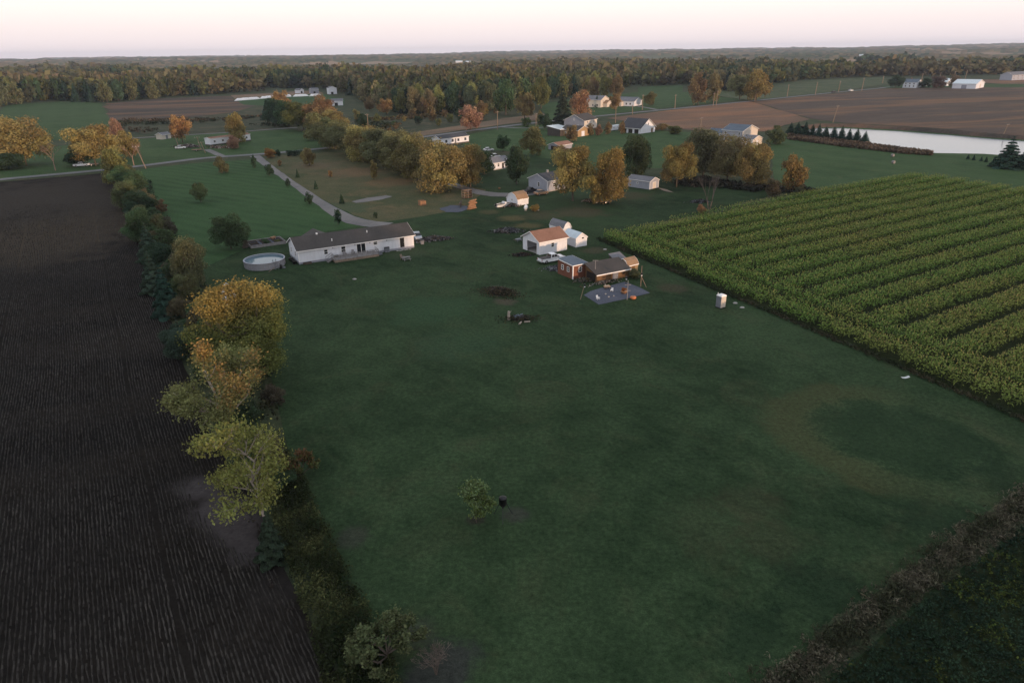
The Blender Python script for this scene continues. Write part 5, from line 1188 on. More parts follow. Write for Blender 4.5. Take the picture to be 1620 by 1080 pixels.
# things along the left gable
for k, (yy, lb, sz) in enumerate(((1.0, 'dark tub by the near left corner of the white home', .45), (2.4, 'dark tub along the left gable of the white home', .4), (3.9, 'dark tub at the back of the left gable', .5))):
    p, r = on(home, -.7, yy); o = empty('plastic_tub', p, r); MB().lathe([(sz * .75, 0), (sz, .5), (sz * 1.06, .5), (sz * 1.06, .55)], 14).build('tub', 'black_plastic', o, True); MB().lathe([(sz * .9, .551), (sz * .9, .57)], 14).build('contents', 'dark_interior', o); tag(o, lb, 'tub')
p, r = on(home, L * .06, -.5); crate('storage_crate', 'low dark crate under the left end of the white wall', p, r, 1.6, .6, .4, 'dark_wood', 2)
p, r = on(home, L * .90, -.75)
for k in range(6):
    o = empty('stepping_stone', p + UA * (k * .55 - 1.6) + VA * (-.2 * (k % 2)), r + k * .3); MB().lathe([(.26, 0), (.28, .05), (.22, .08)], 7).build('stone', 'concrete', o); tag(o, ('first', 'second', 'third', 'fourth', 'fifth', 'last')[k] + ' flat stone from the left before the dark back door', 'stone', 'stones at the back door')

# ---- garage with open door
A_, B_, C_ = (853.5, 403.5), (896.5, 395), (827.6, 393.5)
b = Bld('garage', 'white garage with red-brown roof and wide open door', 'garage', A_, B_, C_, h=2.75, rise=1.5, roof='red_shingle', wall='white_siding', walls=False, over=.35)
L, D = b.L, b.D; T = .12
m = MB(); m.box(0, L, 0, T, 0, b.h); b.part('wall', m, 'white_siding'); m = MB(); m.box(0, L, D - T, D, 0, b.h); b.part('wall', m, 'white_siding')
m = MB(); m.prism([(T, 0), (D - T, 0), (D - T, b.h), (D / 2, b.h + b.rise - .1), (T, b.h)], 'x', L - T, L); b.part('wall', m, 'white_siding')
q0, q1, qh = D * .16, D * .74, 2.25
m = MB(); m.box(0, T, T + .001, q0, 0, qh); m.box(0, T, q1, D - T - .001, 0, qh); m.prism([(T + .001, qh + .001), (D - T - .001, qh + .001), (D - T - .001, b.h), (D / 2, b.h + b.rise - .1), (T + .001, b.h)], 'x', 0, T); b.part('wall', m, 'white_siding')
m = MB(); m.box(T, L - T, T, D - T, .01, .06); b.part('floor', m, 'concrete')
m = MB()
for (y0, y1, z0, z1) in ((q0 - .1, q0 - .002, 0, qh + .1), (q1 + .002, q1 + .1, 0, qh + .1), (q0 - .002, q1 + .002, qh + .002, qh + .1)): b.fbox(m, 'left', y0, y1, z0, z1, .002, .03)
b.part('door_frame', m, 'white_trim')
m = MB(); m.box(.3, 2.4, q0, q1, qh + .02, qh + .07); b.part('raised_door', m, 'white_trim')
b.window('front', L * .47, 1.15, .8, 1.0); b.corners(faces=((0, 'front'), (1, 'front')))
garage = b
p, r = on(b, 2.5, D * .45); o = empty('workbench', p, r); m = MB(); m.box(-.5, .5, -.8, .8, .8, .86); m.build('top', 'tan_wood', o)
for sx_ in (-.42, .42):
    for sy in (-.7, .7): MB().box(sx_ - .04, sx_ + .04, sy - .04, sy + .04, .06, .8).build('leg', 'tan_wood', o)
tag(o, 'wooden workbench in the dark of the open garage', 'workbench')
b = Bld('shed', 'white barn-shaped shed with pale metal roof behind the garage', 'shed', (911, 391.5), (928, 388.3), (895.5, 383.5), h=1.9, rise=1.0, ridge='y', roof='pale_metal', wall='white_siding', over=.15)
b.window('front', b.L * .62, 1.55, .75, .5, bars=False); b.door('front', b.L * .30, .1, .8, 1.6, 'white_siding'); b.corners()
b = Bld('shed', 'small grey-roofed barn-shaped shed behind the garage', 'shed', (891, 372.5), (903.5, 370), (877, 364.5), h=1.5, rise=1.3, ridge='y', roof='grey_shingle', wall='white_siding', kind='gambrel', over=.12)
b.door('front', b.L * .5, .1, 1.1, 1.5, 'white_siding')
b = Bld('shed', 'small barn-shaped shed with tan roof by the yard track', 'shed', (819, 326), (836, 322.5), (811, 320.5), h=1.6, rise=1.7, roof='tan_shingle', wall='white_siding', kind='gambrel', over=.12)
b.door('front', b.L * .35, .1, 1.0, 1.5, 'white_siding'); b.window('left', b.D * .5, 1.1, .6, .6)
b = Bld('house', 'small grey house with dark roof behind the parked cars', 'house', (866, 304), (900, 297.5), (841.5, 297.5), h=3.2, rise=1.6, roof='dark_shingle', wall='blue_grey_siding', over=.35)
b.window('left', b.D * .45, 1.2, .9, 1.3); b.window('front', b.L * .3, 1.2, 1.1, 1.2); b.door('front', b.L * .62, .15, .95, 2.05, 'tan_board'); b.corners(); b.skirt()
MB().box(b.L * .4, b.L * .4 + .5, b.D * .5 - .25, b.D * .5 + .25, b.h + b.rise - .2, b.h + b.rise + .8).build('chimney', 'concrete', b.root)
b = Bld('shed', 'small grey shed with pinkish front on the lawn by the tree line', 'shed', (1027.5, 300), (1041.5, 296.5), (1003, 292.5), h=2.3, rise=.95, ridge='y', roof='grey_shingle', wall='blue_grey_siding', over=.2)
b.door('front', b.L * .5, .05, 1.5, 1.8, 'cream_siding'); b.window('left', b.D * .55, 1.2, .6, .6); b.corners()
# ---- red shed, long low coop, orange shed, panel roof
b = Bld('shed', 'red-brown shed with white trim and flat grey roof', 'shed', (906, 442), (928.5, 437), (888.5, 431), h=2.5, rise=.28, ridge='x', roof='blue_shingle', wall='red_board', kind='shed', over=.12)
b.window('front', b.L * .5, 1.15, .75, 1.0); b.window('left', b.D * .3, 1.1, .7, .95); b.window('left', b.D * .68, 1.1, .7, .95)
for f_, e_ in (('front', 0), ('front', 1), ('left', 0)): b.corners(.14, 'white_trim', ((e_, f_),))
b = Bld('chicken_coop', 'long low wooden coop with wide grey lean-to roof', 'coop', (944, 447.5), (996, 437), depth=3.5, h=1.45, rise=1.1, roof='brown_shingle', wall='brown_board', kind='shed', over=.25, trim=None)
MB().box(-.25, b.L + .25, -.285, -.253, b.h - .14, b.h + .05).build('fascia', 'white_trim', b.roof)
b.door('front', b.L * .55, .05, 1.3, 1.2, 'grey_plastic', 'brown_board'); b.window('front', b.L * .2, .5, .8, .5, 'brown_board'); b.window('front', b.L * .8, .5, .7, .5, 'brown_board')
m = MB(); b.fbox(m, 'left', .4, b.D - .4, .15, 1.5, .003, .03); b.part('shade_side_panel', m, 'dark_interior'); coop = b  # dark panel on the solid wall paints the unlit inside
b = Bld('shed', 'little orange-tan barn-roofed shed at the end of the coop', 'shed', (993, 433.5), (1009, 429.5), depth=2.6, h=1.5, rise=1.1, roof='tan_shingle', wall='tan_board', kind='gambrel', over=.1)
b.door('front', b.L * .5, .05, .8, 1.3, 'brown_board', 'tan_board')
b = Bld('lean_to', 'small lean-to with a blue-grey roof behind the coop', 'shed', (974, 427), (990, 423.5), depth=2.0, h=1.7, rise=.8, roof='grey_shingle', wall='dark_board', kind='shed', over=.15, trim=None)
m = MB(); b.fbox(m, 'front', .3, b.L - .3, .1, 1.4, .003, .03); b.part('shade_front_panel', m, 'dark_interior')  # shade inside painted as a dark panel; the wall behind is solid
b = Bld('playhouse', 'small white playhouse just showing above the big gold tree', 'playhouse', (358, 486), (376, 482.5), depth=1.8, h=2.6, rise=.9, ridge='y', roof='pale_metal', wall='white_siding', over=.12)
b.door('front', b.L * .5, .05, .8, 1.7, 'cream_siding'); b.window('left', b.D * .5, 1.3, .6, .6)
# ---- farther houses
b = Bld('mobile_home', 'white mobile home with dark roof beside the middle of the road', 'house', (697, 231.5), (742, 225.5), depth=5.5, h=3.0, rise=1.1, roof='dark_shingle', over=.25)
for f in (.2, .42, .62, .87): b.window('front', b.L * f, 1.2, 1.3, 1.2, 'blue_grey_siding')
b.skirt('dark_board', .6); b.door('front', b.L * .52, .6, .95, 2.0, 'grey_plastic')
b = Bld('house', 'small white house half hidden by a dark dense tree', 'house', (781, 269.5), (806, 265.5), depth=5.5, h=2.5, rise=1.5, roof='grey_shingle', over=.3)
b.window('front', b.L * .3, 1.0, .9, 1.1); b.door('front', b.L * .58, .1, .95, 2.0, 'dark_interior'); b.window('front', b.L * .82, 1.0, .9, 1.1); b.skirt()
b = Bld('hut', 'little hut with rusty red roof on the pasture', 'shed', (884, 238), (905, 234.5), (875.5, 235), h=1.9, rise=1.0, roof='red_shingle', wall='grey_siding', over=.3)
m = MB(); b.fbox(m, 'left', b.D * .25, b.D * .75, .05, 1.6, .003, .03); b.part('shade_door_panel', m, 'dark_interior'); b.window('front', b.L * .5, .9, .6, .6)  # doorway shade painted as a dark panel on the closed wall
b = Bld('barn', 'low dark barn with pale metal roof left of the far farmhouse', 'barn', (886, 216), (903, 213.5), (882, 212), h=3.2, rise=1.2, roof='pale_metal', wall='dark_board', kind='shed', over=.3)
b.door('front', b.L * .5, .05, 3.0, 2.6, 'dark_interior', 'dark_board', False)
b = Bld('barn', 'tan barn with dark brown roof before the far farmhouse', 'barn', (914, 217), (932, 214), (899, 213), h=3.0, rise=1.7, ridge='y', roof='brown_shingle', wall='tan_board', over=.35)
b.door('front', b.L * .45, .05, 2.4, 2.3, 'white_siding', 'white_trim', False); b.window('left', b.D * .4, 1.2, .9, .9); b.window('left', b.D * .7, 1.2, .9, .9)
b = Bld('farmhouse', 'far farmhouse with blue-grey gable in painted shade and tan front', 'house', (924, 206), (944, 202), (907, 201.5), h=4.6, rise=2.8, roof='brown_shingle', wall='cream_siding', over=.35)
m = MB(); m.prism([(0, .02), (b.D, .02), (b.D, b.h), (b.D / 2, b.h + b.rise - .05), (0, b.h)], 'x', -.03, -.004); b.part('gable_light_tone', m, 'grey_siding')  # greyer sheet paints the shade of this gable into its colour
for f in (.25, .5, .75): b.window('front', b.L * f, 1.0, .9, 1.3); b.window('front', b.L * f, 3.0, .9, 1.2)
b.window('left', b.D * .5, 4.6, .9, 1.2); b.window('left', b.D * .3, 1.2, .9, 1.3)
MB().box(b.L * .3, b.L * .3 + .7, b.D * .5 - .35, b.D * .5 + .35, b.h + b.rise - .3, b.h + b.rise + 1.1).build('chimney', 'red_shingle', b.root)
b = Bld('barn', 'steep-gabled barn with black roof and white face', 'barn', (1013, 212), (1036, 208.5), (995, 207.5), h=2.6, rise=4.0, ridge='y', roof='dark_shingle', wall='white_siding', over=.45)
b.door('front', b.L * .38, .05, 2.6, 2.4, 'white_siding', 'white_trim', False); b.window('front', b.L * .5, 3.6, .9, 1.3); b.door('front', b.L * .78, .05, 1.6, 2.1, 'brown_board', 'white_trim', False)
m = MB()
for f in (.1, .4, .7): b.fbox(m, 'left', b.D * f, b.D * f + b.D * .2, .05, 2.0, .003, .03)
b.part('shade_stall_panel', m, 'dark_interior')  # stall darkness painted as flat dark panels on the wall
b = Bld('house', 'large two-storey grey house with dark blue roof near the pond', 'house', (1173, 226), (1197, 221.5), (1143, 223), h=4.9, rise=2.1, ridge='y', roof='blue_shingle', wall='blue_grey_siding', over=.4)
m = MB(); m.prism([(.002, .02), (b.L - .002, .02), (b.L - .002, b.h), (b.L / 2, b.h + b.rise - .06), (.002, b.h)], 'y', -.03, -.004); b.part('gable_light_tone', m, 'cream_siding')  # cream sheet paints the low sun onto the grey gable wall
for f in (.15, .85): b.window('left', b.D * f, 3.2, 1.0, 1.1)
for f in (.2, .5, .8): b.window('left', b.D * f, .9, 1.0, 1.2)
b.window('front', b.L * .5, 3.0, 1.1, 1.2)
m = MB(); m.prism([(-.2, 2.6), (b.L * .62, 2.6), (b.L * .62, 2.72), (-.2, 2.72)], 'y', -3.2, -.05); b.part('porch_roof', m, 'dark_shingle'); 
for x in (.1, b.L * .3, b.L * .58): MB().box(x - .07, x + .07, -3.1, -2.96, 0, 2.59).build('porch_post', 'white_trim', b.root)
big = b
b = Bld('garage', 'grey garage wing with dark blue roof joined to the large house', 'garage', (1143.5, 222.5), (1158, 220), (1122, 219.5), h=3.0, rise=1.6, ridge='y', roof='blue_shingle', wall='blue_grey_siding', over=.3)
b.door('left', b.D * .75, .05, 2.6, 2.2, 'white_siding', 'white_trim', False); b.door('left', b.D * .25, .05, 1.0, 2.1, 'grey_plastic')
b = Bld('shed', 'small pinkish gabled shed before the large grey house', 'shed', (1190, 231), (1205, 228), depth=5.5, h=2.6, rise=1.3, ridge='y', roof='grey_shingle', wall='cream_siding', over=.25)
b.door('front', b.L * .5, .05, 1.8, 2.0, 'white_siding', 'white_trim', False); b.corners()
b = Bld('house', 'pale twin-gabled distant house left of the orange tree', 'house', (950, 170.5), (963, 168), (933, 168.5), h=5.2, rise=2.6, ridge='y', roof='grey_shingle', wall='cream_siding', over=.4)
for f in (.3, .7): b.window('front', b.L * f, 1.0, 1.2, 1.5); b.window('front', b.L * f, 3.4, 1.1, 1.3)
for f in (.2, .5, .8): b.window('left', b.D * f, 1.0, 1.1, 1.4)
m = MB(); m.prism([(b.L * .3, 0), (b.L * .95, 0), (b.L * .95, 3.0), (b.L * .62, 4.6), (b.L * .3, 3.0)], 'y', -3.0, -.01); w2 = b.part('front_gable', m, 'cream_siding')
m = MB(); m.prism([(b.L * .25, 2.85), (b.L * .62, 4.62), (b.L, 2.85), (b.L, 3.0), (b.L * .62, 4.78), (b.L * .25, 3.0)], 'y', -3.3, 0); m.build('gable_roof', 'tan_shingle', w2)
b = Bld('house', 'long pale distant house right of the orange tree', 'house', (1003, 168.5), (1015, 166.3), (979, 166.5), h=3.4, rise=2.6, ridge='y', roof='grey_shingle', wall='white_siding', over=.4)
for f in (.2, .4, .6): b.window('left', b.D * f, 1.0, 1.3, 1.4)
b.door('left', b.D * .85, .05, 3.2, 2.3, 'cream_siding', 'white_trim', False); b.window('front', b.L * .5, 1.0, 1.2, 1.4)
m = MB(); m.box(-4, -.01, b.D * .55, b.D * 1.0, 0, 3.2); w2 = b.part('wing', m, 'cream_siding'); m = MB(); m.prism([(b.D * .53, 3.2), (b.D * 1.02, 3.2), (b.D * .775, 5.2)], 'x', -4.3, 0); m.build('wing_roof', 'tan_shingle', w2)
# homestead far left
b = Bld('trailer_home', 'long white trailer home with rusty roof on the far left', 'house', (334, 231), (397, 223), depth=4.2, h=3.1, rise=.5, roof='red_shingle', wall='white_siding', over=.15)
for f in (.1, .3, .7, .9): b.window('front', b.L * f, 1.3, 1.2, 1.0)
b.door('front', b.L * .5, .6, .95, 2.0, 'grey_plastic'); b.skirt('dark_board', .55)
b = Bld('shed', 'small tan shed beside the far lane', 'shed', (258, 221), (271, 219), depth=4, h=2.2, rise=.9, roof='grey_shingle', wall='cream_siding'); b.door('front', b.L * .5, .05, 1.6, 1.9, 'grey_plastic', 'white_trim', False)
for (x, y, w, hh, lb) in ((477, 148, 7, 3.2, 'tiny white shed, left of three before the far wood'), (497, 148.5, 13, 4, 'tiny grey shed, middle of three before the far wood'), (525, 149.5, 14, 6, 'tall white shed, right of three before the far wood'), (531, 167.5, 20, 3.5, 'low white house below the far sheds')):
    b = Bld('shed' if 'shed' in lb else 'house', lb, 'shed' if 'shed' in lb else 'house', (x - w * .3, y), (x + w * .6, y - .5), depth=7, h=hh, rise=1.6, ridge='x' if 'low' in lb or 'grey' in lb else 'y', wall='grey_siding' if 'grey' in lb else 'white_siding', roof='grey_shingle')
    b.door('front', b.L * .4, .05, min(2.6, b.L * .4), 2.2, 'dark_interior', 'white_trim', False)
# farm at the upper right
b = Bld('farmhouse', 'distant white farmhouse right of the round dark tree', 'house', (1449, 139.5), (1457, 138), (1432, 138.3), h=5.2, rise=2.8, ridge='y', roof='blue_shingle', wall='white_siding', over=.4)
for f in (.2, .5, .8): b.window('left', b.D * f, 1.0, 1.2, 1.5); b.window('left', b.D * f, 3.3, 1.2, 1.4)
b.window('front', b.L * .5, 1.0, 1.2, 1.5); MB().box(b.L * .5 - .4, b.L * .5 + .4, b.D * .6, b.D * .6 + .8, b.h + b.rise - .3, b.h + b.rise + 1.3).build('chimney', 'red_shingle', b.root)
b = Bld('shed', 'small distant shed with rusty roof between farmhouse and barns', 'shed', (1459, 137), (1467, 135.8), depth=9, h=3.4, rise=2, ridge='y', roof='red_shingle', wall='white_siding'); b.door('front', b.L * .5, .05, 2.5, 2.4, 'grey_plastic', 'white_trim', False)
b = Bld('barn', 'long white barn with bright metal roof on the far right', 'barn', (1543, 141), (1556, 138.4), (1510, 139.4), h=4.6, rise=3.4, ridge='y', roof='pale_metal', wall='white_siding', over=.5)
b.door('front', b.L * .5, .05, 4.5, 4.0, 'cream_siding', 'white_trim', False); b.door('left', b.D * .5, .05, 4.5, 3.5, 'grey_siding', 'white_trim', False)
m = MB(); m.prism([(0, 0), (8, 0), (8, 4.0), (4, 6.6), (0, 4.0)], 'x', b.L + .05, b.L + 6); m.v = [(x, y + b.D * .5, z) for x, y, z in m.v]; b.part('side_wing', m, 'white_siding')
b = Bld('barn', 'shorter white barn behind the brown bush on the far right', 'barn', (1497, 136.5), (1508, 134.8), (1484, 135.6), h=4.2, rise=3.0, ridge='y', roof='pale_metal', wall='white_siding', over=.4); b.door('left', b.D * .5, .05, 4, 3.2, 'grey_siding', 'white_trim', False)
b = Bld('house', 'grey house with hipped roof cut by the right edge', 'house', (1600, 127.5), (1632, 126), depth=14, h=6, rise=3.4, roof='grey_shingle', wall='blue_grey_siding', over=.5)
for f in (.1, .3, .5, .7): b.window('front', b.L * f, 1.2, 1.6, 1.7); b.window('front', b.L * f, 4.0, 1.6, 1.4)
for i, (x, y, w, lb) in enumerate(((545, 100.5, 16, 'far white shed on the horizon left of centre'), (722, 98.5, 10, 'far white barn on the hillside, left of two'), (738, 97.5, 7, 'far white barn on the hillside, right of two'), (1352, 95.5, 9, 'lone far white building on the hazy hillside'))):
    p = G(x, y + 6); s_ = 1.0
    dist = 2700; az_ = math.atan2(*(G(x, 130))); p = np.array([math.sin(az_) * dist, math.cos(az_) * dist]); wm = w / 1080 * dist
    b = Bld('far_barn', lb, 'barn', p, p + np.array([math.cos(az_), -math.sin(az_)]) * wm, depth=12, h=14 if False else 6, rise=3, roof='pale_metal', wall='white_siding', over=.5); b.root.location.z = float(np.interp(dist, HZ[1], HZ[2][:, int(np.argmin(np.abs(HZ[0] - az_)))])) - 3
    MB().box(-1, b.L + 1, -1, 13, -24, -.01).build('foundation', 'concrete', b.root)
# ================================================================== VEHICLES, POOL AND SMALL THINGS
def wheel(root, x, y, r=.36, w=.24):
    o = MB().lathe([(r * .55, -w / 2), (r * .95, -w / 2), (r, -w * .35), (r, w * .35), (r * .95, w / 2), (r * .55, w / 2)], 18).build('wheel', 'rubber', root, True)
    o.rotation_euler = (math.pi / 2, 0, 0); o.location = (x, y, r)
    h = MB().lathe([(r * .52, -w / 2 - .012), (r * .5, -w / 2 - .02), (r * .12, -w / 2 - .03)], 12).build('rim', 'chrome', o); h2 = MB().lathe([(r * .12, w / 2 + .03), (r * .5, w / 2 + .02), (r * .52, w / 2 + .012)], 12).build('rim', 'chrome', o)
    return o
def side_body(prof, hw, inset=None):
    """car shell: side outline (x, z, half-width) lofted across"""
    m = MB(); n = len(prof); V = []
    for x, z, w in prof: V += [(x, -w, z), (x, w, z)]
    F = [(2 * i, 2 * ((i + 1) % n), 2 * ((i + 1) % n) + 1, 2 * i + 1) for i in range(n)] + [tuple(2 * i for i in range(n)), tuple(2 * i + 1 for i in range(n))[::-1]]
    return m.add(V, F)
def pickup(label, xy, rz, paint, cover=True, s=1.0, group=None, cat='pickup'):
    """pickup truck pointing along +x, origin under its middle"""
    o = empty('pickup_truck', xy, rz); o.scale = (s, s, s); w = .93
    lower = [(-2.75, .55, w), (-2.75, 1.02, w), (-.55, 1.02, w), (-.55, 1.05, w), (1.15, 1.05, w), (1.25, 1.05, w * .98), (2.45, .98, w * .94), (2.68, .82, w * .9), (2.72, .5, w * .9), (2.1, .36, w), (-2.3, .36, w)]
    b_ = side_body(lower, w).build('body', paint, o, bevel=.05)
    cab = [(-.62, 1.03, w * .95), (-.45, 1.72, w * .78), (.62, 1.74, w * .78), (1.25, 1.04, w * .93)]
    side_body(cab, w).build('cab', paint, o, bevel=.04)
    for sy in (-1, 1):
        for (x0, x1, x2, x3) in ((-.48, -.36, .08, .08), (.15, .15, .60, 1.0)):
            z0, z1 = 1.12, 1.62; y0 = w * .935; y1 = w * .815
            m = MB(); m.add([(x0, sy * (y0 + .012), z0), (x3, sy * (y0 + .012), z0), (x2, sy * (y1 + .012), z1), (x1, sy * (y1 + .012), z1), (x0, sy * (y0 - .03), z0), (x3, sy * (y0 - .03), z0), (x2, sy * (y1 - .03), z1), (x1, sy * (y1 - .03), z1)], [(0, 1, 2, 3), (7, 6, 5, 4), (0, 4, 5, 1), (2, 6, 7, 3), (1, 5, 6, 2), (3, 7, 4, 0)]); m.build('side_window', 'glass', o)
    m = MB(); m.add([(1.255, -.78, 1.1), (1.255, .78, 1.1), (.70, .62, 1.70), (.70, -.62, 1.70), (1.2, -.78, 1.08), (1.2, .78, 1.08), (.64, .62, 1.68), (.64, -.62, 1.68)], [(0, 1, 2, 3), (7, 6, 5, 4), (0, 4, 5, 1), (2, 6, 7, 3), (1, 5, 6, 2), (3, 7, 4, 0)]); m.build('windshield', 'glass', o)
    m = MB(); m.add([(-.64, -.72, 1.12), (-.64, .72, 1.12), (-.50, .64, 1.64), (-.50, -.64, 1.64), (-.6, -.72, 1.12), (-.6, .72, 1.12), (-.46, .64, 1.64), (-.46, -.64, 1.64)], [(3, 2, 1, 0), (4, 5, 6, 7), (0, 4, 5, 1), (2, 6, 7, 3), (1, 5, 6, 2), (3, 7, 4, 0)]); m.build('rear_window', 'glass', o)
    if cover: MB().box(-2.68, -.66, -.86, .86, 1.021, 1.10).build('bed_cover', 'black_plastic', o)
    else: MB().box(-2.66, -.68, -.8, .8, .9, 1.026).build('bed', 'dark_interior', o)
    for sy in (-1, 1):
        wheel(o, 1.75, sy * .82); wheel(o, -1.75, sy * .82)
        MB().box(2.60, 2.70, sy * .70 - .16, sy * .70 + .16, .76, .93).build('headlight', 'lamp_clear', o); MB().box(-2.785, -2.74, sy * .82 - .08, sy * .82 + .08, .7, 1.0).build('tail_light', 'lamp_red', o)
        MB().box(.95, 1.15, sy * .97 - .08, sy * .97 + .08, 1.08, 1.24).build('mirror', 'black_plastic', o)
    MB().box(2.66, 2.80, -.88, .88, .42, .62).build('front_bumper', 'chrome', o); MB().box(-2.92, -2.76, -.88, .88, .42, .60).build('rear_bumper', 'chrome', o)
    return tag(o, label, cat, group)
def car(label, xy, rz, paint, s=1.0, group=None, tall=0.0):
    o = empty('parked_car', xy, rz); o.scale = (s, s, s); w = .88; t_ = tall
    side_body([(-2.15, .45, w), (-2.2, .85, w), (-1.9, .98 + t_ * .4, w), (1.0, .95, w), (2.0, .82, w * .94), (2.2, .62, w * .9), (2.2, .4, w * .9), (1.9, .3, w), (-1.9, .3, w)], w).build('body', paint, o, bevel=.06)
    side_body([(-1.75 - t_ * .3, .94, w * .93), (-1.2 - t_ * .7, 1.42 + t_, w * .74), (.25, 1.44 + t_, w * .74), (1.15, .93, w * .92)], w).build('cabin', 'glass', o, bevel=.03)
    side_body([(-1.15 - t_ * .7, 1.425 + t_, w * .75), (-1.05 - t_ * .7, 1.48 + t_, w * .7), (.15, 1.49 + t_, w * .7), (.27, 1.43 + t_, w * .75)], w).build('roof', paint, o)
    for sy in (-1, 1):
        wheel(o, 1.35, sy * .78, .31, .2); wheel(o, -1.35, sy * .78, .31, .2)
        MB().box(2.08, 2.2, sy * .62 - .15, sy * .62 + .15, .62, .76).build('headlight', 'lamp_clear', o); MB().box(-2.215, -2.14, sy * .66 - .14, sy * .66 + .14, .68, .84).build('tail_light', 'lamp_red', o)
    return tag(o, label, 'car', group)
def heading(p, q): d = G(*q) - G(*p); return math.atan2(d[1], d[0])
pickup('white pickup truck with black bed cover before the garage', (G(863.5, 414) + G(886, 410)) / 2 - VA * .5 - UA * .7, heading((863.5, 415.5), (885, 411.5)), 'paint_white')
car('silver car parked behind the right end of the white home', G(660, 378), heading((655, 371), (661, 379)), 'paint_silver', 1.0)
pickup('dark pickup parked left of the grey house', G(838, 305.5), math.atan2(UA[1], UA[0]) + .3, 'paint_dark', True)
car('dark red-brown car parked before the grey house', G(856, 308), math.atan2(UA[1], UA[0]) + .1, 'paint_tan')
pickup('white pickup at the roadside under the golden trees', G(129, 263.5), math.pi + .55, 'paint_white', False)
car('white car on the pasture behind the golden willows', G(773, 239), .4, 'paint_white', 1.0)
car('white car just above the small white house roof', G(784, 250), .5, 'paint_white', 1.0, None, .25)
car('white car at the far left homestead', G(286, 235.5), .3, 'paint_white')
car('blue-grey car beside the garage wing of the large house', G(1114, 219), .6, 'paint_silver')
car('dark car driving on the road across the upper right fields', G(1319, 147), .5, 'paint_dark', 1.2)
car('white car driving on the road across the upper right fields', G(1346, 144.4), .5, 'paint_white', 1.2)
car('dark car in the far farmhouse drive', G(872, 203.5), .3, 'paint_dark', 1.1)
# flat trailer behind the roadside pickup
def flat_trailer(label, xy, rz, Lt=4.5, wt=1.9, deck='grey_wood'):
    o = empty('flat_trailer', xy, rz)
    for i in range(8): MB().box(-Lt / 2, Lt / 2, -wt / 2 + i * wt / 8 + .01, -wt / 2 + (i + 1) * wt / 8 - .01, .62, .67).build('deck_plank', deck, o)
    m = MB(); m.box(-Lt / 2, Lt / 2, -wt / 2, -wt / 2 + .08, .5, .615); m.box(-Lt / 2, Lt / 2, wt / 2 - .08, wt / 2, .5, .615); m.box(-Lt / 2, -Lt / 2 + .08, -wt / 2 + .09, wt / 2 - .09, .5, .615); m.box(Lt / 2 - .08, Lt / 2, -wt / 2 + .09, wt / 2 - .09, .5, .615); m.build('frame', 'paint_dark', o)
    MB().tube((Lt / 2, 0, .55), (Lt / 2 + 1.2, 0, .5), .05).build('drawbar', 'paint_dark', o)
    for sy in (-1, 1): wheel(o, -.3, sy * (wt / 2 + .14), .31, .2); 
    for sy in (-1, 1): MB().box(-.75, .15, sy * (wt / 2 + .14) - .14, sy * (wt / 2 + .14) + .14, .66, .70).build('mudguard', 'paint_dark', o)
    return tag(o, label, 'trailer')
flat_trailer('flat utility trailer behind the roadside pickup', G(146, 262), .55)
flat_trailer('rusty flat trailer before the poles of the far left homestead', G(312, 239), .4, 4.2, 1.8, 'orange_wood')
flat_trailer('low trailer holding boards beside the great gold-brown tree', G(957, 321.5), .35, 3.6, 1.6, 'tan_wood')
# ---- camper
b = Bld('camper', 'small pale camper among the brown pointed bushes', 'camper', (968, 208), (980, 206), depth=2.4, h=2.5, rise=.15, kind='gable', roof='pale_metal', wall='white_siding', over=.05, trim=None, zb=.45)
b.window('front', b.L * .25, 1.4, .8, .6); b.window('front', b.L * .75, 1.4, .8, .6); b.door('front', b.L * .5, .5, .65, 1.7, 'white_trim')
for x in (b.L * .4, b.L * .6): wheel(b.root, x, .12, .32, .2)

# ---- pool
t = NT('pool_water'); t.color((.10, .16, .20)); t.rough(.05); t.b.inputs['IOR'].default_value = 1.33; t.b.inputs['Specular IOR Level'].default_value = .5; t.bump(t.noise(t.coord(), 3, 3), .006, .3)
simple('pool_wall', (.27, .27, .30), .5, .15, 2); simple('pool_liner', (.20, .26, .32), .5, .1)
pc = G(419.5, 419.5); pr_ = size_at(419.5, 419.5, 30.5); o = empty('swimming_pool', pc); n = 36; HP = 1.32
for k in range(n):
    a0, a1 = k * 2 * math.pi / n + .006, (k + 1) * 2 * math.pi / n - .006
    m = MB(); m.prism([(pr_ * math.cos(a0), pr_ * math.sin(a0)), (pr_ * math.cos(a1), pr_ * math.sin(a1)), ((pr_ - .04) * math.cos(a1), (pr_ - .04) * math.sin(a1)), ((pr_ - .04) * math.cos(a0), (pr_ - .04) * math.sin(a0))], 'z', 0, HP); m.build('wall_panel', 'pool_wall', o)
    if k % 2 == 0:
        c_, s_ = math.cos(a0), math.sin(a0); mp = MB(); mp.tube(((pr_ + .05) * c_, (pr_ + .05) * s_, 0), ((pr_ + .05) * c_, (pr_ + .05) * s_, HP), .045, n=6); mp.build('upright', 'pool_wall', o)
MB().lathe([(pr_ - .06, 0.02), (pr_ - .06, HP - .01), (pr_ - .08, HP - .01), (pr_ - .08, .05)], 48).build('liner', 'pool_liner', o)
m = MB(); nn = 48
for k in range(nn):
    a0, a1 = k * 2 * math.pi / nn, (k + 1) * 2 * math.pi / nn; q = []
    m.prism([((pr_ - .12) * math.cos(a0), (pr_ - .12) * math.sin(a0)), ((pr_ + .12) * math.cos(a0), (pr_ + .12) * math.sin(a0)), ((pr_ + .12) * math.cos(a1), (pr_ + .12) * math.sin(a1)), ((pr_ - .12) * math.cos(a1), (pr_ - .12) * math.sin(a1))], 'z', HP + .005, HP + .05)
m.build('top_rail', 'blue_grey_siding', o)
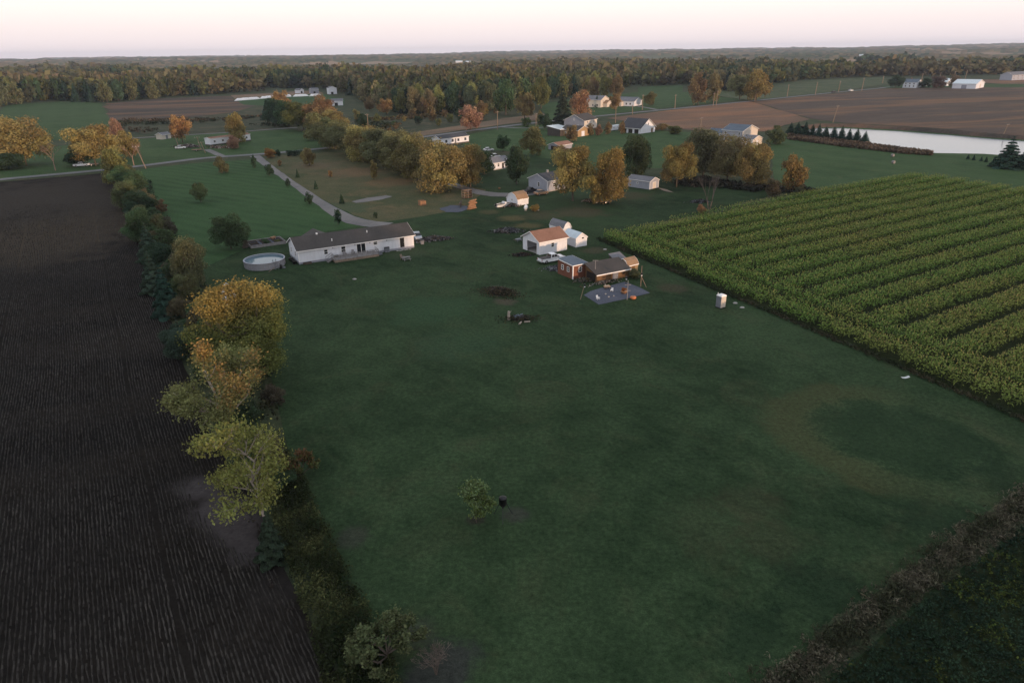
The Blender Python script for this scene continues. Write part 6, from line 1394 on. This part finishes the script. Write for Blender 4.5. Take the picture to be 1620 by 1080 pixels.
m = MB(); m.add([((pr_ - .07) * math.cos(k * 2 * math.pi / 48), (pr_ - .07) * math.sin(k * 2 * math.pi / 48), HP - .32) for k in range(48)], [tuple(range(48))]); m.build('water', 'pool_water', o)
tag(o, 'round above-ground pool with pale wall left of the white home', 'pool')
pd = G(440, 427); dirp = (pd - pc) / np.linalg.norm(pd - pc); lp = pc + dirp * (pr_ + .35); o = empty('pool_ladder', lp, math.atan2(dirp[1], dirp[0]))
for sy in (-.3, .3):
    MB().tube((.55, sy, 0), (-.2, sy, HP + .6), .035).build('stile', 'grey_plastic', o); MB().tube((-.2, sy, HP + .6), (-.75, sy, HP - .25), .035).build('stile', 'grey_plastic', o)
for k in range(4): z = .3 + k * .38; MB().box(.55 - z * .39 - .1, .55 - z * .39 + .1, -.28, .28, z, z + .04).build('step', 'grey_plastic', o)
tag(o, 'grey ladder leaning on the pool wall', 'ladder')
q0, q1 = G(425, 430.5), G(441, 422.5); o = MB().tube((q0[0], q0[1], .04), (q1[0], q1[1], .5), .05, n=6).build('pool_pole', 'tan_wood'); tag(o, 'thin pale pole lying against the pool', 'pole')
fp = lp + UA * 1.0; o = empty('pool_pump', fp); MB().lathe([(.28, 0), (.28, .6), (.2, .72), (.05, .76)], 14).build('filter_tank', 'black_plastic', o, True); MB().box(.3, .75, -.15, .15, .05, .35).build('motor', 'grey_plastic', o); MB().tube((0, 0, .75), (-.3, 0, .95), .04).build('hose', 'black_plastic', o); tag(o, 'small black filter pump by the pool ladder', 'pump')

# ---- fenced garden beds behind the pool
gc = [G(394, 384.5), G(443, 374.5), G(445, 388), G(400, 395)]
gctr = sum(gc) / 4; o = empty('garden_bed_frame', gctr, math.atan2(UA[1], UA[0])); gl = np.linalg.norm(gc[1] - gc[0]); gw = 5.2
for i, (x0, x1, y0, y1) in enumerate(((-gl / 2, gl / 2, -gw / 2, -gw / 2 + .12), (-gl / 2, gl / 2, gw / 2 - .12, gw / 2), (-gl / 2, -gl / 2 + .12, -gw / 2 + .13, gw / 2 - .13), (gl / 2 - .12, gl / 2, -gw / 2 + .13, gw / 2 - .13))):
    MB().box(x0, x1, y0, y1, 0, .32).build('timber', 'grey_wood', o); MB().box(x0, x1, y0, y1, .34, .6).build('timber', 'grey_wood', o)
MB().box(-gl / 2 + .13, gl / 2 - .13, -gw / 2 + .13, gw / 2 - .13, .01, .22).build('soil', 'blue_gravel', o)
for i in range(3):
    for j in range(2):
        cx = -gl / 2 + gl * (i + .5) / 3; cy = -gw / 4 + gw / 2 * j
        for bx in ((cx - gl * .12, cx + gl * .12, cy - .85, cy - .79), (cx - gl * .12, cx + gl * .12, cy + .79, cy + .85), (cx - gl * .12, cx - gl * .12 + .06, cy - .785, cy + .785), (cx + gl * .12 - .06, cx + gl * .12, cy - .785, cy + .785)): MB().box(*bx, .225, .5).build('bed_board', 'dark_wood', o)
tag(o, 'dark timber garden beds on grey gravel behind the pool', 'garden bed')
rr = math.atan2(UA[1], UA[0])
def loc(c, r, x, y): return np.array([c[0] + x * math.cos(r) - y * math.sin(r), c[1] + x * math.sin(r) + y * math.cos(r)])
def bush_at(xy, h, w, col, label, kind='bush', dense=0, group=None, z=0.0):
    o = tree(kind, 0, 0, 0, 0, col, label, group, 'plant', 'plant', dense=dense, world=(xy, h, w)); o.location.z = z; return o
bush_at(loc(gctr, rr, 0, -1.2), .8, 1.8, GRN, 'green plant in the front middle garden bed', z=.24); bush_at(loc(gctr, rr, 2.2, -1.2), .7, 1.5, OLV, 'olive plant in the front right garden bed', z=.24); bush_at(loc(gctr, rr, 0, 1.3), .6, 1.5, GRN, 'green plant in the back middle garden bed', z=.24)
o = empty('orange_barrow', loc(gctr, rr, 1.9, 1.3), rr + .6, .24); MB().prism([(-.5, .35), (.5, .35), (.65, .75), (-.65, .75)], 'y', -.3, .3).build('tray', 'orange_wood', o); wheel(o, .75, 0, .2, .1); MB().tube((-.5, -.25, .4), (-1.2, -.25, .6), .03).build('handle', 'dark_wood', o); MB().tube((-.5, .25, .4), (-1.2, .25, .6), .03).build('handle', 'dark_wood', o); tag(o, 'orange wheelbarrow in the garden beds', 'wheelbarrow')
# log pile by the dark tree
def logs(label, xy, rz, n, Lg, r, mat, seed=1, name='log_pile'):
    rng = random.Random(seed); o = empty(name, xy, rz); k = 0; lay = 0
    while k < n:
        cnt_ = max(1, n // 3 - lay)
        for i in range(cnt_):
            if k >= n: break
            y = (i - cnt_ / 2) * r * 2.1; z = r + lay * r * 1.75; dx = rng.uniform(-.2, .2) * Lg; a = rng.uniform(-.12, .12)
            MB().tube((-Lg / 2 + dx, y - a, z), (Lg / 2 + dx, y + a, z), r * rng.uniform(.8, 1.05), r * rng.uniform(.7, 1), 7).build('log', mat, o); k += 1
        lay += 1
    return tag(o, label, 'logs')
logs('small pile of logs at the foot of the dark round lawn tree', G(388, 392), rr + .2, 7, 1.2, .16, 'dark_wood', 3)
logs('reddish log pile on the grass behind the ash patch', G(746, 330), rr + .3, 9, 2.6, .22, 'orange_wood', 4)
logs('dark beams lying across the ash patch', G(728, 326.5), rr + 1.0, 5, 4.0, .16, 'dark_wood', 5)
# ---- debris and brush heaps (twigs and rubble no one could count) with the larger pieces apart
def heap(name, label, cat, xy, w, d, h, n, leaf, cols, seed, twigs=120, twig_mat='twig', rz=0.0):
    rng = np.random.default_rng(seed); o = empty(name, xy, rz)
    q = rng.normal(size=(n, 2)) * .42; z = h * np.exp(-(q ** 2).sum(1) * 1.6) * rng.random(n) ** .35
    P = np.column_stack([q[:, 0] * w, q[:, 1] * d, z + .04]); N = np.column_stack([q[:, 0], q[:, 1], np.full(n, .8)]) + rng.normal(size=(n, 3)) * .5
    c = np.array(cols)[rng.integers(0, len(cols), n)]
    me = np_mesh('litter', leaf_quads(P, N, leaf, rng, 1.6), quadF(n), {'col': c, 'rnd': rng.random(n), 'alt': rng.random(n)}); x = link('litter', me, 'leaves_mass', o); x['kind'] = 'stuff'
    m = MB(); R2 = random.Random(seed)
    for k in range(twigs):
        a = R2.uniform(0, 6.28); r_ = abs(R2.gauss(0, .4)); px_, py_ = math.cos(a) * r_ * w, math.sin(a) * r_ * d; zz = h * math.exp(-r_ * r_ * 1.6) * R2.uniform(.5, 1.15)
        l = R2.uniform(.3, 1.0) * min(w, d) * .45; b_ = R2.uniform(0, 6.28); m.tube((px_, py_, zz * .6), (px_ + math.cos(b_) * l, py_ + math.sin(b_) * l, zz + R2.uniform(-.2, .4) * h), .025, .012, 3, False)
    x = m.build('twigs', twig_mat, o); x['kind'] = 'stuff'
    nv = 10; V = [(0, 0, h * .75)] + [(math.cos(k * 6.283 / nv) * w * .42, math.sin(k * 6.283 / nv) * d * .42, 0) for k in range(nv)]; MB().add(V, [(0, 1 + k, 1 + (k + 1) % nv) for k in range(nv)]).build('mound', 'dark_soil', o)
    return tag(o, label, cat)
heap('brush_pile', 'rounded heap of dead brush on the open lawn', 'brush pile', G(790, 464), 4.6, 2.6, 1.0, 1400, .16, [(.055, .045, .035), (.03, .035, .022), (.085, .06, .035)], 3, 160, rz=-.5)
heap('brush_pile', 'fire heap with logs and a blue-grey sheet on the open lawn', 'brush pile', G(823, 505), 3.6, 1.6, .6, 700, .14, [(.03, .035, .022), (.075, .06, .03), (.05, .042, .034)], 4, 80)
o = empty('tarpaulin', G(821, 504), .3); m = MB(); nx, ny = 9, 7
V = [((i / (nx - 1) - .5) * 1.5, (j / (ny - 1) - .5) * 1.0, .45 + .16 * math.sin(i * 1.3) * math.cos(j * 1.7) + .12 * math.sin(j * 2.1 + i)) for j in range(ny) for i in range(nx)]
F = [(j * nx + i, j * nx + i + 1, (j + 1) * nx + i + 1, (j + 1) * nx + i) for j in range(ny - 1) for i in range(nx - 1)]
V2 = [(x, y, z - .02) for x, y, z in V]; k = len(V); m.add(V + V2, F + [tuple(k + q for q in f[::-1]) for f in F]); simple('tarp_blue', (.12, .16, .22), .4, .2, 3, .5); m.build('sheet', 'tarp_blue', o); tag(o, 'crumpled blue-grey sheet on the fire heap', 'tarpaulin')
o = empty('stump', G(805, 505), .4); MB().lathe([(.28, 0), (.22, .3), (.2, .9), (.16, 1.35)], 9).build('stump_wood', 'pale_bark', o); MB().tube((0, 0, .8), (.5, .2, 1.25), .07, .03).build('broken_limb', 'pale_bark', o); tag(o, 'pale broken stump at the left of the fire heap', 'stump')
for k, (x, y, a) in enumerate(((823, 512, 1.2), (834, 510, .2))):
    o = MB().tube((-.45, 0, .13), (.45, 0, .13), .13, .11, 8).build('log', 'pale_bark'); o.location = (*G(x, y), 0); o.rotation_euler = (0, 0, a); tag(o, ('short log lying before the fire heap', 'short log lying right of the fire heap')[k], 'log')
heap('debris_heap', 'long grey heap of rubble and boards right of the white home', 'debris heap', G(685, 380), 4.6, 1.5, .9, 700, .34, [(.12, .115, .125), (.20, .19, .19), (.07, .065, .065), (.16, .13, .10)], 5, 60, 'grey_wood', .3)
heap('debris_heap', 'grey scrap heap on the grass beyond the garage', 'debris heap', G(803, 366.5), 4.0, 1.8, .9, 600, .34, [(.10, .10, .115), (.18, .18, .19), (.05, .05, .052)], 6, 50, 'grey_wood')
heap('debris_heap', 'dark scrap beside the bare two-stemmed tree', 'debris heap', G(1107, 320), 3.2, 1.6, .7, 300, .34, [(.05, .05, .055), (.12, .12, .14), (.03, .03, .03)], 7, 40, 'dark_wood')
heap('debris_heap', 'dark scrap around the open garage door', 'debris heap', G(826, 404), 2.6, 1.2, .5, 260, .28, [(.04, .035, .032), (.09, .06, .045), (.03, .03, .03)], 8, 40, 'dark_wood')
heap('debris_heap', 'pale scrap heap behind the boat by the tan-roofed shed', 'debris heap', G(806, 326), 3.6, 1.6, .8, 300, .32, [(.16, .11, .08), (.10, .08, .065), (.22, .20, .19)], 9, 40, 'grey_wood')
heap('debris_heap', 'grey and white clutter left of the red-brown shed', 'debris heap', G(881, 425.5), 2.4, 1.6, .6, 260, .3, [(.12, .13, .15), (.22, .23, .25), (.06, .06, .07)], 10, 30, 'grey_wood')
heap('debris_heap', 'low pink-grey clutter before the coop wall', 'debris heap', G(955, 448), 4.0, .9, .4, 240, .2, [(.14, .09, .075), (.10, .10, .10), (.3, .28, .27), (.04, .05, .03)], 11, 30, 'grey_wood', .5)
heap('debris_heap', 'scrap among the poles of the far left homestead', 'debris heap', G(297, 233), 7, 3, 1.3, 300, .6, [(.16, .14, .13), (.28, .25, .24), (.07, .06, .06)], 12, 20, 'grey_wood')
heap('debris_heap', 'pinkish clutter before the long white trailer', 'debris heap', G(347, 234), 6, 2, .9, 240, .5, [(.26, .15, .12), (.10, .08, .07), (.3, .27, .25)], 13, 20, 'grey_wood')
heap('debris_heap', 'leafy clutter between the two great gold trees', 'debris heap', G(938, 319), 3.4, 1.8, .9, 260, .35, [(.22, .15, .11), (.14, .09, .06), (.3, .25, .22)], 14, 30, 'grey_wood')
heap('debris_heap', 'flower and stone clutter at the corner of the red-brown shed', 'debris heap', G(924, 445), 2.6, 1.2, .6, 260, .2, [(.05, .06, .035), (.16, .15, .14), (.09, .075, .05)], 15, 30, 'grey_wood')
# picnic table scrap in the lawn
o = empty('picnic_table', G(643, 412), .5)
for k in range(4): MB().box(-.8, .8, -.36 + k * .18, -.2 + k * .18, .70, .74).build('plank', 'grey_wood', o)
for y in (-.75, .6): MB().box(-.8, .8, y, y + .2, .42, .46).build('bench', 'grey_wood', o)
for x in (-.6, .6):
    for sy in (-1, 1): MB().tube((x, sy * .2, .7), (x, sy * .65, 0), .05, n=4).build('leg', 'grey_wood', o)
    MB().box(x - .04, x + .04, -.7, .7, .36, .415).build('brace', 'grey_wood', o)
tag(o, 'weathered picnic table on the lawn right of the white home', 'table')
chair('tan garden chair on the lawn left of the picnic table', G(637, 410.5), .9, 0, 'tan_wood'); bin_('grey bin near the right corner of the white home', G(668, 386), .3, 'grey_plastic', .9, .8)
# ---- crates, rack, boat, tank
crate('storage_crate', 'square wooden crate alone on the dry lawn', G(668, 324.5), rr, 1.7, 1.5, 1.25, 'orange_wood', 4)
o = empty('wooden_rack', G(739, 313), rr); 
for z in (0.15, .85, 1.55, 2.2):
    for k in range(4): MB().box(-1.3, 1.3, -.7 + k * .35, -.7 + k * .35 + .32, z, z + .05).build('shelf_board', 'orange_wood', o)
for x in (-1.25, 0, 1.25):
    for y in (-.7, .7): MB().box(x - .06, x + .06, y - .06, y + .06, 0, 2.25).build('post', 'tan_wood', o)
for k in range(3): MB().box(1.32, 1.36, -.7, .7, .25 + k * .7, .7 + k * .7).build('side_board', 'orange_wood', o)
tag(o, 'open wooden rack with shelves beside the gravel track', 'rack')
o = empty('boat', G(796, 327.5), rr + .25); hull = []
for x, w, zb in ((-2.6, .55, .35), (-1.5, .9, .25), (0, 1.0, .22), (1.4, .85, .28), (2.4, .4, .5), (2.8, .05, .75)): hull.append([(x, -w, .95), (x, -w * .6, zb), (x, w * .6, zb), (x, w, .95)])
m = MB(); V = [p for r_ in hull for p in r_]; F = []
for i in range(len(hull) - 1):
    for j in range(3): F.append((i * 4 + j, i * 4 + j + 1, (i + 1) * 4 + j + 1, (i + 1) * 4 + j))
F.append((0, 1, 2, 3)); m.add(V, F); m.build('hull', 'paint_white', o)
m = MB(); m.add([(x, s_ * w * .93, .9) for x, w in ((-2.55, .55), (0, 1), (2.4, .4)) for s_ in (-1, 1)], [(0, 1, 3, 2), (2, 3, 5, 4)]); m.build('deck', 'tan_wood', o)
MB().prism([(.1, .91), (1.0, .91), (.5, 1.4), (.1, 1.4)], 'y', -.6, .6).build('console', 'paint_white', o); MB().box(-2.85, -2.6, -.2, .2, .5, 1.3).build('outboard_motor', 'black_plastic', o)
for sy in (-1, 1): wheel(o, -.6, sy * 1.1, .3, .18)
MB().tube((2.2, 0, .4), (3.8, 0, .4), .05).build('drawbar', 'chrome', o); tag(o, 'white boat on a trailer left of the tan-roofed shed', 'boat')
o = empty('gas_tank', G(832, 332.5), rr + .9); n_ = 12; MB().lathe([(.05, -1.1), (.35, -1.0), (.48, -.8), (.5, -.5), (.5, .5), (.48, .8), (.35, 1.0), (.05, 1.1)], 16).build('tank', 'paint_white', o, True); tk = o.children[0]; tk.rotation_euler = (0, math.pi / 2, 0); tk.location = (0, 0, .78)
for x in (-.6, .6): MB().box(x - .1, x + .1, -.3, .3, 0, .32).build('foot', 'concrete', o)
MB().lathe([(.16, 0), (.16, .2), (.1, .26)], 10, (0, 0, 1.26)).build('valve_dome', 'paint_white', o); tag(o, 'white gas tank beside the tan-roofed shed', 'tank')
o = empty('barrel', G(943, 321), .4); MB().lathe([(.3, 0), (.33, .2), (.33, .7), (.3, .9)], 14).build('drum', 'paint_white', o, True); MB().lathe([(.31, .9), (.31, .93)], 14).build('lid', 'paint_white', o); tag(o, 'white barrel before the low board trailer', 'barrel')
o = empty('barrel', G(939.5, 320), .4); MB().lathe([(.3, 0), (.33, .2), (.33, .7), (.3, .9)], 14).build('drum', 'grey_plastic', o, True); MB().lathe([(.31, .9), (.31, .93)], 14).build('lid', 'grey_plastic', o); tag(o, 'grey barrel left of the white one by the board trailer', 'barrel')
o = empty('garden_ball', G(790, 299.5)); MB().lathe([(.05, 0), (.25, .08), (.34, .3), (.25, .52), (.05, .6)], 12).build('ball', 'orange_wood', o, True); MB().lathe([(.12, -.02), (.12, .03)], 8).build('base', 'dark_wood', o); tag(o, 'small orange ball on the worn grass behind the track', 'ball')
o = empty('wheelbarrow', G(820, 382.5), .6); MB().prism([(-.5, .35), (.5, .35), (.7, .7), (-.7, .7)], 'y', -.35, .35).build('tray', 'grey_plastic', o); wheel(o, .8, 0, .2, .1)
for y in (-.28, .28): MB().tube((-.4, y, .38), (-1.2, y, .6), .03).build('handle', 'tan_wood', o); MB().tube((-.4, y, .36), (-.4, y, 0), .03).build('leg', 'grey_plastic', o)
tag(o, 'grey wheelbarrow left of the garage', 'wheelbarrow')

# ---- gravel pad with posts and toys
def post(label, x, y, top, lean, mat='pole_wood', arm=None, lamp=None, brace=None, r=.07):
    p = G(x, y); h = size_at(x, y, y - top) * 1.02; o = empty('light_post', p, 0); a, b_ = math.tan(lean[0]) * h, math.tan(lean[1]) * h
    MB().tube((0, 0, -.1), (a, b_, h), r, r * .8, 7).build('post', mat, o)
    if arm: 
        for z in arm: MB().box(a * z - .5, a * z + .5, b_ * z - .04, b_ * z + .04, h * z - .04, h * z + .04).build('cross_arm', mat, o)
    if lamp: MB().box(a * lamp - .16, a * lamp + .16, b_ * lamp - .34, b_ * lamp - .09, h * lamp - .32, h * lamp + .22).build('lamp', 'black_plastic', o); MB().box(a * lamp - .12, a * lamp + .12, b_ * lamp - .36, b_ * lamp - .345, h * lamp - .3, h * lamp - .14).build('lens', 'lamp_clear', o)
    if brace: MB().tube((brace[0], brace[1], 0), (a * .5, b_ * .5, h * .5), r * .7).build('brace', mat, o)
    return tag(o, label, 'post')
post('leaning post with a black lamp at the left end of the gravel pad', 918, 473.5, 449, (R(14), 0), 'pole_wood', None, .95)
post('pale post with two cross arms standing in the gravel pad', 992, 474, 443, (0, 0), 'grey_wood', (.78, .48), None)
post('thin post with black lamp at the back of the gravel pad', 990, 449, 436, (0, 0), 'dark_wood', None, .8)
post('tall braced post between the gravel pad and the corn', 1013.5, 453, 420, (0, 0), 'pole_wood', None, .62, (.9, -.6))
post('slim post with cross arm between the red-brown shed and the coop', 941, 443, 411, (0, 0), 'grey_wood', (.98,))
pr0 = G(968, 463)
o = empty('wagon', G(960, 456.5), .3); MB().box(-.5, .5, -.3, .3, .3, .55).build('tray', 'paint_tan', o)
for sx_ in (-.35, .35):
    for sy in (-.32, .32): wheel(o, sx_, sy, .14, .07)
MB().tube((.5, 0, .35), (1.1, 0, .7), .025).build('handle', 'black_plastic', o); tag(o, 'small tan wagon at the back of the gravel pad', 'wagon')
o = empty('garden_hose', G(975, 462)); m = MB(); pts_ = [(-1.6 + .25 * k, .35 * math.sin(k * .9), .04) for k in range(14)]
for a, b_ in zip(pts_[:-1], pts_[1:]): m.tube(a, b_, .035, n=5, cap=False)
m.build('hose', 'black_plastic', o); tag(o, 'black hose winding over the middle of the gravel pad', 'hose')
o = empty('flower_pot', G(987, 464)); MB().lathe([(.4, 0), (.55, .35), (.6, .35), (.6, .42)], 14).build('pot', 'orange_wood', o, True); cm = lib('bush', 1, 0)[0]; c = bpy.data.objects.new('blossoms', cm); COL.objects.link(c); c.parent = o; c.location = (0, 0, .36); c.scale = (1.1, 1.1, .7); c.color = (.30, .12, .03, 1); tag(o, 'round pot of orange blossoms on the gravel pad', 'flower pot')
o = empty('pumpkin', G(1001.5, 473)); m = MB(); n_ = 20; prof = [(.08, 0), (.42, .08), (.52, .26), (.42, .46), (.08, .5)]; V = []; F = []
for r_, z in prof: V += [(r_ * (1 + .07 * math.cos(k * 2 * math.pi / n_ * 10)) * math.cos(k * 2 * math.pi / n_), r_ * (1 + .07 * math.cos(k * 2 * math.pi / n_ * 10)) * math.sin(k * 2 * math.pi / n_), z) for k in range(n_)]
for i in range(4): F += [(i * n_ + k, i * n_ + (k + 1) % n_, (i + 1) * n_ + (k + 1) % n_, (i + 1) * n_ + k) for k in range(n_)]
simple('pumpkin_skin', (.45, .16, .07), .5, .15, 3); m.add(V, F).build('fruit', 'pumpkin_skin', o, True); MB().tube((0, 0, .46), (.06, .03, .68), .05, .03).build('stem', 'tan_wood', o); tag(o, 'orange pumpkin at the right edge of the gravel pad', 'pumpkin')
chair('small white chair on the left of the gravel pad', G(946, 474), .6, 0, 'white_trim', None, .7); chair('little white chair in the middle of the gravel pad', G(968, 461), -.4, 0, 'white_trim', None, .6)
for k, (x, y, lb) in enumerate(((963, 470.5, 'small pale toy block on the near side of the gravel pad'), (958, 466, 'small pale toy block in the centre left of the gravel pad'), (971, 469, 'small pale toy block below the hose on the gravel pad'))):
    o = MB().box(-.14, .14, -.1, .1, 0, .16).build('toy_block', 'concrete', None, False, .02); o.location = (*G(x, y), .052); o.rotation_euler = (0, 0, k * .7); tag(o, lb, 'toy')

# ---- portable toilet
o = empty('portable_toilet', G(1139.5, 486), math.atan2(UA[1], UA[0])); w = .53; o.scale = (1, 1, .93)
for k, (nm, bx, mt) in enumerate((('wall', (-w, w, -w, -w + .04), 'cream_siding'), ('wall', (-w, -w + .04, -w + .041, w), 'grey_plastic'), ('wall', (w - .04, w, -w + .041, w), 'grey_siding'), ('wall', (-w + .041, w - .041, w - .04, w), 'grey_siding'))): MB().box(*bx, .14, 2.1).build(nm, mt, o)  # pale front wall and darker left wall paint in sun and shade
MB().box(-w * .72, w * .72, -w - .03, -w - .003, .2, 2.0).build('door', 'cream_siding', o); MB().box(w * .5, w * .6, -w - .08, -w - .032, 1.0, 1.15).build('handle', 'black_plastic', o)
MB().box(-w - .05, w + .05, -w - .06, w + .05, 0, .13).build('base', 'black_plastic', o)
m = MB(); V = []; F = []; rings = [(1.06, 2.1), (1.06, 2.16), (.92, 2.3), (.6, 2.4), (.2, 2.43)]
for s_, z in rings: V += [(-w * s_, -w * s_, z), (w * s_, -w * s_, z), (w * s_, w * s_, z), (-w * s_, w * s_, z)]
for i in range(4): F += [(i * 4 + k, i * 4 + (k + 1) % 4, (i + 1) * 4 + (k + 1) % 4, (i + 1) * 4 + k) for k in range(4)]
F += [(0, 3, 2, 1), (16, 17, 18, 19)]; m.add(V, F).build('roof', 'white_trim', o, False)
MB().tube((-.4, .4, 2.2), (-.4, .4, 2.65), .05).build('vent_pipe', 'pipe_white', o); tag(o, 'portable toilet with white roof at the edge of the corn', 'toilet')
# ---- feeder
o = empty('deer_feeder', G(796, 818)); MB().lathe([(.12, 1.12), (.34, 1.42), (.34, 2.05), (.36, 2.05), (.36, 2.1), (.1, 2.2)], 16).build('hopper', 'black_plastic', o, True); MB().lathe([(.08, .98), (.1, 1.12)], 10).build('spreader', 'paint_dark', o)
for k in range(3):
    a = k * 2.094 + .5; MB().tube((math.cos(a) * .3, math.sin(a) * .3, 1.5), (math.cos(a) * .95, math.sin(a) * .95, 0), .028, n=6).build('leg', 'paint_dark', o)
tag(o, 'black tripod game feeder on the lawn beside the sapling', 'feeder')
def sap_fn(FP, alt): f = np.clip(alt + (FP[:, 2] - .7) * .6, 0, 1)[:, None]; return np.array([.11, .155, .040]) * (1 - f) + np.array([.16, .22, .11]) * f
o = special('bright green sapling alone on the near lawn', 754, 826, 4.2, 2.9, 'open', 3600, .042, sap_fn, 79, 'leader', 'bark', .012, 6, 0, (0, 0), .55); del o['group']
# ---- litter on the grass
simple('scrap_plastic', (.6, .62, .64), .5, .1)
o = empty('plastic_scrap', G(1432, 598), .2); m = MB(); V = [((i / 6 - .5) * 1.1, y, .06 + .28 * abs(i / 6 - .45) ** 1.4 + .05 * (y > 0)) for i in range(7) for y in (-.15, .15)]; F = [(2 * i, 2 * i + 1, 2 * i + 3, 2 * i + 2) for i in range(6)]; k = len(V); m.add(V + [(x, y, z - .03) for x, y, z in V], F + [tuple(k + q for q in f[::-1]) for f in F]); m.build('strip', 'scrap_plastic', o); tag(o, 'curled white plastic strip lying by the corn edge', 'scrap')
for x, y, lb in ((1174, 487, 'pale scrap in the grass right of the portable toilet'), (1163, 480, 'greenish scrap behind the portable toilet'), (561, 442, 'white scrap on the lawn before the white home'), (957, 395, 'pale stone at the corn corner beyond the coop'), (851, 333, 'pale stone beside the rusty bush')):
    o = MB().lathe([(.3, 0), (.34, .1), (.22, .24), (.05, .3)], 8).build('pale_stone', 'concrete'); o.location = (*G(x, y), 0); o.scale = (1.2, .8, .8); tag(o, lb, 'stone')
# hay bales / deer blinds on the pond meadow
for x, y, lb in ((1412, 248, 'pale round bale nearer the reeds on the pond meadow'), (1413, 259, 'pale round bale farther from the reeds on the pond meadow')):
    o = empty('hay_bale', G(x, y), .4); c = MB().lathe([(.05, -.45), (.5, -.45), (.55, -.4), (.55, .4), (.5, .45), (.05, .45)], 18).build('bale', 'grey_wood', o); c.rotation_euler = (math.pi / 2, 0, 0); c.location = (0, 0, .54); MB().box(-.4, .4, -.42, .42, -.02, .04).build('crushed_straw', 'grey_wood', o); tag(o, lb, 'bale')
o = empty('feed_box', G(1607, 263), .3); MB().box(-1.6, 1.6, -.8, .8, 0, 1.3).build('box', 'tan_wood', o); MB().box(-1.7, 1.7, -.9, .9, 1.303, 1.4).build('lid', 'tan_wood', o); tag(o, 'tan wooden box under the big pond spruce', 'box')
# ---- white plastic bale rows on the strip meadow
simple('wrap_white', (.85, .84, .86), .35, .06, 1)
for (x0, y0, x1, y1, lb) in ((372, 159.3, 411, 156.2, 'leftmost long white silage bag on the far meadow'), (412, 156, 438, 153.6, 'second long white silage bag on the far meadow'), (450, 153, 461, 152.6, 'short white silage bag right of the orange tree top'), (464, 152.6, 488, 151.6, 'thin white silage bag on the far meadow'), (490, 152, 508, 151, 'rightmost white silage bag on the far meadow')):
    a, b_ = G(x0, y0 + .6), G(x1, y1 + .6); Lb = np.linalg.norm(b_ - a); o = empty('silage_bag', a, math.atan2((b_ - a)[1], (b_ - a)[0])); m = MB(); V = []; F = []; ns = max(6, int(Lb / 3)); k = 10
    for i in range(ns + 1):
        f = i / ns; s_ = min(1, .35 + 6 * min(f, 1 - f)) * (1 + .06 * math.sin(i * 2.3))
        V += [(f * Lb, 1.7 * s_ * math.cos(math.pi * j / (k - 1)), 2.1 * s_ * math.sin(math.pi * j / (k - 1))) for j in range(k)]
    for i in range(ns): F += [(i * k + j, i * k + j + 1, (i + 1) * k + j + 1, (i + 1) * k + j) for j in range(k - 1)]
    F += [tuple(range(k)), tuple(range(ns * k, ns * k + k))]; m.add(V, F).build('bag', 'wrap_white', o, True); MB().box(-.6, -.05, -.3, .3, 0, .4).build('tied_end', 'wrap_white', o); tag(o, lb, 'silage bag')
# ---- utility poles
POLES = [(231, 266.5, 222, 231, 'leaning pole at the head of the hedgerow by the road'), (325, 242, 320.5, 225, 'nearer of the two short poles at the far left homestead'), (317.5, 236, 315, 217, 'thinner farther pole at the far left homestead'), (282, 230, 279, 214, 'leaning pole left of the white car at the far left homestead'),
    (787, 206, 787.5, 177, 'sunlit pole at the fork of the road'), (848, 202, 848, 180, 'pole by the far farmhouse drive'), (973.5, 194.5, 973.5, 169, 'pole at the edge of the stubble right of the farmhouse'), (1000.5, 181, 1000, 167, 'short pole by the long pale house'), (1016, 174, 1016, 151, 'pole at the right end of the long pale house'),
    (1067.5, 172, 1067.5, 151, 'pole on the roadside at the left of the stubble field'), (1128, 168, 1128.5, 148, 'left of the twin poles by the roadside wood'), (1132.5, 168, 1133.5, 145, 'right of the twin poles by the roadside wood'), (1107.5, 210, 1107.5, 187, 'pole at the stubble edge left of the large grey house'), (1194, 160.5, 1194.5, 143, 'pole before the yellowing roadside tree'),
    (1245, 153, 1245.5, 135, 'first pole on the upper right road'), (1289.5, 150, 1290.5, 131.5, 'second pole on the upper right road'), (1326, 146, 1327, 129.5, 'third pole on the upper right road'), (1363, 143.5, 1364, 124.5, 'fourth pole on the upper right road'), (1396, 132, 1396, 121, 'farthest pole on the upper right road'),
    (583, 206, 583, 181, 'pole beyond the long tree row'), (1317.5, 194, 1321.5, 168, 'thin leaning pole on the bank above the pond'), (1586, 216, 1590, 197, 'thin leaning pole on the brown field near the right edge'), (1457, 132, 1457, 117, 'pole behind the distant white farmhouse'), (1484, 131, 1485.5, 116, 'pole between the distant farmhouse and barns'), (1507, 131, 1508, 114, 'left pole behind the distant barns'), (1525, 131, 1526, 113, 'right pole behind the distant barns')]
for x, y, tx, ty, lb in POLES:
    p = G(x, y); h = size_at(x, y, y - ty) * 1.0; dx = size_at(x, y, tx - x); o = empty('utility_pole', p, 0); r_ = max(.13, size_at(x, y, .55)) if h > 3 else .12
    MB().tube((0, 0, -.2), (dx, 0, h), r_ * 1.15, r_ * .8, 7).build('pole', 'pole_wood', o)
    az_ = .55; c_, s_ = math.cos(az_), math.sin(az_); zt = h * .93; dx2 = dx * .93
    MB().tube((dx2 - c_ * 1.1, -s_ * 1.1 - r_, zt), (dx2 + c_ * 1.1, s_ * 1.1 - r_, zt), .07, n=4).build('cross_arm', 'pole_wood', o)
    for q in (-.95, 0, .95): MB().tube((dx2 + c_ * q, s_ * q - r_, zt + .06), (dx2 + c_ * q, s_ * q - r_, zt + .26), .05, n=5).build('insulator', 'white_trim', o)
    tag(o, lb, 'pole', 'utility poles')
